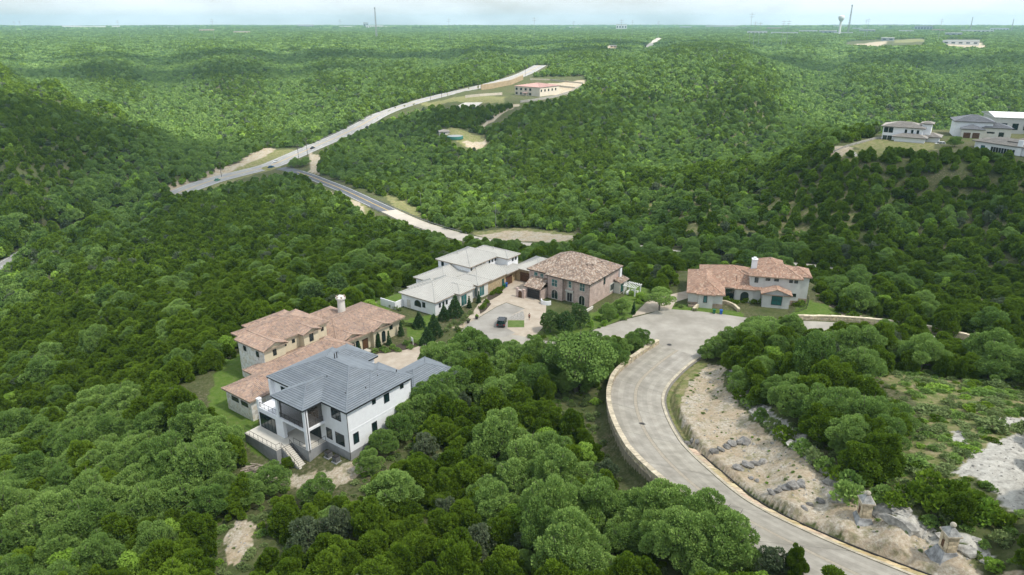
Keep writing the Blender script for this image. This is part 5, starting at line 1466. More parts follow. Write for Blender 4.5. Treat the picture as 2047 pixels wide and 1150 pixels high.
# ------------------------------------------------------------------ the stone wall along the road
def stone_wall(name, inner, hgt, depth, label, i0, i1, thick=0.55, cap=1.15, out=-1, tone=(1, 1, 1), piers=()):
    """wall on one side of a line of points; out = -1 puts its thickness to the left of the line"""
    t = np.gradient(inner[:, :2], axis=0); t /= np.linalg.norm(t, axis=1)[:, None]
    nrm = np.stack([-t[:, 1], t[:, 0], np.zeros(len(t))], 1) * (-out)
    e = empty(name, tuple(inner[(i0 + i1) // 2]), label=label, cat='wall')
    o = np.array(e.location)
    a, b = inner - o, inner + nrm * thick - o
    core = MB()
    for i in range(i0, i1):
        core.prism([a[i] + nrm[i] * .04 - Z3 * depth, a[i + 1] + nrm[i + 1] * .04 - Z3 * depth, b[i + 1] - nrm[i + 1] * .04 - Z3 * depth, b[i] - nrm[i] * .04 - Z3 * depth], (0, 0, depth + hgt * 0.98), (0.6, 0.57, 0.5))
    core.build('wall_core', M['stone'], e)
    s = np.concatenate([[0], np.cumsum(np.linalg.norm(np.diff(inner[i0:i1 + 1, :2], axis=0), axis=1))])

    def along(arr, d_): return np.array([np.interp(d_, s, arr[i0:i1 + 1, k]) for k in range(3)])
    face = MB(); rnd = random.Random(3)
    for side, arr, sgn in ((0, a, -1.0), (1, b, 1.0)):
        low = -depth if side else -0.1
        z_ = low
        while z_ < hgt - 0.1:
            h_ = min(rnd.uniform(0.2, 0.42), hgt - z_); d_ = rnd.uniform(-0.3, 0)
            while d_ < s[-1]:
                l_ = rnd.uniform(0.3, 0.85); d0, d1 = max(0, d_), min(s[-1], d_ + l_ - 0.02)
                d_ += l_
                if d1 - d0 < 0.1: continue
                p, q = along(arr, d0), along(arr, d1); n0, n1 = along(nrm, d0) * sgn, along(nrm, d1) * sgn
                k = rnd.uniform(0.015, 0.09); g = rnd.uniform(0.72, 1.25); c = tuple(g * tone[i] * w_ for i, w_ in enumerate((1.0, rnd.uniform(.93, 1.02), rnd.uniform(.82, 1.05))))
                zz0, zz1 = z_ + 0.012, z_ + h_ - 0.012
                f0, f1, f2, f3 = p + n0 * k + Z3 * zz0, q + n1 * k + Z3 * zz0, q + n1 * k + Z3 * zz1, p + n0 * k + Z3 * zz1
                face.face([f0, f1, f2, f3] if sgn < 0 else [f3, f2, f1, f0], c)
                face.face([f3, f2, q + Z3 * zz1, p + Z3 * zz1], c); face.face([f0, f3, p + Z3 * zz1, p + Z3 * zz0], c); face.face([f1, f2, q + Z3 * zz1, q + Z3 * zz0], c)
            z_ += h_
    face.build('stone_face', M['stone'], e, kind='stuff')
    d_ = 0.0
    while d_ < s[-1] - 0.2:
        l_ = rnd.uniform(0.75, 1.3) * cap; d1 = min(s[-1], d_ + l_ - 0.03)
        p, q, p2, q2 = along(a, d_), along(a, d1), along(b, d_), along(b, d1); n0, n1 = along(nrm, d_), along(nrm, d1)
        zt = hgt + rnd.uniform(-0.03, 0.05); g = rnd.uniform(0.85, 1.3)
        mb = MB(); mb.prism([p - n0 * .1 + Z3 * (hgt - .03), q - n1 * .1 + Z3 * (hgt - .03), q2 + n1 * .1 + Z3 * (hgt - .03), p2 + n0 * .1 + Z3 * (hgt - .03)], (0, 0, zt - hgt + 0.2), (g * tone[0], g * tone[1], g * tone[2]))
        mb.build('cap_stone', M['stone'], e)
        d_ += l_
    for dp in piers:
        p, q = along(a, dp), along(b, dp); n0 = along(nrm, dp); tt = np.array([n0[1], -n0[0], 0]) * 0.55
        mb = MB(); mb.prism([p - n0 * .16 - tt - Z3 * depth, p - n0 * .16 + tt - Z3 * depth, q + n0 * .16 + tt - Z3 * depth, q + n0 * .16 - tt - Z3 * depth], (0, 0, depth + hgt + 0.5), (1.05, 1.0, 0.9))
        mb.build('pier', M['stone'], e)
    return e


uu, vv = project(nl[:, 0], nl[:, 1], nl[:, 2])
iw = int(np.argmin(np.hypot(uu - 1400, vv - 1033)))
wl = nl + (nl - nr) / np.linalg.norm(nl - nr, axis=1)[:, None] * 0.12
wl[:, 2] = nl[:, 2] - 0.02
stone_wall('retaining_wall', wl, 0.85, 3.4, 'long curved limestone wall along the outer edge of the road', 0, iw, 0.6, 1.15, -1, (1.05, 1.0, 0.92), (13.0,))
rw = densify([at(u, v, z) for u, v, z in ((1592, 641, 0), (1680, 643, 0.1), (1775, 651, 0.3), (1850, 662, 0.5), (1920, 677, 0.7), (1990, 693, 1), (2090, 718, 1.5))], 1.0)
stone_wall('garden_wall', rw, 1.15, 1.5, 'straight pale limestone wall along the upper street', 0, len(rw) - 1, 0.5, 1.5, -1, (1.25, 1.2, 1.1))
ew = densify([at(u, v, 0) for u, v in ((1388, 623), (1397, 614), (1412, 609), (1432, 606), (1452, 609), (1466, 615), (1475, 624))], 0.7)
stone_wall('garden_wall', ew, 0.7, 0.6, 'low arched stone wall in front of the orange-roofed villa', 0, len(ew) - 1, 0.4, 1.0, -1, (1.2, 1.15, 1.05))

# stone border and edging on the inside of the road
ub, vb = project(nr[:, 0], nr[:, 1], nr[:, 2])
ib = int(np.argmin(np.hypot(ub - 1378, vb - 893)))
sb = empty('stone_border', tuple(nr[(ib + NRN) // 2]), label='row of yellow limestone slabs bordering the road below the rock cut', cat='border')
so = np.array(sb.location); B0, B1 = lerp(1.0) - so, lerp(1.105) - so
kper = max(2, int(1.5 / seglen)); i = ib
while i < NRN - kper:
    n = random.choice((kper - 1, kper, kper + 1)); j = min(NRN - 1, i + max(1, n))
    g = random.uniform(0.8, 1.2); w = random.uniform(0.72, 1.0)
    mb = MB(); f = 0.97
    mb.prism([B0[i] - Z3 * .15, B0[i] * (1 - w) + B1[i] * w - Z3 * .15, (B0[i] * (1 - w) + B1[i] * w) * (1 - f) + (B0[j] * (1 - w) + B1[j] * w) * f - Z3 * .15, B0[i] * (1 - f) + B0[j] * f - Z3 * .15], (0, 0, 0.15 + random.uniform(.03, .1)), (g * 1.1, g * random.uniform(.9, 1.02), g * random.uniform(.6, .9)))
    mb.build('slab', M['stone'], sb); i = j
el = lerp(1.115)[ib + 4:]; el[:, 2] += 0.1
MB().tube(el[::2] - el[0], 0.10, 6).build('edging_pipe', M['iron'], None, loc=tuple(el[0]), label='thin dark drain pipe running along the stone border', cat='pipe')

# manhole covers
for (u, v, lab) in ((1283, 850, 'round iron manhole cover in the bend of the road'), (1518, 1083, 'round iron manhole cover near the stone pillars'), (1338, 690, 'round iron manhole cover at the mouth of the cul-de-sac')):
    p = P(u, v)
    k = np.argmin(np.hypot(near_c[:, 0] - p[0], near_c[:, 1] - p[1])); z_ = near_c[k, 2] if v > 700 else 0.05
    mc = MB().lathe([(0.62, 0.0), (0.62, 0.012), (0.5, 0.014)], 0, 0, 0, 20).build('manhole_cover', M['joint'], None, loc=(p[0], p[1], z_ + 0.006), label=lab, cat='manhole cover')
    MB().lathe([(0.45, 0.012), (0.44, 0.03)], 0, 0, 0, 20).build('lid', M['iron'], mc)


# ------------------------------------------------------------------ boulders and ledges
def rock_mesh(seed, sx, sy, sz, cut=0.55):
    rng_ = np.random.default_rng(seed)
    import bmesh
    bm = bmesh.new(); bmesh.ops.create_icosphere(bm, subdivisions=2, radius=1.0)
    pl = [(rng_.normal(size=3), rng_.uniform(cut, 0.95)) for _ in range(12)]
    pl = [(n / np.linalg.norm(n), d_) for n, d_ in pl]
    ph = rng_.uniform(0, 6, 6)
    for v in bm.verts:
        p = np.array(v.co)
        for n, d_ in pl:
            k = p @ n
            if k > d_: p = p - n * (k - d_) * 0.92
        p = p * (1 + rng_.uniform(-.06, .06)) * (1 + 0.07 * math.sin(5 * p[0] + ph[0]) * math.sin(6 * p[1] + ph[1]) + 0.05 * math.sin(9 * p[2] + ph[2]))
        v.co = (p[0] * sx, p[1] * sy, p[2] * sz)
    m = bpy.data.meshes.new('boulder'); bm.to_mesh(m); bm.free()
    m.materials.append(M['rock'])
    a = m.attributes.new('col', 'FLOAT_COLOR', 'FACE'); g = rng_.uniform(0.75, 1.15)
    a.data.foreach_set('color', np.tile([g, g, g, 1], len(m.polygons)).astype(np.float32))
    return m


ROWS = [('dark weathered boulder in the row above the wet hollow', [(1428, 905), (1440, 900), (1452, 894), (1464, 890), (1478, 887), (1490, 884)], 0.95), ('smooth grey boulder in the short row on the gravel bank', [(1478, 938), (1495, 933), (1509, 929), (1524, 926)], 0.85),
        ('jagged grey boulder in the row nearest the stone pillars', [(1545, 987), (1556, 982), (1570, 977), (1586, 973), (1601, 968)], 0.85), ('small grey rock on the gravel bank between the boulder rows', [(1501, 957), (1514, 962), (1608, 1016), (1620, 1010), (1640, 1004)], 0.5),
        ('rock beside the puddle at the road edge', [(1374, 887), (1384, 882), (1394, 884)], 0.6)]
sd = 0
for lab, pp, sz in ROWS:
    for (u, v) in pp:
        sd += 1; p = P(u, v); s1 = sz * random.uniform(0.8, 1.25)
        o = link(bpy.data.objects.new('boulder', rock_mesh(sd, s1 * 1.15, s1 * 0.8, s1 * 0.62))); o.location = (p[0], p[1], p[2] + s1 * 0.18); o.rotation_euler = (random.uniform(-.2, .2), random.uniform(-.2, .2), random.uniform(0, 3))
        o.data.attributes['col'].data.foreach_set('color', np.tile([sd_ := random.uniform(.5, .8), sd_, sd_ * 1.03, 1], len(o.data.polygons)).astype(np.float32))
        tag(o, lab, 'boulder', lab.replace('boulder', 'boulders').replace('rock ', 'rocks '))
for (u, v, s1) in ((1462, 752, 1.5), (1476, 775, 1.7), (1488, 800, 1.5), (1510, 820, 1.6), (1535, 845, 1.6), (1560, 868, 1.8), (1590, 893, 2.0), (1618, 915, 2.1), (1645, 940, 2.2), (1672, 962, 2.2), (1682, 1000, 1.9), (1704, 985, 2.0), (1765, 1025, 2.2), (1800, 1045, 2.4), (1835, 1062, 2.4), (1925, 1098, 2.2), (1960, 1115, 2.2)):
    sd += 1; p = P(u, v)
    o = link(bpy.data.objects.new('rock_ledge', rock_mesh(sd, s1 * 1.0, s1 * 0.55, s1 * 0.5, 0.25))); o.location = (p[0], p[1], p[2] - s1 * 0.08)
    k = np.argmin(np.hypot(near_c[:, 0] - p[0], near_c[:, 1] - p[1])); tn = near_c[min(NRN - 1, k + 2)] - near_c[max(0, k - 2)]
    o.rotation_euler = (random.uniform(-.25, .25), random.uniform(-.2, .2), math.atan2(tn[1], tn[0]) + random.uniform(-.2, .2))
    tag(o, 'fractured pale limestone ledge in the rock cut beside the road', 'rock', 'ledges of the rock cut')

# stone pillars with hipped caps
def pillar(u, v, label):
    p = P(u, v)
    k = np.argmin(np.hypot(near_c[:, 0] - p[0], near_c[:, 1] - p[1])); nn = nl[k] - nr[k]
    e = empty('stone_pillar', (p[0], p[1], p[2]), math.atan2(nn[1], nn[0]) + math.pi / 2, label=label, cat='pillar')
    def fr(mb, w0, d0, z0, w1, d1, z1, c):
        q0 = [(-w0, -d0, z0), (w0, -d0, z0), (w0, d0, z0), (-w0, d0, z0)]; q1 = [(-w1, -d1, z1), (w1, -d1, z1), (w1, d1, z1), (-w1, d1, z1)]
        for i in range(4): mb.face([q0[i], q0[(i + 1) % 4], q1[(i + 1) % 4], q1[i]], c)
        mb.face(q1, c); mb.face(q0[::-1], c)
    mb = MB(); fr(mb, 1.4, 1.35, -0.9, 0.76, 0.68, 0.75, (0.85, 0.9, 1.0)); mb.build('plinth', M['rock'], e)
    mb = MB(); rnd = random.Random(int(u)); z_ = 0.75; wd, dp = 0.66, 0.58
    core = MB().box(-wd + .05, wd - .05, -dp + .05, dp - .05, 0.7, 2.75, (.8, .75, .65)).build('pillar_core', M['stone'], e)
    while z_ < 2.7:
        h_ = rnd.uniform(0.25, 0.36)
        for sx in range(3):
            for fy in (-1, 1):
                if fy < 0 and sx == 1 and 0.9 < z_ < 2.0: continue
                x0 = -wd + sx * wd * 2 / 3; g = rnd.uniform(.8, 1.3)
                MB().box(x0 + .01, x0 + wd * 2 / 3 - .01, fy * dp - fy * .12, fy * (dp + rnd.uniform(0, .05)), z_ + .01, min(2.75, z_ + h_) - .01, (g * 1.08, g, g * .88)).build('stone', M['stone'], e)
        for sy_ in range(2):
            for fx in (-1, 1):
                y0 = -dp + .14 + sy_ * (dp - .14); g = rnd.uniform(.8, 1.3)
                MB().box(fx * wd - fx * .12, fx * (wd + rnd.uniform(0, .05)), y0 + .01, y0 + dp - .15, z_ + .01, min(2.75, z_ + h_) - .01, (g * 1.08, g, g * .88)).build('stone', M['stone'], e)
        z_ += h_
    mb = MB(); pl = [(-.26, -dp + .03, 0.95), (.26, -dp + .03, 0.95)] + [(.26 * math.cos(math.pi * k / 8), -dp + .03, 1.7 + .26 * math.sin(math.pi * k / 8)) for k in range(9)]
    mb.prism(pl, (0, -.05, 0)); mb.build('niche', M['door_wood'], e)
    mb = MB(); fr(mb, .85, .77, 2.75, .85, .77, 2.92, (1.1, 1.05, 1)); mb.build('cornice', M['stone'], e)
    mb = MB(); fr(mb, .82, .74, 2.92, .2, .17, 3.6, (.85, .88, .92)); mb.build('cap', M['rock'], e)
    MB().lathe([(.12, 0), (.26, .1), (.32, .28), (.24, .46), (.06, .56)], 0, 0, 3.6, 10).build('finial', M['stone'], e)
    return e


pillar(1724, 1040, 'stone pillar with hipped cap closest to the boulder rows'); pillar(1890, 1108, 'stone pillar with hipped cap beside the yellow-green bush')

# ------------------------------------------------------------------ hand-placed trees and shrubs
make_species('liveoak', M['oak'], 3, 4.6, 2.6, 7.2, 24, (0.20, 0.32), 0.22, 1.0, 9000, 0.75, 0.3, 14, 0.62, 0.35)
M['pear'] = leaf_material('pear_leaf', (0.060, 0.118, 0.034), (0.135, 0.215, 0.066))
make_species('pear', M['pear'], 2, 2.0, 1.0, 5.2, 16, (0.34, 0.48), 0.26, 1.2, 2600, 0.6, 0.13, 5, 0.95)


def cone_species(sp, mat, n, Rw, Hh, cnt, leaf):
    L_ = []
    for i in range(n):
        rng_ = np.random.default_rng(70 + i + int(Hh)); nl_ = 26
        C_ = []; r_ = []
        for k in range(nl_):
            f = k / (nl_ - 1); rad = Rw * (1 - f) ** 0.8 * 0.62; az = k * 2.4
            C_.append((rad * math.cos(az), rad * math.sin(az), 0.25 + Hh * 0.9 * f)); r_.append(Rw * (0.46 * (1 - f) + 0.16))
        C_, r_ = np.array(C_), np.array(r_)
        v, t = leaf_cloud(rng_, C_, r_, cnt, leaf, 1.7, 0.2, 0.6, 1.2)
        L_.append({'crown': quad_mesh(sp + '_crown', v, t, mat), 'trunk': MB().tube([(0, 0, -.5), (0, 0, Hh * .8)], [.12, .03], 6).mesh(sp + '_trunk', M['bark'])})
    PROTO[sp] = L_


cone_species('conifer', M['cypress'], 3, 1.9, 5.6, 2600, 0.24)
cone_species('cypress', M['cypress'], 2, 0.62, 4.0, 1100, 0.16)
L_ = []
for i in range(4):
    rng_ = np.random.default_rng(40 + i); C_, r_ = lobes_dome(rng_, 7, 0.62, 0.05, 0.95, (0.38, 0.55))
    v_, t_ = leaf_cloud(rng_, C_, r_, 340, 0.15, 1.2, 0.4, 0.7, 0.9)
    L_.append({'crown': quad_mesh('shrub_leaves', v_, t_, M['shrub'])})
PROTO['shrub'] = L_
for key, mt in (('oakbush', 'oak'), ('darkbush', 'juniper'), ('yellowbush', 'bright')):
    PROTO[key] = []
    for i in range(3):
        rng_ = np.random.default_rng(60 + i + len(key)); C_, r_ = lobes_dome(rng_, 8, 0.62, 0.05, 0.9, (0.36, 0.5))
        v_, t_ = leaf_cloud(rng_, C_, r_, 420, 0.14, 1.1, 0.4, 0.7, 0.85); PROTO[key].append({'crown': quad_mesh('bush_leaves', v_, t_, M[mt])})


def hero(sp, u, v, s, label, group=None, name=None, cat='tree', k=None, sz=None, z=None):
    p = P(u, v) if z is None else at(u, v, z)
    sc_ = (s, s, s * (sz or 1))
    return plant_tree(sp, random.randrange(9) if k is None else k, (p[0], p[1], p[2] - 0.1), random.uniform(0, 6.28), sc_, label, group, cat, name)


hero('liveoak', 1150, 782, 1.6, 'spreading live oak with several leaning trunks beside the road wall', name='live_oak', k=0, sz=1.12)
hero('liveoak', 1318, 621, 0.88, 'small live oak on the grass by the tan driveway and cul-de-sac', name='live_oak', k=1)
hero('liveoak', 1510, 690, 0.95, 'pale live oak in front of the orange-roofed villa', name='live_oak', k=2)
G1 = 'tall oaks hiding the street below the parking court'
for (u, v, s) in ((893, 752, 1.15), (938, 742, 1.2), (980, 748, 1.1), (1022, 752, 1.15), (1068, 756, 1.1), (915, 772, 1.0), (1000, 778, 1.1), (1215, 742, 1.0), (865, 742, 0.85)):
    hero('oak', u, v, s, 'tall leafy oak between the parking court and the juniper woods', G1, name='oak_tree', sz=1.08)
for (u, v, s) in ((1050, 780, 1.1), (955, 785, 1.15)): hero('juniper', u, v, s, 'dark juniper standing among the oaks below the parking court', 'junipers among the court oaks', name='juniper_tree', sz=1.15)
hero('oak', 1277, 699, 0.72, 'rounded flowering tree at the end of the curved stone wall', name='oak_tree', k=1)
for (u, v) in ((1240, 716), (1262, 704)): hero('oak', u, v, 0.66, 'small oak growing just outside the top of the curved wall', 'small oaks by the curved wall', name='oak_tree')
for (u, v) in ((1100, 664), (1127, 668), (1158, 655)): hero('pear', u, v, 1.05, 'dense dark green street tree in the row before the brick house', 'row of trees before the brick house', name='pear_tree')
for (u, v) in ((1213, 640), (1242, 628)): hero('oak', u, v, 0.62, 'small dark tree on the lawn beside the brick house', 'lawn trees beside the brick house', name='lawn_tree')
hero('cypress', 1266, 628, 0.85, 'single slim cypress at the lawn corner by the cul-de-sac', name='cypress_tree')
for (u, v, s) in ((630, 618, 1.6), (678, 604, 1.65)): hero('pear', u, v, s, 'round blue-green tree behind the terracotta house chimney', 'round trees behind the terracotta house', name='round_tree', sz=0.85)
for (u, v, s) in ((838, 655, 0.72), (868, 672, 0.95), (855, 690, 0.8), (910, 632, 0.95), (888, 640, 0.7)): hero('conifer', u, v, s, 'dense pyramidal conifer on the lawn before the metal-roofed house', 'conifers before the metal-roofed house', name='conifer_tree')
for (u, v, s) in ((720, 712, 0.85), (757, 694, 0.9), (778, 690, 0.9), (802, 672, 1.0), (706, 706, 0.8)): hero('cypress', u, v, s, 'slim cypress beside the arches of the terracotta house', 'cypresses at the terracotta house', name='cypress_tree')
for (u, v) in ((938, 616), (957, 606)): hero('cypress', u, v, 0.85, 'slim cypress at the entrance of the metal-roofed house', 'cypresses at the metal-roofed house', name='cypress_tree')
hero('oak', 1908, 294, 0.75, 'lone tree on the drive of the ridge-top houses', name='oak_tree')
for (u, v) in ((592, 331), (604, 334), (612, 330), (586, 335)): hero('oak', u, v, 0.95, 'roadside oak on the island at the highway junction', 'oaks on the junction island', name='oak_tree')
for (u, v, s) in ((1412, 720, 0.55), (1432, 712, 0.7), (1455, 705, 0.85)): hero('oak', u, v, s, 'young oak at the inner end of the rock cut', 'young oaks at the rock cut', name='oak_tree')
for (u, v, s) in ((1480, 778, 0.72), (1545, 805, 0.7), (1600, 842, 0.66), (1665, 872, 0.8), (1700, 905, 0.85), (1730, 868, 0.9), (1765, 905, 0.8), (1785, 872, 0.75)):
    hero('oak', u, v, s, 'broad blue-green oak on the crest of the rock cut', 'oaks on the crest of the rock cut', name='oak_tree')
for (u, v, s) in ((1340, 1060, 0.95), (1400, 1090, 1.05), (1450, 1130, 1.0), (1380, 1130, 1.1), (1310, 1060, 1.0)): hero('oak', u, v, s, 'oak leaning over the low end of the road wall', 'oaks at the low end of the road wall', name='oak_tree')
hero('juniper', 1585, 1150, 0.42, 'small ragged juniper with bare grey twigs at the road edge', name='juniper_tree', sz=1.5)
hero('grey', 1540, 1150, 0.7, 'bare grey-twigged cedar leaning towards the road edge', name='cedar_tree')
hero('juniper', 575, 935, 0.34, 'clipped round bush at the foot of the deck stairs', name='round_bush', cat='bush')
for (u, v, s) in ((846, 842, 1.0), (884, 820, 1.05), (912, 800, 1.0), (812, 858, .8)):
    hero('oak', u, v, s, 'leafy oak close to the garage wing of the white stucco house', 'oaks close to the garage wing', name='oak_tree')
for (u, v, s) in ((800, 880, 0.8), (765, 905, 0.7), (835, 850, 0.9), (815, 800, 0.65), (740, 945, 0.6), (860, 830, 1.0), (640, 1000, 0.7), (545, 985, 0.75), (505, 1005, 0.7)): hero('oak', u, v, s, 'small open tree on the bare ground by the white stucco house', 'small trees by the white stucco house', name='small_tree')


def bush(key, u, v, s, label, group, name='shrub', cat='shrub', z=None):
    p = P(u, v) if z is None else at(u, v, z)
    o = link(bpy.data.objects.new(name, random.choice(PROTO[key])['crown'])); o.location = (p[0], p[1], p[2] - 0.05); o.rotation_euler = (0, 0, random.uniform(0, 6.28)); o.scale = (s, s, s * random.uniform(.8, 1.1))
    return tag(o, label, cat, group)


for (u, v) in ((790, 642), (797, 646), (805, 648), (813, 651), (820, 652), (776, 612), (783, 615), (791, 618), (799, 621)): bush('shrub', u, v, 1.0, 'clipped shrub along the white garden wall', 'shrubs by the white garden wall', z=0)
for (u, v) in ((984, 589), (990, 585), (996, 581), (999, 587), (968, 613), (972, 606), (963, 618), (1003, 579)): bush('darkbush', u, v, 1.25, 'dark shrub in the planting bed of the paver driveway', 'shrubs in the driveway bed', z=0)
for (u, v) in ((766, 700), (785, 697), (812, 690), (826, 684), (838, 688), (795, 703), (750, 704), (820, 697), (773, 704)): bush('oakbush', u, v, 1.2, 'rounded shrub in the bed before the arched house', 'shrubs before the arched house', z=0)
for (u, v) in ((900, 655), (908, 648), (915, 660), (925, 640), (931, 634), (893, 662), (940, 628), (920, 649)): bush('shrub', u, v, 1.1, 'low shrub in the stony bed beside the parking court', 'shrubs by the parking court', z=0)
for (u, v) in ((1180, 652), (1208, 650), (1196, 640), (1285, 598), (1276, 606), (1230, 636), (1170, 640), (1262, 590)): bush('yellowbush', u, v, 1.5, 'pale flowering shrub on the lawn strip by the brick house', 'flowering shrubs on the lawn strip', z=0)
for (u, v) in ((1450, 603), (1460, 607), (1472, 608), (1490, 605), (1505, 606), (1520, 606), (1540, 608), (1556, 606), (1590, 610), (1600, 612), (1447, 598), (1580, 604)): bush('darkbush', u, v, 1.7, 'dark garden shrub along the front of the orange-roofed villa', 'shrubs at the orange-roofed villa', z=0)
for (u, v) in ((1362, 615), (1352, 612), (1390, 622), (1378, 612)): bush('shrub', u, v, 0.9, 'small shrub on the grass by the two bins', 'shrubs by the bins', z=0)
for (u, v, s) in ((1940, 1020, 3.2), (1900, 1000, 3.4), (1860, 985, 3.2), (1830, 1000, 3.0), (1880, 1030, 3.0), (1990, 1050, 2.6)): bush('darkbush', u, v, s, 'large dark bush above the stone pillar', 'large bushes above the stone pillar', 'bush', 'bush')
bush('yellowbush', 1965, 1035, 2.6, 'bright yellow-green bush among the dark bushes', None, 'bush', 'bush')
bush('oakbush', 1690, 1000, 2.8, 'leafy bush behind the stone pillar with boulders', None, 'bush', 'bush')

for (u, v, s, k) in ((1478, 800, 2.2, 'darkbush'), (1498, 812, 2.0, 'oakbush'), (1520, 838, 2.2, 'oakbush'), (1545, 858, 2.0, 'shrub'), (1568, 880, 2.4, 'darkbush'), (1600, 905, 2.3, 'oakbush'), (1622, 922, 2.0, 'shrub'), (1650, 940, 2.4, 'oakbush'), (1672, 958, 2.2, 'darkbush'), (1700, 975, 2.4, 'oakbush'), (1462, 782, 1.6, 'oakbush'), (1760, 1000, 2.2, 'oakbush'), (1790, 1012, 2.2, 'darkbush')):
    bush(k, u, v, s, {'darkbush': 'dark bush', 'oakbush': 'leafy green bush', 'shrub': 'grey-green bush'}[k] + ' overhanging the top of the rock cut', {'darkbush': 'dark bushes', 'oakbush': 'leafy bushes', 'shrub': 'grey-green bushes'}[k] + ' on the rock cut', 'bush', 'bush')

# undergrowth and loose stones that nobody could count
rng = np.random.default_rng(11)


def in_any(x, y, polys):
    r = np.zeros(len(x), bool)
    for q in polys: r |= inpoly(x, y, q)
    return r


mead_w, dirt_w = [[P(*p) for p in q] for q in MEAD], [[P(*p) for p in q] for q in DIRT]
x, y = scatter(45, 240, 1.25, 55, rng, 0.55)
mk = in_any(x, y, mead_w); dk = in_any(x, y, dirt_w[:3])
keep = np.where(mk, rng.uniform(size=len(x)) < 0.45 + 0.5 * (wob(x, y, 18, 3) > -0.1), np.where(dk, rng.uniform(size=len(x)) < 0.34, rng.uniform(size=len(x)) < np.where(np.hypot(x, y) < 150, 0.6, 0.25)))
x, y, mk, dk = x[keep], y[keep], mk[keep], dk[keep]
z = TZ(x, y); ok = allowed(x, y, z, np.full(len(x), .5), np.full(len(x), .5), False)
pr = np.zeros(len(x), bool)
x, y, z, mk, dk = x[ok], y[ok], z[ok], mk[ok], dk[ok]
um = [d_['crown'] for k in ('shrub', 'oakbush', 'darkbush', 'yellowbush') for d_ in PROTO[k]]
sc_ = np.where(dk, rng.uniform(.15, .5, len(x)), rng.uniform(.3, 1.25, len(x)) * np.where(rng.uniform(size=len(x)) < .08, 2.0, 1))
instancer('undergrowth', np.stack([x, y, z - .05], 1), rng.choice(len(um), len(x), p=np.array([.11] * 4 + [.10] * 3 + [.05] * 3 + [.11 / 3] * 3) / sum([.11] * 4 + [.10] * 3 + [.05] * 3 + [.11 / 3] * 3)), rng.uniform(0, 6.28, len(x)), (sc_ * np.where(mk, 1.35, 1))[:, None] * np.stack([np.ones(len(x)), np.ones(len(x)), np.where(mk, rng.uniform(.25, .6, len(x)), rng.uniform(.5, .9, len(x)))], 1), um, 'low scrub and brush growing between the trees')
x, y = scatter(45, 190, 0.75, 50, rng, 0.5)
k_ = in_any(x, y, dirt_w[:4] + rock_w) & (rng.uniform(size=len(x)) < 0.42)
x, y = x[k_], y[k_]; z = TZ(x, y); ok = allowed(x, y, z, np.full(len(x), .2), np.full(len(x), .2), False) | in_any(x, y, rock_w)
dd, _ = near_dist(x, y, _near_all); ok &= dd > 1.2
x, y, z = x[ok], y[ok], z[ok]
instancer('loose_gravel', np.stack([x, y, z], 1), rng.integers(0, 3, len(x)), rng.uniform(0, 6.28, len(x)), (rng.uniform(.06, .22, len(x)) * np.where(rng.uniform(size=len(x)) < .05, 2.2, 1))[:, None] * np.ones(3), [rock_mesh(300 + i, 1, .8, .6) for i in range(3)], 'loose limestone rubble on the bare banks')

x, y = scatter(50, 190, 0.95, 50, rng, 0.5)
k_ = in_any(x, y, rock_w[3:4]) & (rng.uniform(size=len(x)) < 0.33)
x, y = x[k_], y[k_]; z = TZ(x, y)
blk = []
for i in range(5):
    rb_ = np.random.default_rng(500 + i); mb = MB(); mb.box(-1, 1, -.7, .7, -.6, .5, (1, 1, 1)); mb.v = [tuple(np.array(q) + rb_.normal(size=3) * .22) for q in mb.v]; blk.append(mb.mesh('rock_block', M['stone'])); blk[-1].materials.clear(); blk[-1].materials.append(M['rock'])
instancer('fractured_rock', np.stack([x, y, z], 1), rng.integers(0, 5, len(x)), rng.uniform(-.5, .5, len(x)) + 2.2, rng.uniform(.22, .75, len(x))[:, None] * np.stack([np.ones(len(x)), np.ones(len(x)), rng.uniform(.5, 1.2, len(x))], 1), blk, 'fractured limestone blocks in the face of the rock cut')

# ------------------------------------------------------------------ vehicles
M['tyre'] = material('tyre_rubber', (0.02, 0.02, 0.02), 0.9)
M['rim'] = material('alloy_rim', (0.35, 0.36, 0.37), 0.35, metal=0.7)
M['lamp'] = material('lamp_clear', (0.7, 0.7, 0.68), 0.2)
M['tail'] = material('lamp_red', (0.35, 0.02, 0.02), 0.3)


def paint(name, c): return material(name, c, 0.25, var=0.04, spec=0.6)


PAINT = {'black': paint('black_paint', (0.03, 0.033, 0.038)), 'white': paint('white_car_paint', (0.7, 0.71, 0.72)), 'blue': paint('blue_paint', (0.02, 0.10, 0.22)), 'green': paint('green_paint', (0.1, 0.3, 0.22)), 'grey': paint('grey_paint', (0.10, 0.11, 0.12))}


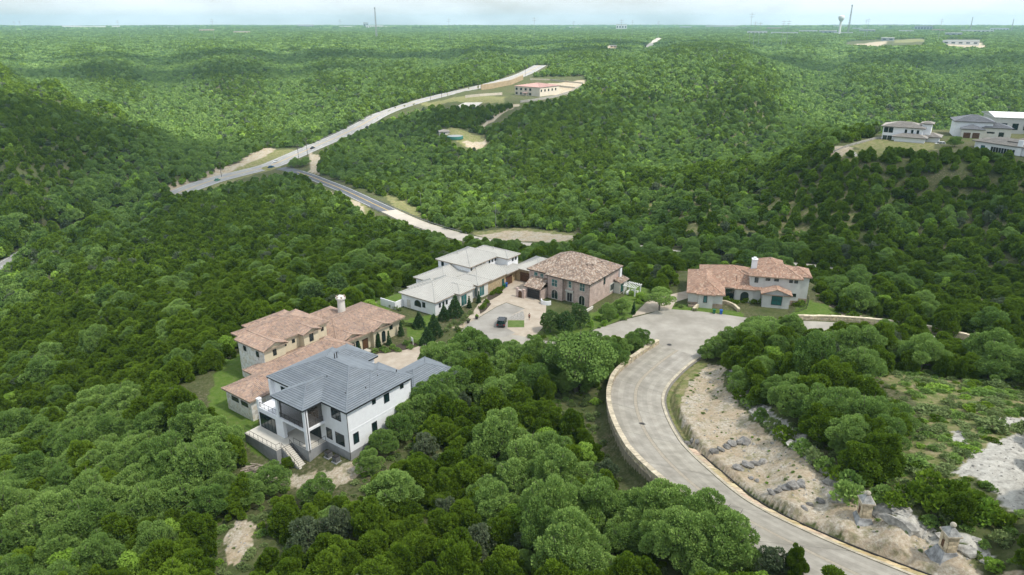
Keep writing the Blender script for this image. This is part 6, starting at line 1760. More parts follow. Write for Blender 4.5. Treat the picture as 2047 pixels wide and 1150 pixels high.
def car(loc, rz, col, label, suv=True, L_=4.8, Wd=1.95, Hh=1.75, pickup=False):
    """nose towards +x"""
    e = empty('parked_car' if suv else 'car', tuple(loc), rz, label=label, cat='car')
    h0, hb = 0.28, Hh * 0.58; x0, x1 = -L_ / 2, L_ / 2; w = Wd / 2
    prof = [(x0 + .05, h0 + .1), (x0, h0 + .35), (x0 + .04, hb), (x0 + .4, hb + .03), (x1 - L_ * .28, hb), (x1 - .25, hb - .16), (x1, hb - .42), (x1 - .02, h0 + .15), (x1 - .2, h0), (x0 + .2, h0)]
    mb = MB()
    for sgn in (-1, 1):
        mb.face([(x, sgn * w, z) for x, z in (prof if sgn > 0 else prof[::-1])])
    n = len(prof)
    for i in range(n):
        a, b = prof[i], prof[(i + 1) % n]; mb.face([(a[0], -w, a[1]), (a[0], w, a[1]), (b[0], w, b[1]), (b[0], -w, b[1])])
    mb.build('body', PAINT[col], e)
    # cabin: roof, glass house
    c0, c1 = (x0 + .12, x1 - L_ * .30) if suv and not pickup else (x0 + L_ * (.36 if pickup else .14), x1 - L_ * .30)
    t0, t1 = c0 + (.22 if suv else .55), c1 - .75; wt = w - .22
    gl = MB(); lo = [(c0, -w + .05, hb), (c1, -w + .05, hb), (c1, w - .05, hb), (c0, w - .05, hb)]; hi = [(t0, -wt, Hh - .06), (t1, -wt, Hh - .06), (t1, wt, Hh - .06), (t0, wt, Hh - .06)]
    for i in range(4): gl.face([lo[i], lo[(i + 1) % 4], hi[(i + 1) % 4], hi[i]])
    gl.build('window_glass', M['glass'], e)
    MB().prism([(t0 - .06, -wt - .03, Hh - .07), (t1 + .06, -wt - .03, Hh - .07), (t1 + .06, wt + .03, Hh - .07), (t0 - .06, wt + .03, Hh - .07)], (0, 0, .08)).build('roof_panel', PAINT[col], e)
    pm = MB()
    for sgn in (-1, 1):
        for q in (0.0, 0.42, 1.0):
            a = np.array(lo[0 if sgn < 0 else 3]) * (1 - q) + np.array(lo[1 if sgn < 0 else 2]) * q; b = np.array(hi[0 if sgn < 0 else 3]) * (1 - q) + np.array(hi[1 if sgn < 0 else 2]) * q
            pm.tube([a, b], .05, 4)
    pm.build('roof_pillar', PAINT[col], e, kind='stuff')
    for sx in (-.31, .31):
        for sy_ in (-1, 1):
            t = MB(); c = (sx * L_, sy_ * (w - .12), .34); t.tube([(c[0], c[1] - .12, c[2]), (c[0], c[1] + .13, c[2])], .34, 14)
            wh = t.build('wheel', M['tyre'], e)
            MB().tube([(c[0], c[1] + sy_ * .1, c[2]), (c[0], c[1] + sy_ * .145, c[2])], .21, 10).build('rim', M['rim'], wh)
    for sy_ in (-1, 1):
        MB().box(x1 - .14, x1 + .01, sy_ * (w - .5), sy_ * (w - .08), hb - .5, hb - .32).build('headlight', M['lamp'], e)
        MB().box(x0 - .015, x0 + .1, sy_ * (w - .34), sy_ * (w - .04), hb - .32, hb - .08).build('tail_light', M['tail'], e)
        MB().box(c1 - .35, c1 - .15, sy_ * (w), sy_ * (w + .2), hb, hb + .16).build('mirror', PAINT[col], e)
    return e


p = at(1003, 655, 0.06); car((p[0], p[1] + 2.0, 0.06), R(84), 'black', 'black sport utility vehicle parked beside the oval grass patch')
p = at(958, 683, 0.06); car((p[0], p[1], 0.06), R(70), 'grey', 'dark car half hidden by oaks at the parking court edge')


def road_car(u, v, line, col, label, lane, flip=False, **k):
    p = P(u, v); i = int(np.argmin(np.hypot(line[:, 0] - p[0], line[:, 1] - p[1]))); i = min(max(i, 1), len(line) - 2)
    t = line[i + 1] - line[i - 1]; t = t / np.linalg.norm(t[:2]); n = np.array([-t[1], t[0], 0])
    q = line[i] + n * lane
    return car((q[0], q[1], line[i, 2] + .06), math.atan2(t[1], t[0]) + (math.pi if flip else 0), col, label, suv=False, **k)


road_car(558, 326, hwy_c, 'white', 'white car waiting on the highway at the junction', 2.5, True, Hh=1.5)
road_car(622, 298, hwy_c, 'black', 'black pickup driving along the highway past the junction', -2.5, pickup=True, L_=5.6, Hh=1.85)
road_car(541, 337, hwy_c, 'blue', 'blue car at the mouth of the access road', -6, L_=5.2)
road_car(425, 362, hwy_c, 'green', 'pale green car on the highway beside the bare cutting', -4)

# ------------------------------------------------------------------ the person on the paver driveway
M['skin'] = material('skin', (0.36, 0.21, 0.14), 0.6); M['hair'] = material('dark_hair', (0.02, 0.014, 0.01), 0.6)
M['maroon'] = material('maroon_cloth', (0.13, 0.015, 0.025), 0.9); M['darkcloth'] = material('dark_shorts', (0.03, 0.028, 0.035), 0.9)
pp_ = at(1058, 640, 0.06)
pe = empty('person', (pp_[0], pp_[1], 0.06), R(-95), label='person in a maroon shirt and dark shorts walking on the pavers', cat='person')


def skin_body(name, nodes, edges, mat, parent, sub=2, root=0):
    m = bpy.data.meshes.new(name); m.from_pydata([n[0] for n in nodes], edges, [])
    o = link(bpy.data.objects.new(name, m), parent)
    o.modifiers.new('skin', 'SKIN'); sk = m.skin_vertices[0].data if m.skin_vertices else None
    if sk is None:
        bpy.context.view_layer.objects.active = o
    for i, n in enumerate(nodes):
        if sk:
            sk[i].radius = (n[1], n[1] * (n[2] if len(n) > 2 else 1)); sk[i].use_root = (i == root)
    ss = o.modifiers.new('smooth', 'SUBSURF'); ss.levels = sub; ss.render_levels = sub
    m.materials.append(mat); return o


# facing +x; left is +y
BN = [((0, 0, .94), .13, .9), ((0, 0, 1.12), .12, .85), ((0, 0, 1.34), .15, .75), ((0.01, 0, 1.46), .07), ((.02, 0, 1.54), .055), ((.04, 0, 1.66), .098),
      ((0, .19, 1.40), .06), ((-.06, .25, 1.14), .045), ((.06, .26, .92), .035), ((.1, .255, .85), .035), ((0, -.19, 1.40), .06), ((.06, -.25, 1.14), .045), ((.22, -.24, .98), .035), ((.28, -.23, .93), .035),
      ((.02, .10, .86), .085), ((.12, .10, .48), .06), ((.10, .10, .09), .042), ((.24, .11, .03), .035), ((-.02, -.10, .86), .085), ((-.06, -.10, .48), .06), ((-.2, -.10, .12), .042), ((-.08, -.11, .04), .035)]
BE = [(0, 1), (1, 2), (2, 3), (3, 4), (4, 5), (2, 6), (6, 7), (7, 8), (8, 9), (2, 10), (10, 11), (11, 12), (12, 13), (0, 14), (14, 15), (15, 16), (16, 17), (0, 18), (18, 19), (19, 20), (20, 21)]
skin_body('body', BN, BE, M['skin'], pe)
skin_body('shirt', [((0, 0, .92), .165, .8), ((0, 0, 1.12), .15, .85), ((0, 0, 1.36), .18, .75), ((0, .2, 1.39), .085), ((-.05, .25, 1.2), .065), ((0, -.2, 1.39), .085), ((.05, -.25, 1.2), .065)], [(0, 1), (1, 2), (2, 3), (3, 4), (2, 5), (5, 6)], M['maroon'], pe, 1)
skin_body('shorts', [((0, 0, .92), .16, .85), ((.02, .10, .84), .115), ((.1, .10, .56), .095), ((-.02, -.10, .84), .115), ((-.05, -.10, .56), .095)], [(0, 1), (1, 2), (0, 3), (3, 4)], M['darkcloth'], pe, 1)
MB().lathe([(.02, .13), (.075, .115), (.108, .06), (.112, 0), (.1, -.05)][::-1], -.005, 0, 1.69, 12).build('hair', M['hair'], pe, True)
for sgn in (-1, 1): MB().lathe([(.008, -.008), (.012, 0), (.008, .008)], .135, .036 * sgn, 1.67, 6).build('eye', M['hair'], pe)
MB().tube([(.135, 0, 1.665), (.16, 0, 1.63)], [.012, .018], 5).build('nose', M['skin'], pe)

# ------------------------------------------------------------------ bins, air conditioners, pots, debris
BINC = {'green': material('green_plastic', (0.02, 0.13, 0.07), 0.5), 'blue': material('blue_plastic', (0.02, 0.11, 0.42), 0.5)}


def bin_(u, v, col, label, loc=None, rz=-1.7):
    p = at(u, v, 0.05) if loc is None else loc
    e = empty('wheelie_bin', (p[0], p[1], 0.05), rz, label=label, cat='bin')
    mb = MB(); a = [(-.26, -.24, .06), (.26, -.24, .06), (.26, .24, .06), (-.26, .24, .06)]; b = [(-.36, -.31, 1.02), (.34, -.31, 1.02), (.34, .31, 1.02), (-.36, .31, 1.02)]
    for i in range(4): mb.face([a[i], a[(i + 1) % 4], b[(i + 1) % 4], b[i]])
    mb.face(a[::-1]); mb.build('tub', BINC[col], e)
    MB().prism([(-.42, -.34, 1.02), (.38, -.34, 1.02), (.38, .34, 1.02), (-.42, .34, 1.02)], (0, 0, .07)).build('lid', BINC[col], e)
    MB().tube([(-.42, -.25, 1.0), (-.48, -.25, 1.02), (-.48, .25, 1.02), (-.42, .25, 1.0)], .02, 5).build('handle', BINC[col], e)
    for sy_ in (-1, 1): MB().tube([(-.3, sy_ * .29, .13), (-.3, sy_ * .35, .13)], .13, 10).build('wheel', M['tyre'], e)
    return e


bin_(1427, 627, 'green', 'green wheelie bin standing at the cul-de-sac kerb'); bin_(1441, 628, 'blue', 'blue wheelie bin standing at the cul-de-sac kerb')
q = lw(HC, 31.2, -0.2); bin_(0, 0, 'blue', 'blue wheelie bin against the tan stone garage wall', q); q = lw(HC, 30.2, -0.35); bin_(0, 0, 'green', 'green wheelie bin against the tan stone garage wall', q)
for (x, y, lab) in ((-0.9, 4.3, 'dark air conditioner unit tucked into the corner below the porch'), (-1.0, 2.3, 'dark air conditioner unit below the corner windows of the white house')):
    q = lw(HA, x, y); g = float(TZ(q[0], q[1])[0])
    e = empty('air_conditioner', (q[0], q[1], g), HA[1], label=lab, cat='air conditioner')
    MB().box(-.6, .6, -.6, .6, -.3, .12).build('pad', M['concrete_found'], e); MB().box(-.45, .45, -.45, .45, .12, 1.05, (1, 1, 1)).build('casing', M['door_dark'], e)
    mb = MB()
    for k in range(7): mb.box(-.47, .47, -.47, .47, .2 + k * .12, .23 + k * .12)
    mb.build('louvre_band', M['galv'], e, kind='stuff'); MB().lathe([(.38, 0), (.38, .05), (.1, .07)], 0, 0, 1.05, 14).build('fan_grille', M['iron'], e)
M['pot'] = material('dark_pot', (0.05, 0.045, 0.05), 0.5)
for (u, v, k) in ((936, 646, 'shrub'), (953, 638, 'yellowbush'), (958, 601, 'darkbush')):
    p = at(u, v, 0.04); e = empty('potted_plant', tuple(p), label={'shrub': 'dark pot with a low plant at the corner of the court', 'yellowbush': 'dark pot with a spiky bright plant beside the court', 'darkbush': 'dark pot with a plant by the metal-roofed house entrance'}[k], cat='potted plant')
    MB().lathe([(.25, 0), (.36, .3), (.42, .62), (.46, .66), (.4, .7)], 0, 0, 0, 12).build('pot', M['pot'], e)
    o = link(bpy.data.objects.new('foliage', PROTO[k][0]['crown']), e); o.location = (0, 0, .6); o.scale = (.75, .75, .7)
p = P(515, 940); e = empty('debris_pile', (p[0], p[1], p[2]), label='pile of scrap lumber and white sheeting below the deck', cat='debris')
M['lumber'] = material('grey_lumber', (0.30, 0.26, 0.21), 0.9, var=0.3, scale=3)
for i in range(22):
    a = random.uniform(-.5, .9); L_ = random.uniform(1.2, 3.0); x, y, z = random.uniform(-1.6, 1.2), random.uniform(-.9, .9), random.uniform(.1, .75)
    dx, dy = math.cos(a) * L_ / 2, math.sin(a) * L_ / 2; dz = random.uniform(-.25, .25); w = random.uniform(.05, .13)
    MB().tube([(x - dx, y - dy, z - dz), (x + dx, y + dy, z + dz)], w, 4).build('plank', M['lumber'], e)
mb = MB(); sh = [(1.0 + i * .35, -1.0 + j * .4, .35 + .25 * math.sin(i * 1.3 + j)) for i in range(6) for j in range(5)]
for i in range(5):
    for j in range(4): mb.prism([sh[i * 5 + j], sh[i * 5 + j + 5], sh[i * 5 + j + 6], sh[i * 5 + j + 1]], (0, 0, .03))
mb.build('plastic_sheet', M['white'], e)
p = at(826, 690, 0); e = empty('yard_sign', tuple(p), R(40), label='small white yard sign by the bed before the arched house', cat='sign')
MB().box(-.05, .05, -.05, .05, -.2, 1.7).build('post', M['white'], e); MB().box(-.03, .03, .05, .75, .8, 1.5).build('board', M['white'], e); MB().box(-.05, .05, .05, .85, 1.6, 1.7).build('arm', M['white'], e)
# pergola with garden seats by the brick house
q = lw(HD, 15.5, -3.6); e = empty('pergola', (q[0], q[1], 0), HD[1], label='white pergola at the side of the brick house', cat='pergola')
for x in (-1.9, 1.9):
    for y in (-1.8, 1.9): MB().box(x - .14, x + .14, y - .14, y + .14, -.2, 2.5).build('post', M['white'], e)
for x in (-1.9, 1.9): MB().box(x - .1, x + .1, -2.2, 2.3, 2.5, 2.72).build('beam', M['white'], e)
for k in range(7): MB().box(-2.3, 2.3, -2.0 + k * .65, -1.92 + k * .65, 2.72, 2.86).build('rafter', M['white'], e)
e.scale = (.85, .85, .85)
hero('bright', 1281, 602, .5, 'small flowering tree hiding the pergola by the brick house', name='flowering_tree')
for k, (x, y, rz) in enumerate(((-.9, .5, 0), (.9, -.3, 1.6))):
    w = lw(HD, 15.5 + x, -3.6 + y); s_ = empty('garden_sofa', (w[0], w[1], 0), HD[1] + rz, label=('white garden sofa under the pergola against the house', 'white garden sofa at the outer side of the pergola')[k], cat='sofa')
    MB().box(-.9, .9, -.4, .4, .12, .42).build('seat', M['white'], s_); MB().box(-.9, .9, .3, .45, .42, .85).build('backrest', M['white'], s_)
    for sx in (-1, 1): MB().box(sx * .9, sx * .78, -.4, .3, .42, .62).build('armrest', M['white'], s_)
    for sx in (-1, 1):
        for sy_ in (-1, 1): MB().box(sx * .82 - .04, sx * .82 + .04, sy_ * .33 - .04, sy_ * .33 + .04, 0, .12).build('leg', M['iron'], s_)
fl = [at(1608, 596, 0), at(1616, 606, 0), at(1612, 618, 0), at(1596, 624, 0), at(1575, 625, 0)]
e = empty('iron_fence', tuple(fl[0]), label='black iron fence at the side yard of the orange-roofed villa', cat='fence')
for a, b in zip(fl[:-1], fl[1:]):
    a, b = a - fl[0], b - fl[0]; mb = MB(); mb.tube([a + Z3 * 1.35, b + Z3 * 1.35], .03, 4); mb.tube([a + Z3 * .2, b + Z3 * .2], .03, 4)
    n = int(np.linalg.norm(b - a) / .25)
    for k in range(n + 1): mb.tube([a + (b - a) * k / n, a + (b - a) * k / n + Z3 * 1.4], .018, 4)
    mb.build('fence_panel', M['iron'], e, kind='stuff')
for nm, poly, lab in (('planting_bed', [(975, 592), (984, 582), (998, 576), (1006, 580), (1000, 590), (984, 599), (972, 604)], 'dark planting bed along the tan stone wall'), ('planting_bed', [(958, 620), (964, 609), (974, 601), (982, 608), (970, 622), (960, 628)], 'stony planting bed beside the parking court'), ('planting_bed', [(748, 707), (784, 694), (815, 681), (842, 688), (810, 700), (770, 707)], 'dark planting bed before the arched house')):
    sheet(nm, poly, M['soil'], 0.05, lab)
sheet('lawn', [(1015, 641), (1048, 641), (1048, 655), (1015, 655)], material('lawn_patch', (0.085, 0.14, 0.03), 0.95, color2=(0.13, 0.18, 0.05), scale=1.2), 0.07, 'small square of grass beside the parked black car')
sheet('rock_bed', [(1016, 637), (1028, 629), (1046, 622), (1049, 634), (1048, 640), (1016, 640)], material('grey_rockbed', (0.2, 0.19, 0.17), 0.95, color2=(0.42, 0.40, 0.37), scale=2.5), 0.07, 'grey rock bed above the square of grass')

# ------------------------------------------------------------------ poles, rails
M['wood_pole'] = material('wood_pole', (0.10, 0.085, 0.07), 0.9)


def utility_pole(u, v, h_, label, group=None, rz=0.6):
    p = P(u, v); e = empty('utility_pole', tuple(p), rz, label=label, cat='utility pole', group=group)
    MB().tube([(0, 0, -1), (0, 0, h_)], [.22, .14], 7).build('pole', M['wood_pole'], e)
    for k in (0.6, 1.6): MB().box(-1.3, 1.3, -.09, .09, h_ - k - .12, h_ - k + .08).build('crossarm', M['wood_pole'], e)
    for x in (-1.15, -.5, .5, 1.15): MB().lathe([(.07, 0), (.09, .12), (.04, .25)], x, 0, h_ - .52, 7).build('insulator', M['galv'], e)
    return e


utility_pole(615, 312, 15, 'tall wooden utility pole beside the junction island'); utility_pole(597, 318, 12, 'shorter wooden utility pole on the junction island'); utility_pole(443, 354, 11, 'wooden utility pole beside the bare highway cutting')
for (u, v) in ((956, 180), (883, 196), (861, 203), (1050, 152)): utility_pole(u, v, 12, 'wooden utility pole along the climbing highway', 'poles along the climbing highway')


def lamp_post(u, v, h_, label):
    p = P(u, v); e = empty('street_lamp', tuple(p), 2.4, label=label, cat='street lamp')
    MB().tube([(0, 0, -.5), (0, 0, h_)], [.13, .07], 7).build('post', M['galv'], e); MB().tube([(0, 0, h_ - .1), (.6, 0, h_ + .15), (1.5, 0, h_ + .2)], .05, 5).build('arm', M['galv'], e)
    MB().box(1.2, 2.0, -.16, .16, h_ + .12, h_ + .26).build('lamp_head', M['galv'], e)


lamp_post(991, 456, 12, 'grey street lamp by the grassy clearing behind the houses'); lamp_post(842, 420, 10, 'grey street lamp beside the access road bend')


def guard_rail(line, off, i0, i1, label):
    l = offset_line(line, off)[i0:i1]; e = empty('guard_rail', tuple(l[0]), label=label, cat='guard rail'); l = l - l[0]
    mb = MB()
    for a, b in zip(l[:-1], l[1:]): mb.prism([a + Z3 * .45, b + Z3 * .45, b + Z3 * .8, a + Z3 * .8], (0.05, -.05, 0))
    mb.build('rail', M['galv'], e); mb = MB()
    for a in l[::2]: mb.tube([a - Z3 * .4, a + Z3 * .8], .09, 5)
    mb.build('post', M['galv'], e, kind='stuff')


i_a, i_b = int(np.argmin(np.abs(hwy_c[:, 2] + 36.5))), int(np.argmin(np.abs(hwy_c[:, 2] + 23)))
guard_rail(hwy_c, 9.6, i_a, i_b, 'steel guard rail along the uphill stretch of highway')
guard_rail(ent_c, 5.3, kB - 12, kC, 'steel guard rail along the upper edge of the access road'); guard_rail(ent_c, -5.3, kB - 6, kC, 'steel guard rail along the lower edge of the access road')

# ------------------------------------------------------------------ ridge-top houses and far buildings
def site(u0, v0, u1, v1, z):
    """a frame whose x axis runs between two ground pixels on the level z"""
    a, b = at(u0, v0, z), at(u1, v1, z)
    return (a, math.atan2(b[1] - a[1], b[0] - a[0])), float(np.linalg.norm(b - a))


fr, wF = site(1761, 282, 1848, 289, 12.0)
Fh = House('ridge_house', fr, (12, 6), 'white three-level ridge house with low brown hip roofs and turret')
rb = dict(style='course', mat=M['roof_brown'], tones=TG, fascia=M['fascia_dark'])
Fh.walls(0, 17, 0, 12, -2, 7.2, M['stucco_white']); Fh.roof(-1, 18, -1, 13, 7.3, .28, axis='x', **rb)
Fh.walls(6, wF, -4, 0, -2, 3.2, M['stucco_white']); Fh.roof(5, wF + 1, -5, 3, 3.3, .32, axis='x', **rb)
Fh.walls(16, 20, 3, 8, -2, 9.2, M['stucco_white']); Fh.roof(15.2, 20.8, 2.2, 8.8, 9.3, .3, axis='y', **rb)
Fh.walls(17, 24, 2, 10, -2, 3.4, M['stucco_white']); Fh.roof(16.4, 25, 1, 11, 3.5, .3, axis='x', **rb)
for a in (0.5, 2.6): Fh.opening('y', 0, -1, a, a + 1.7, 4.4, 6.7, 2, 1); Fh.opening('y', 0, -1, a, a + 1.7, .6, 2.8, 2, 1)
for a in (9.5, 12.2, 14.6): Fh.opening('y', 0, -1, a, a + .8, 4.6, 6.2)
for a in (1, 4, 8): Fh.opening('x', 0, -1, a, a + 1.8, 4.5, 6.6, 2, 1)
fr, wG = site(1906, 274, 1962, 277, 13.0)
Gh = House('ridge_house', fr, (8, 8), 'white ridge house with slate-grey hip roof and double garage')
rs = dict(style='course', mat=M['roof_slate'], tones=TG, fascia=M['fascia_dark'])
Gh.walls(0, 16, 3, 16, -2, 7.4, M['stucco_white']); Gh.roof(-1, 17, 2, 17, 7.5, .35, axis='x', **rs)
Gh.walls(3, 12, -1, 3, -2, 4.2, M['stucco_pale']); Gh.roof(2.4, 12.6, -1.6, 6, 4.3, .35, axis='y', **rs)
Gh.walls(12, 24, 2, 12, -2, 5.0, M['stucco_pale']); Gh.roof(11.5, 24.6, 1.4, 12.6, 5.1, .32, axis='x', **rs)
Gh.garage('y', -1, -1, 3.8, 6.8, 0, 2.6, M['door_wood']); Gh.garage('y', -1, -1, 7.6, 10.6, 0, 2.6, M['door_wood']); Gh.opening('y', 2, -1, 14, 17, 2.4, 3.0); Gh.opening('y', 2, -1, 19, 21, 1, 3, 2, 1)
fr, wH = site(1952, 303, 2046, 318, 12.0)
Hh_ = House('ridge_house', fr, (10, 6), 'white ridge house with brown hip roof and row of tall windows')
Hh_.walls(0, 22, 0, 11, -4, 4.6, M['stucco_white']); Hh_.roof(-1, 23, -1, 12, 4.7, .32, axis='x', **rb)
Hh_.walls(12, 30, 3, 14, -4, 6.0, M['stucco_white']); Hh_.roof(11, 31, 2, 15, 6.1, .32, axis='x', **rb)
Hh_.walls(-4, 2, 4, 12, -3, 4.0, M['stucco_white']); Hh_.roof(-5, 3, 3, 13, 4.1, .32, axis='y', **rb)
for k in range(9): Hh_.opening('y', 0, -1, 6 + k * 1.15, 6.8 + k * 1.15, .8, 3.0)
Hh_.opening('y', 0, -1, 1.5, 3.2, .3, 3, 2, 1, M['teal']); Hh_.walls(17, 19, -.6, 0, -4, 7.5, M['stucco_white'], 'chimney')
fr, wW = site(1985, 262, 2060, 265, 14.0)
Wb = House('hall_building', fr, (10, 8), 'large building with broad white metal roof on the ridge', 'building')
Wb.walls(0, 40, 0, 22, -2, 7, M['stucco_grey']); Wb.roof(-1, 41, -1, 23, 7.1, .12, 'seam', material('white_roof', (0.78, 0.79, 0.8), .5), TP, axis='x', gable='-+', gmat=M['stucco_grey'], fascia=M['white'], big=3)
for k in range(5): Wb.opening('y', 0, -1, 3 + k * 5, 5.5 + k * 5, 1, 4, 2, 1)
p = at(1877, 291, 12.1); car((p[0], p[1], 12.1), R(170), 'white', 'white sport utility vehicle on the drive between the ridge houses')
mb = MB(); dr = [at(u, v, 12.0) for u, v in ((1850, 292), (1880, 296), (1930, 290), (1945, 284), (1962, 286), (1964, 294), (1925, 302), (1870, 302), (1850, 298))]
mb.face([q + Z3 * .12 for q in dr]); mb.build('driveway', M['paver'], None, label='tan driveway joining the ridge-top houses', kind='structure')
e0 = [at(u, v, 9.0) for u, v in ((1664, 311), (1690, 307), (1720, 300), (1748, 294), (1776, 293))]
for i in range(len(e0)): e0[i][2] = float(TZ(e0[i][0], e0[i][1])[0])
e = empty('retaining_wall', tuple(e0[0]), label='low dark retaining wall below the ridge lawn', cat='wall')
mb = MB()
for a, b in zip(e0[:-1], e0[1:]): mb.prism([a - e0[0] - Z3 * 1, b - e0[0] - Z3 * 1, b - e0[0] + Z3 * 1.0, a - e0[0] + Z3 * 1.0], (.2, .5, 0))
mb.build('wall_face', M['rock'], e)

fr, wI = site(1079, 193.5, 1118, 188.5, -5.0)
pl_ = at(1023, 196.5, -5.0); dI = float(np.linalg.norm(pl_ - fr[0]))
Ib = House('office_building', fr, (10, 10), 'cream two-storey hall with red metal hip roof beside the highway', 'building')
M['cream_hall'] = material('cream_hall', (0.60, 0.54, 0.45), .9, var=.06, scale=.3)
wI, dI = max(wI, 24), min(max(dI, 24), 40)
Ib.walls(0, wI, 0, dI, -2, 9.2, M['cream_hall']); Ib.roof(-.6, wI + .6, -.6, dI + .6, 9.2, .16, 'seam', M['roof_pink'], TP, axis='y', fascia=M['roof_pink'], big=2)
for k in range(5): Ib.opening('y', 0, -1, 1.5 + k * (wI - 3) / 5, 3.6 + k * (wI - 3) / 5, 4.6, 6.8)
for k in range(4): Ib.opening('x', 0, -1, dI - 3.5 - k * 6, dI - 1.0 - k * 6, 5.2, 7.4); Ib.opening('x', 0, -1, dI - 3.5 - k * 6, dI - 1.0 - k * 6, .8, 3.0)
Ib.put(MB().box(-4, 0, dI * .45, dI * .45 + 6, 2.9, 3.3), 'canopy', M['roof_pink'])
for y in (dI * .45 + .4, dI * .45 + 5.6): Ib.put(MB().box(-3.8, -3.4, y - .2, y + .2, -1, 2.9), 'canopy_post', M['cream_hall'])


def px_wall(name, pts, h_, t_, mat, label, cat='wall'):
    w = [P(u, v) for u, v in pts]; e = empty(name, tuple(w[0]), label=label, cat=cat)
    for a, b in zip(w[:-1], w[1:]):
        a, b = a - w[0], b - w[0]; d_ = (b - a) / max(.1, np.linalg.norm(b - a)); n = np.array([-d_[1], d_[0], 0]) * t_
        MB().prism([a - Z3 * 1.5, b - Z3 * 1.5, b + n - Z3 * 1.5, a + n - Z3 * 1.5], (0, 0, h_ + 1.5)).build('wall_section', mat, e)


M['tan_block'] = material('tan_block', (0.36, 0.28, 0.18), .9, var=.15, scale=.4)
M['pale_block'] = material('pale_block', (0.52, 0.47, 0.40), .9, var=.1, scale=.3)
px_wall('retaining_wall', [(962, 180), (990, 176), (1022, 170), (1046, 160)], 5.5, .8, M['tan_block'], 'tall tan retaining wall between the highway and the hall')
px_wall('retaining_wall', [(930, 196), (960, 193), (1004, 190)], 2.5, .6, M['pale_block'], 'low pale wall beside the lawn of the hall')
px_wall('retaining_wall', [(1060, 160), (1100, 161), (1165, 168)], 1.6, .5, M['stone'], 'upper terrace wall behind the hall'); px_wall('retaining_wall', [(1052, 170), (1100, 171), (1150, 177)], 1.4, .5, M['stone'], 'lower terrace wall behind the hall')
px_wall('retaining_wall', [(1040, 206), (1070, 202), (1110, 195), (1140, 186), (1165, 172)], 2.2, .4, M['rock'], 'dark wall following the wood edge below the hall')
mb = MB(); dr = [at(u, v, -5.0) for u, v in ((893, 204), (930, 199), (965, 201), (940, 208), (900, 209))]
for q in dr: q[2] = float(TZ(q[0], q[1])[0])
mb.face([q + Z3 * .25 for q in dr]); mb.build('parking_lot', material('bright_concrete', (.48, .46, .42), .9), None, label='bright concrete parking lot before the hall', kind='structure')
# water works in the hollow
p = P(910, 276); e = empty('water_tank', tuple(p), label='low round teal tank in the clearing below the hall', cat='tank')
MB().lathe([(6.5, -.5), (6.5, 1.6), (6.2, 1.7)], 0, 0, 0, 24).build('basin', material('teal_steel', (.04, .17, .14), .6), e); MB().lathe([(6.0, 1.5), (6.0, 1.75), (.5, 2.2)], 0, 0, 0, 24).build('lid', M['galv'], e)
p = P(888, 270); sh_ = House('pump_shed', ((p), R(15)), (0, 0), 'small brown pump shed beside the teal tank', 'shed')
sh_.walls(-4, 4, -3, 3, -1, 3, M['stucco_pale']); sh_.roof(-4.6, 4.6, -3.6, 3.6, 3.05, .4, 'course', M['roof_brown'], TG); sh_.opening('y', -3, -1, -1, .2, 0, 2.1, name='door')

# buildings on the far plateau
M['far_white'] = material('far_white_wall', (.66, .66, .65), .9); M['far_grey'] = material('far_grey_wall', (.34, .36, .38), .9); M['far_tan'] = material('far_tan_wall', (.52, .40, .28), .9)
FAR = [(130, 156, 53, 5, 'far_white'), (160, 203, 54, 5, 'far_white'), (226, 238, 54, 5, 'far_white'), (402, 426, 64, 4, 'far_tan'), (470, 498, 68, 4, 'far_tan'), (680, 712, 56, 4, 'far_white'), (727, 736, 52, 10, 'far_grey'), (734, 765, 57, 5, 'far_white'), (770, 790, 56, 4, 'far_white'), (597, 625, 52, 6, 'far_grey'), (1232, 1252, 60, 10, 'far_white'), (1138, 1160, 56, 4, 'far_white'), (1220, 1232, 96, 4, 'far_tan'),
       (1360, 1382, 50, 5, 'far_grey'), (1415, 1470, 52, 5, 'far_white'), (1496, 1530, 70, 6, 'far_white'), (1545, 1590, 70, 4, 'far_white'), (1640, 1668, 69, 6, 'far_grey'), (1670, 1700, 70, 4, 'far_white'), (1720, 1745, 66, 5, 'far_grey'), (1764, 1784, 82, 5, 'far_grey'), (1832, 1858, 62, 8, 'far_grey'), (1893, 1917, 74, 6, 'far_grey'), (1894, 1945, 90, 6, 'far_white'), (1930, 1975, 66, 4, 'far_white'), (1760, 1800, 52, 4, 'far_white'), (1668, 1690, 56, 4, 'far_white'), (1600, 1630, 66, 4, 'far_white'), (1478, 1492, 58, 3, 'far_white'), (1535, 1560, 60, 4, 'far_tan'), (1706, 1722, 60, 3, 'far_white'), (1800, 1822, 66, 4, 'far_white'), (1866, 1884, 64, 4, 'far_tan'), (1985, 2010, 62, 4, 'far_white'), (1395, 1410, 56, 3, 'far_tan'), (1270, 1290, 56, 3, 'far_white'), (330, 350, 56, 3, 'far_white'), (60, 80, 55, 3, 'far_white')]
DESC = ('low', 'long', 'boxy', 'flat-roofed', 'plain', 'wide')
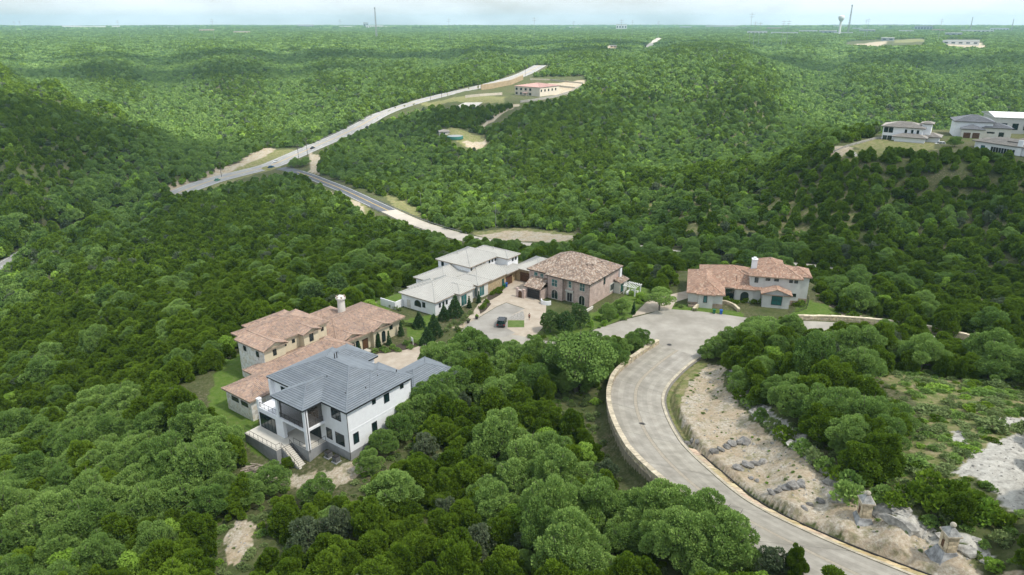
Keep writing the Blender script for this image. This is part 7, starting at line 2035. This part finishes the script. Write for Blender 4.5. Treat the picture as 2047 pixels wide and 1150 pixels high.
for k, (u0, u1, vb_, hpx, mt) in enumerate(FAR):
    c = P((u0 + u1) / 2, vb_, 5200); dist = math.hypot(c[0], c[1]); W_ = (u1 - u0) / F * dist; hh = max(4.5, hpx * 1.0 / F * dist); dp_ = min(W_ * .6, 60)
    colr = {'far_white': 'white', 'far_grey': 'grey', 'far_tan': 'tan'}[mt]
    b = House('commercial_building', ((np.array([c[0], c[1], float(TZ(c[0], c[1])[0])])), math.atan2(-c[0], c[1])), (0, 0), f'{DESC[k % 6]} {colr} commercial building on the far plateau among trees', 'building', f'{colr} buildings on the far plateau')
    b.walls(-W_ / 2, W_ / 2, 0, dp_, -3, hh, M[mt]); b.put(MB().box(-W_ / 2 - .4, W_ / 2 + .4, -.4, dp_ + .4, hh, hh + .8), 'parapet', M['far_grey'] if mt != 'far_grey' else M['far_white'])
    nb = max(2, int(W_ / 14))
    for i in range(nb): b.put(MB().box(-W_ / 2 + W_ * (i + .25) / nb, -W_ / 2 + W_ * (i + .75) / nb, -.12, 0, hh * .35, hh * .68), 'window', M['glass'])

# masts, towers
def mast(u, vt, dist, label, group=None, wd=.5, lattice=False):
    q = ray(u, vt); t = dist / q[1]; x, y, zt = q[0] * t, dist, CAMZ + q[2] * t
    zg = float(TZ(x, y)[0]); h_ = zt - zg
    e = empty('lattice_tower' if lattice else 'transmission_mast', (x, y, zg), label=label, cat='tower' if lattice else 'mast', group=group)
    if not lattice:
        MB().tube([(0, 0, -2), (0, 0, h_)], [wd * 1.3, wd * .7], 6).build('pole', M['galv'], e)
        for k in (.06, .14): MB().box(-h_ * .09, h_ * .09, -.2, .2, h_ * (1 - k) - .25, h_ * (1 - k) + .25).build('crossarm', M['galv'], e)
    else:
        w0, w1 = h_ * .024, h_ * .011
        for sx in (-1, 1):
            for sy_ in (-1, 1): MB().tube([(sx * w0, sy_ * w0, -2), (sx * w1, sy_ * w1, h_)], wd, 5).build('leg', M['galv'], e)
        mb = MB(); n = 11
        for k in range(n):
            a, b = w0 + (w1 - w0) * k / n, w0 + (w1 - w0) * (k + 1) / n; za_, zb_ = h_ * k / n, h_ * (k + 1) / n
            for (p0, p1) in (((-1, -1), (1, -1)), ((1, -1), (1, 1)), ((1, 1), (-1, 1)), ((-1, 1), (-1, -1))):
                mb.tube([(p0[0] * a, p0[1] * a, za_), (p1[0] * b, p1[1] * b, zb_)], wd * .6, 4); mb.tube([(p1[0] * a, p1[1] * a, za_), (p0[0] * b, p0[1] * b, zb_)], wd * .6, 4)
        mb.build('bracing', M['galv'], e, kind='stuff')
        MB().lathe([(w1 * 2.2, h_ * .95), (w1 * 2.4, h_ * .97), (w1 * 2.4, h_), (w1, h_ * 1.01)], 0, 0, 0, 8).build('antenna_ring', M['far_grey'], e)
    return e


mast(749, 15, 2600, 'tall lattice tower with antennas beside a white dome roof', wd=.45, lattice=True)
mast(1704, 10, 2900, 'slender lattice mast next to the water tower', wd=.4, lattice=True)
for (u, vt, di) in ((38, 41, 2800), (27, 42, 3000), (234, 40, 2600), (423, 37, 2400), (679, 38, 2500), (897, 36, 2300), (1068, 34, 2200), (1243, 38, 2000), (1147, 42, 2600), (1504, 25, 1900), (1511, 43, 1800), (1521, 44, 1900), (1568, 40, 1800), (1578, 40, 1850), (1733, 38, 2400), (1738, 37, 2420), (1884, 37, 2000), (1265, 40, 2600), (1317, 42, 2600)):
    mast(u, vt, di, 'thin grey transmission mast rising above the far woods', 'transmission masts on the skyline', .36)
for (u, vt, di) in ((1945, 34, 3600), (2027, 38, 3900)): mast(u, vt, di, 'faint wide-armed pylon standing on the hazy horizon', 'pylons on the hazy horizon', .45, True)
q = ray(1683, 31); t = 2900 / q[1]; x, y, zt = q[0] * t, 2900, CAMZ + q[2] * t; zg = float(TZ(x, y)[0]); h_ = zt - zg
e = empty('water_tower', (x, y, zg), label='white flared water tower standing on the far plateau', cat='water tower')
MB().lathe([(4.5, -3), (3.6, h_ * .5), (4.6, h_ * .7)], 0, 0, 0, 18).build('stem', M['far_white'], e); MB().lathe([(4.6, h_ * .7), (11, h_ * .84), (11.3, h_ * .96), (9, h_ * .99), (.5, h_)], 0, 0, 0, 20).build('bowl', M['far_white'], e, True)

# ------------------------------------------------------------------ the hazy air
zmin = float(tz.min()) - 1.5
hz = MB().box(-9300, 9300, -9300, 9300, zmin, 150)
ho = hz.build('haze', [], None, kind='stuff', label='thin blue summer haze over the hills')
hm = bpy.data.materials.new('haze_air'); hm.use_nodes = True
t = hm.node_tree; t.nodes.clear(); vo = t.nodes.new('ShaderNodeOutputMaterial'); pv = t.nodes.new('ShaderNodeVolumePrincipled')
pv.inputs['Color'].default_value = (0.50, 0.80, 1.0, 1); pv.inputs['Density'].default_value = 0.00008; pv.inputs['Anisotropy'].default_value = 0.2
t.links.new(pv.outputs[0], vo.inputs['Volume'])
try: hm.cycles.homogeneous_volume = True
except Exception: pass
ho.data.materials.clear(); ho.data.materials.append(hm)

# ------------------------------------------------------------------ summer clouds high above, whose shade lies on the hills
def cloud_material(name, thick):
    m = bpy.data.materials.new(name); m.use_nodes = True
    t = m.node_tree; t.nodes.clear(); mo = t.nodes.new('ShaderNodeOutputMaterial'); tp = t.nodes.new('ShaderNodeBsdfTransparent'); tl = t.nodes.new('ShaderNodeBsdfTranslucent'); mx = t.nodes.new('ShaderNodeMixShader')
    tl.inputs[0].default_value = (.95, .95, .95, 1); mx.inputs[0].default_value = thick
    t.links.new(tp.outputs[0], mx.inputs[1]); t.links.new(tl.outputs[0], mx.inputs[2]); t.links.new(mx.outputs[0], mo.inputs['Surface'])
    return m


thin_cloud, deep_cloud = cloud_material('thin_cloud', 0.31), cloud_material('deep_cloud', 0.54)
CLZ = 950.0


def cloud(gx, gy, ax_, ay_, seed, gz=0.0, cm=None):
    """a cloud whose shade falls about the ground point (gx, gy)"""
    import bmesh
    k = (CLZ - gz) / math.tan(SUN_EL)
    rng_ = np.random.default_rng(seed); ph = rng_.uniform(0, 6.28, 8)
    bm = bmesh.new(); bmesh.ops.create_icosphere(bm, subdivisions=4, radius=1.0)
    for v in bm.verts:
        a = math.atan2(v.co.y, v.co.x)
        f = 1 + 0.16 * math.sin(2 * a + ph[0]) + 0.12 * math.sin(3 * a + ph[1]) + 0.10 * math.sin(5 * a + ph[2]) + 0.07 * math.sin(9 * a + ph[3]) + 0.05 * math.sin(14 * a + ph[4])
        h = (1 if v.co.z > 0 else 0.35) * (1 + 0.3 * math.sin(7 * v.co.x + ph[5]) * math.sin(6 * v.co.y + ph[6]))
        v.co = (v.co.x * ax_ * f, v.co.y * ay_ * f, v.co.z * 0.22 * min(ax_, ay_) * h)
    m = bpy.data.meshes.new('cumulus_cloud'); bm.to_mesh(m); bm.free(); m.polygons.foreach_set('use_smooth', [True] * len(m.polygons)); m.materials.append(cm or deep_cloud)
    o = link(bpy.data.objects.new('cumulus_cloud', m)); o.location = (gx + k * math.cos(SUN_AZ), gy + k * math.sin(SUN_AZ), CLZ)
    return tag(o, 'thin summer cloud drifting high above the hills', None, kind='stuff')


cloud(-70, 125, 330, 150, 1, 0, thin_cloud)
for i, (u_, v_, ax_, ay_) in enumerate(((120, 270, 230, 120), (1720, 400, 230, 62), (330, 160, 300, 110), (905, 228, 130, 50), (700, 112, 600, 150), (1850, 125, 420, 120), (300, 470, 120, 55), (1250, 90, 500, 140))):
    q = P(u_, v_); cloud(q[0], q[1], ax_, ay_, 20 + i, q[2])
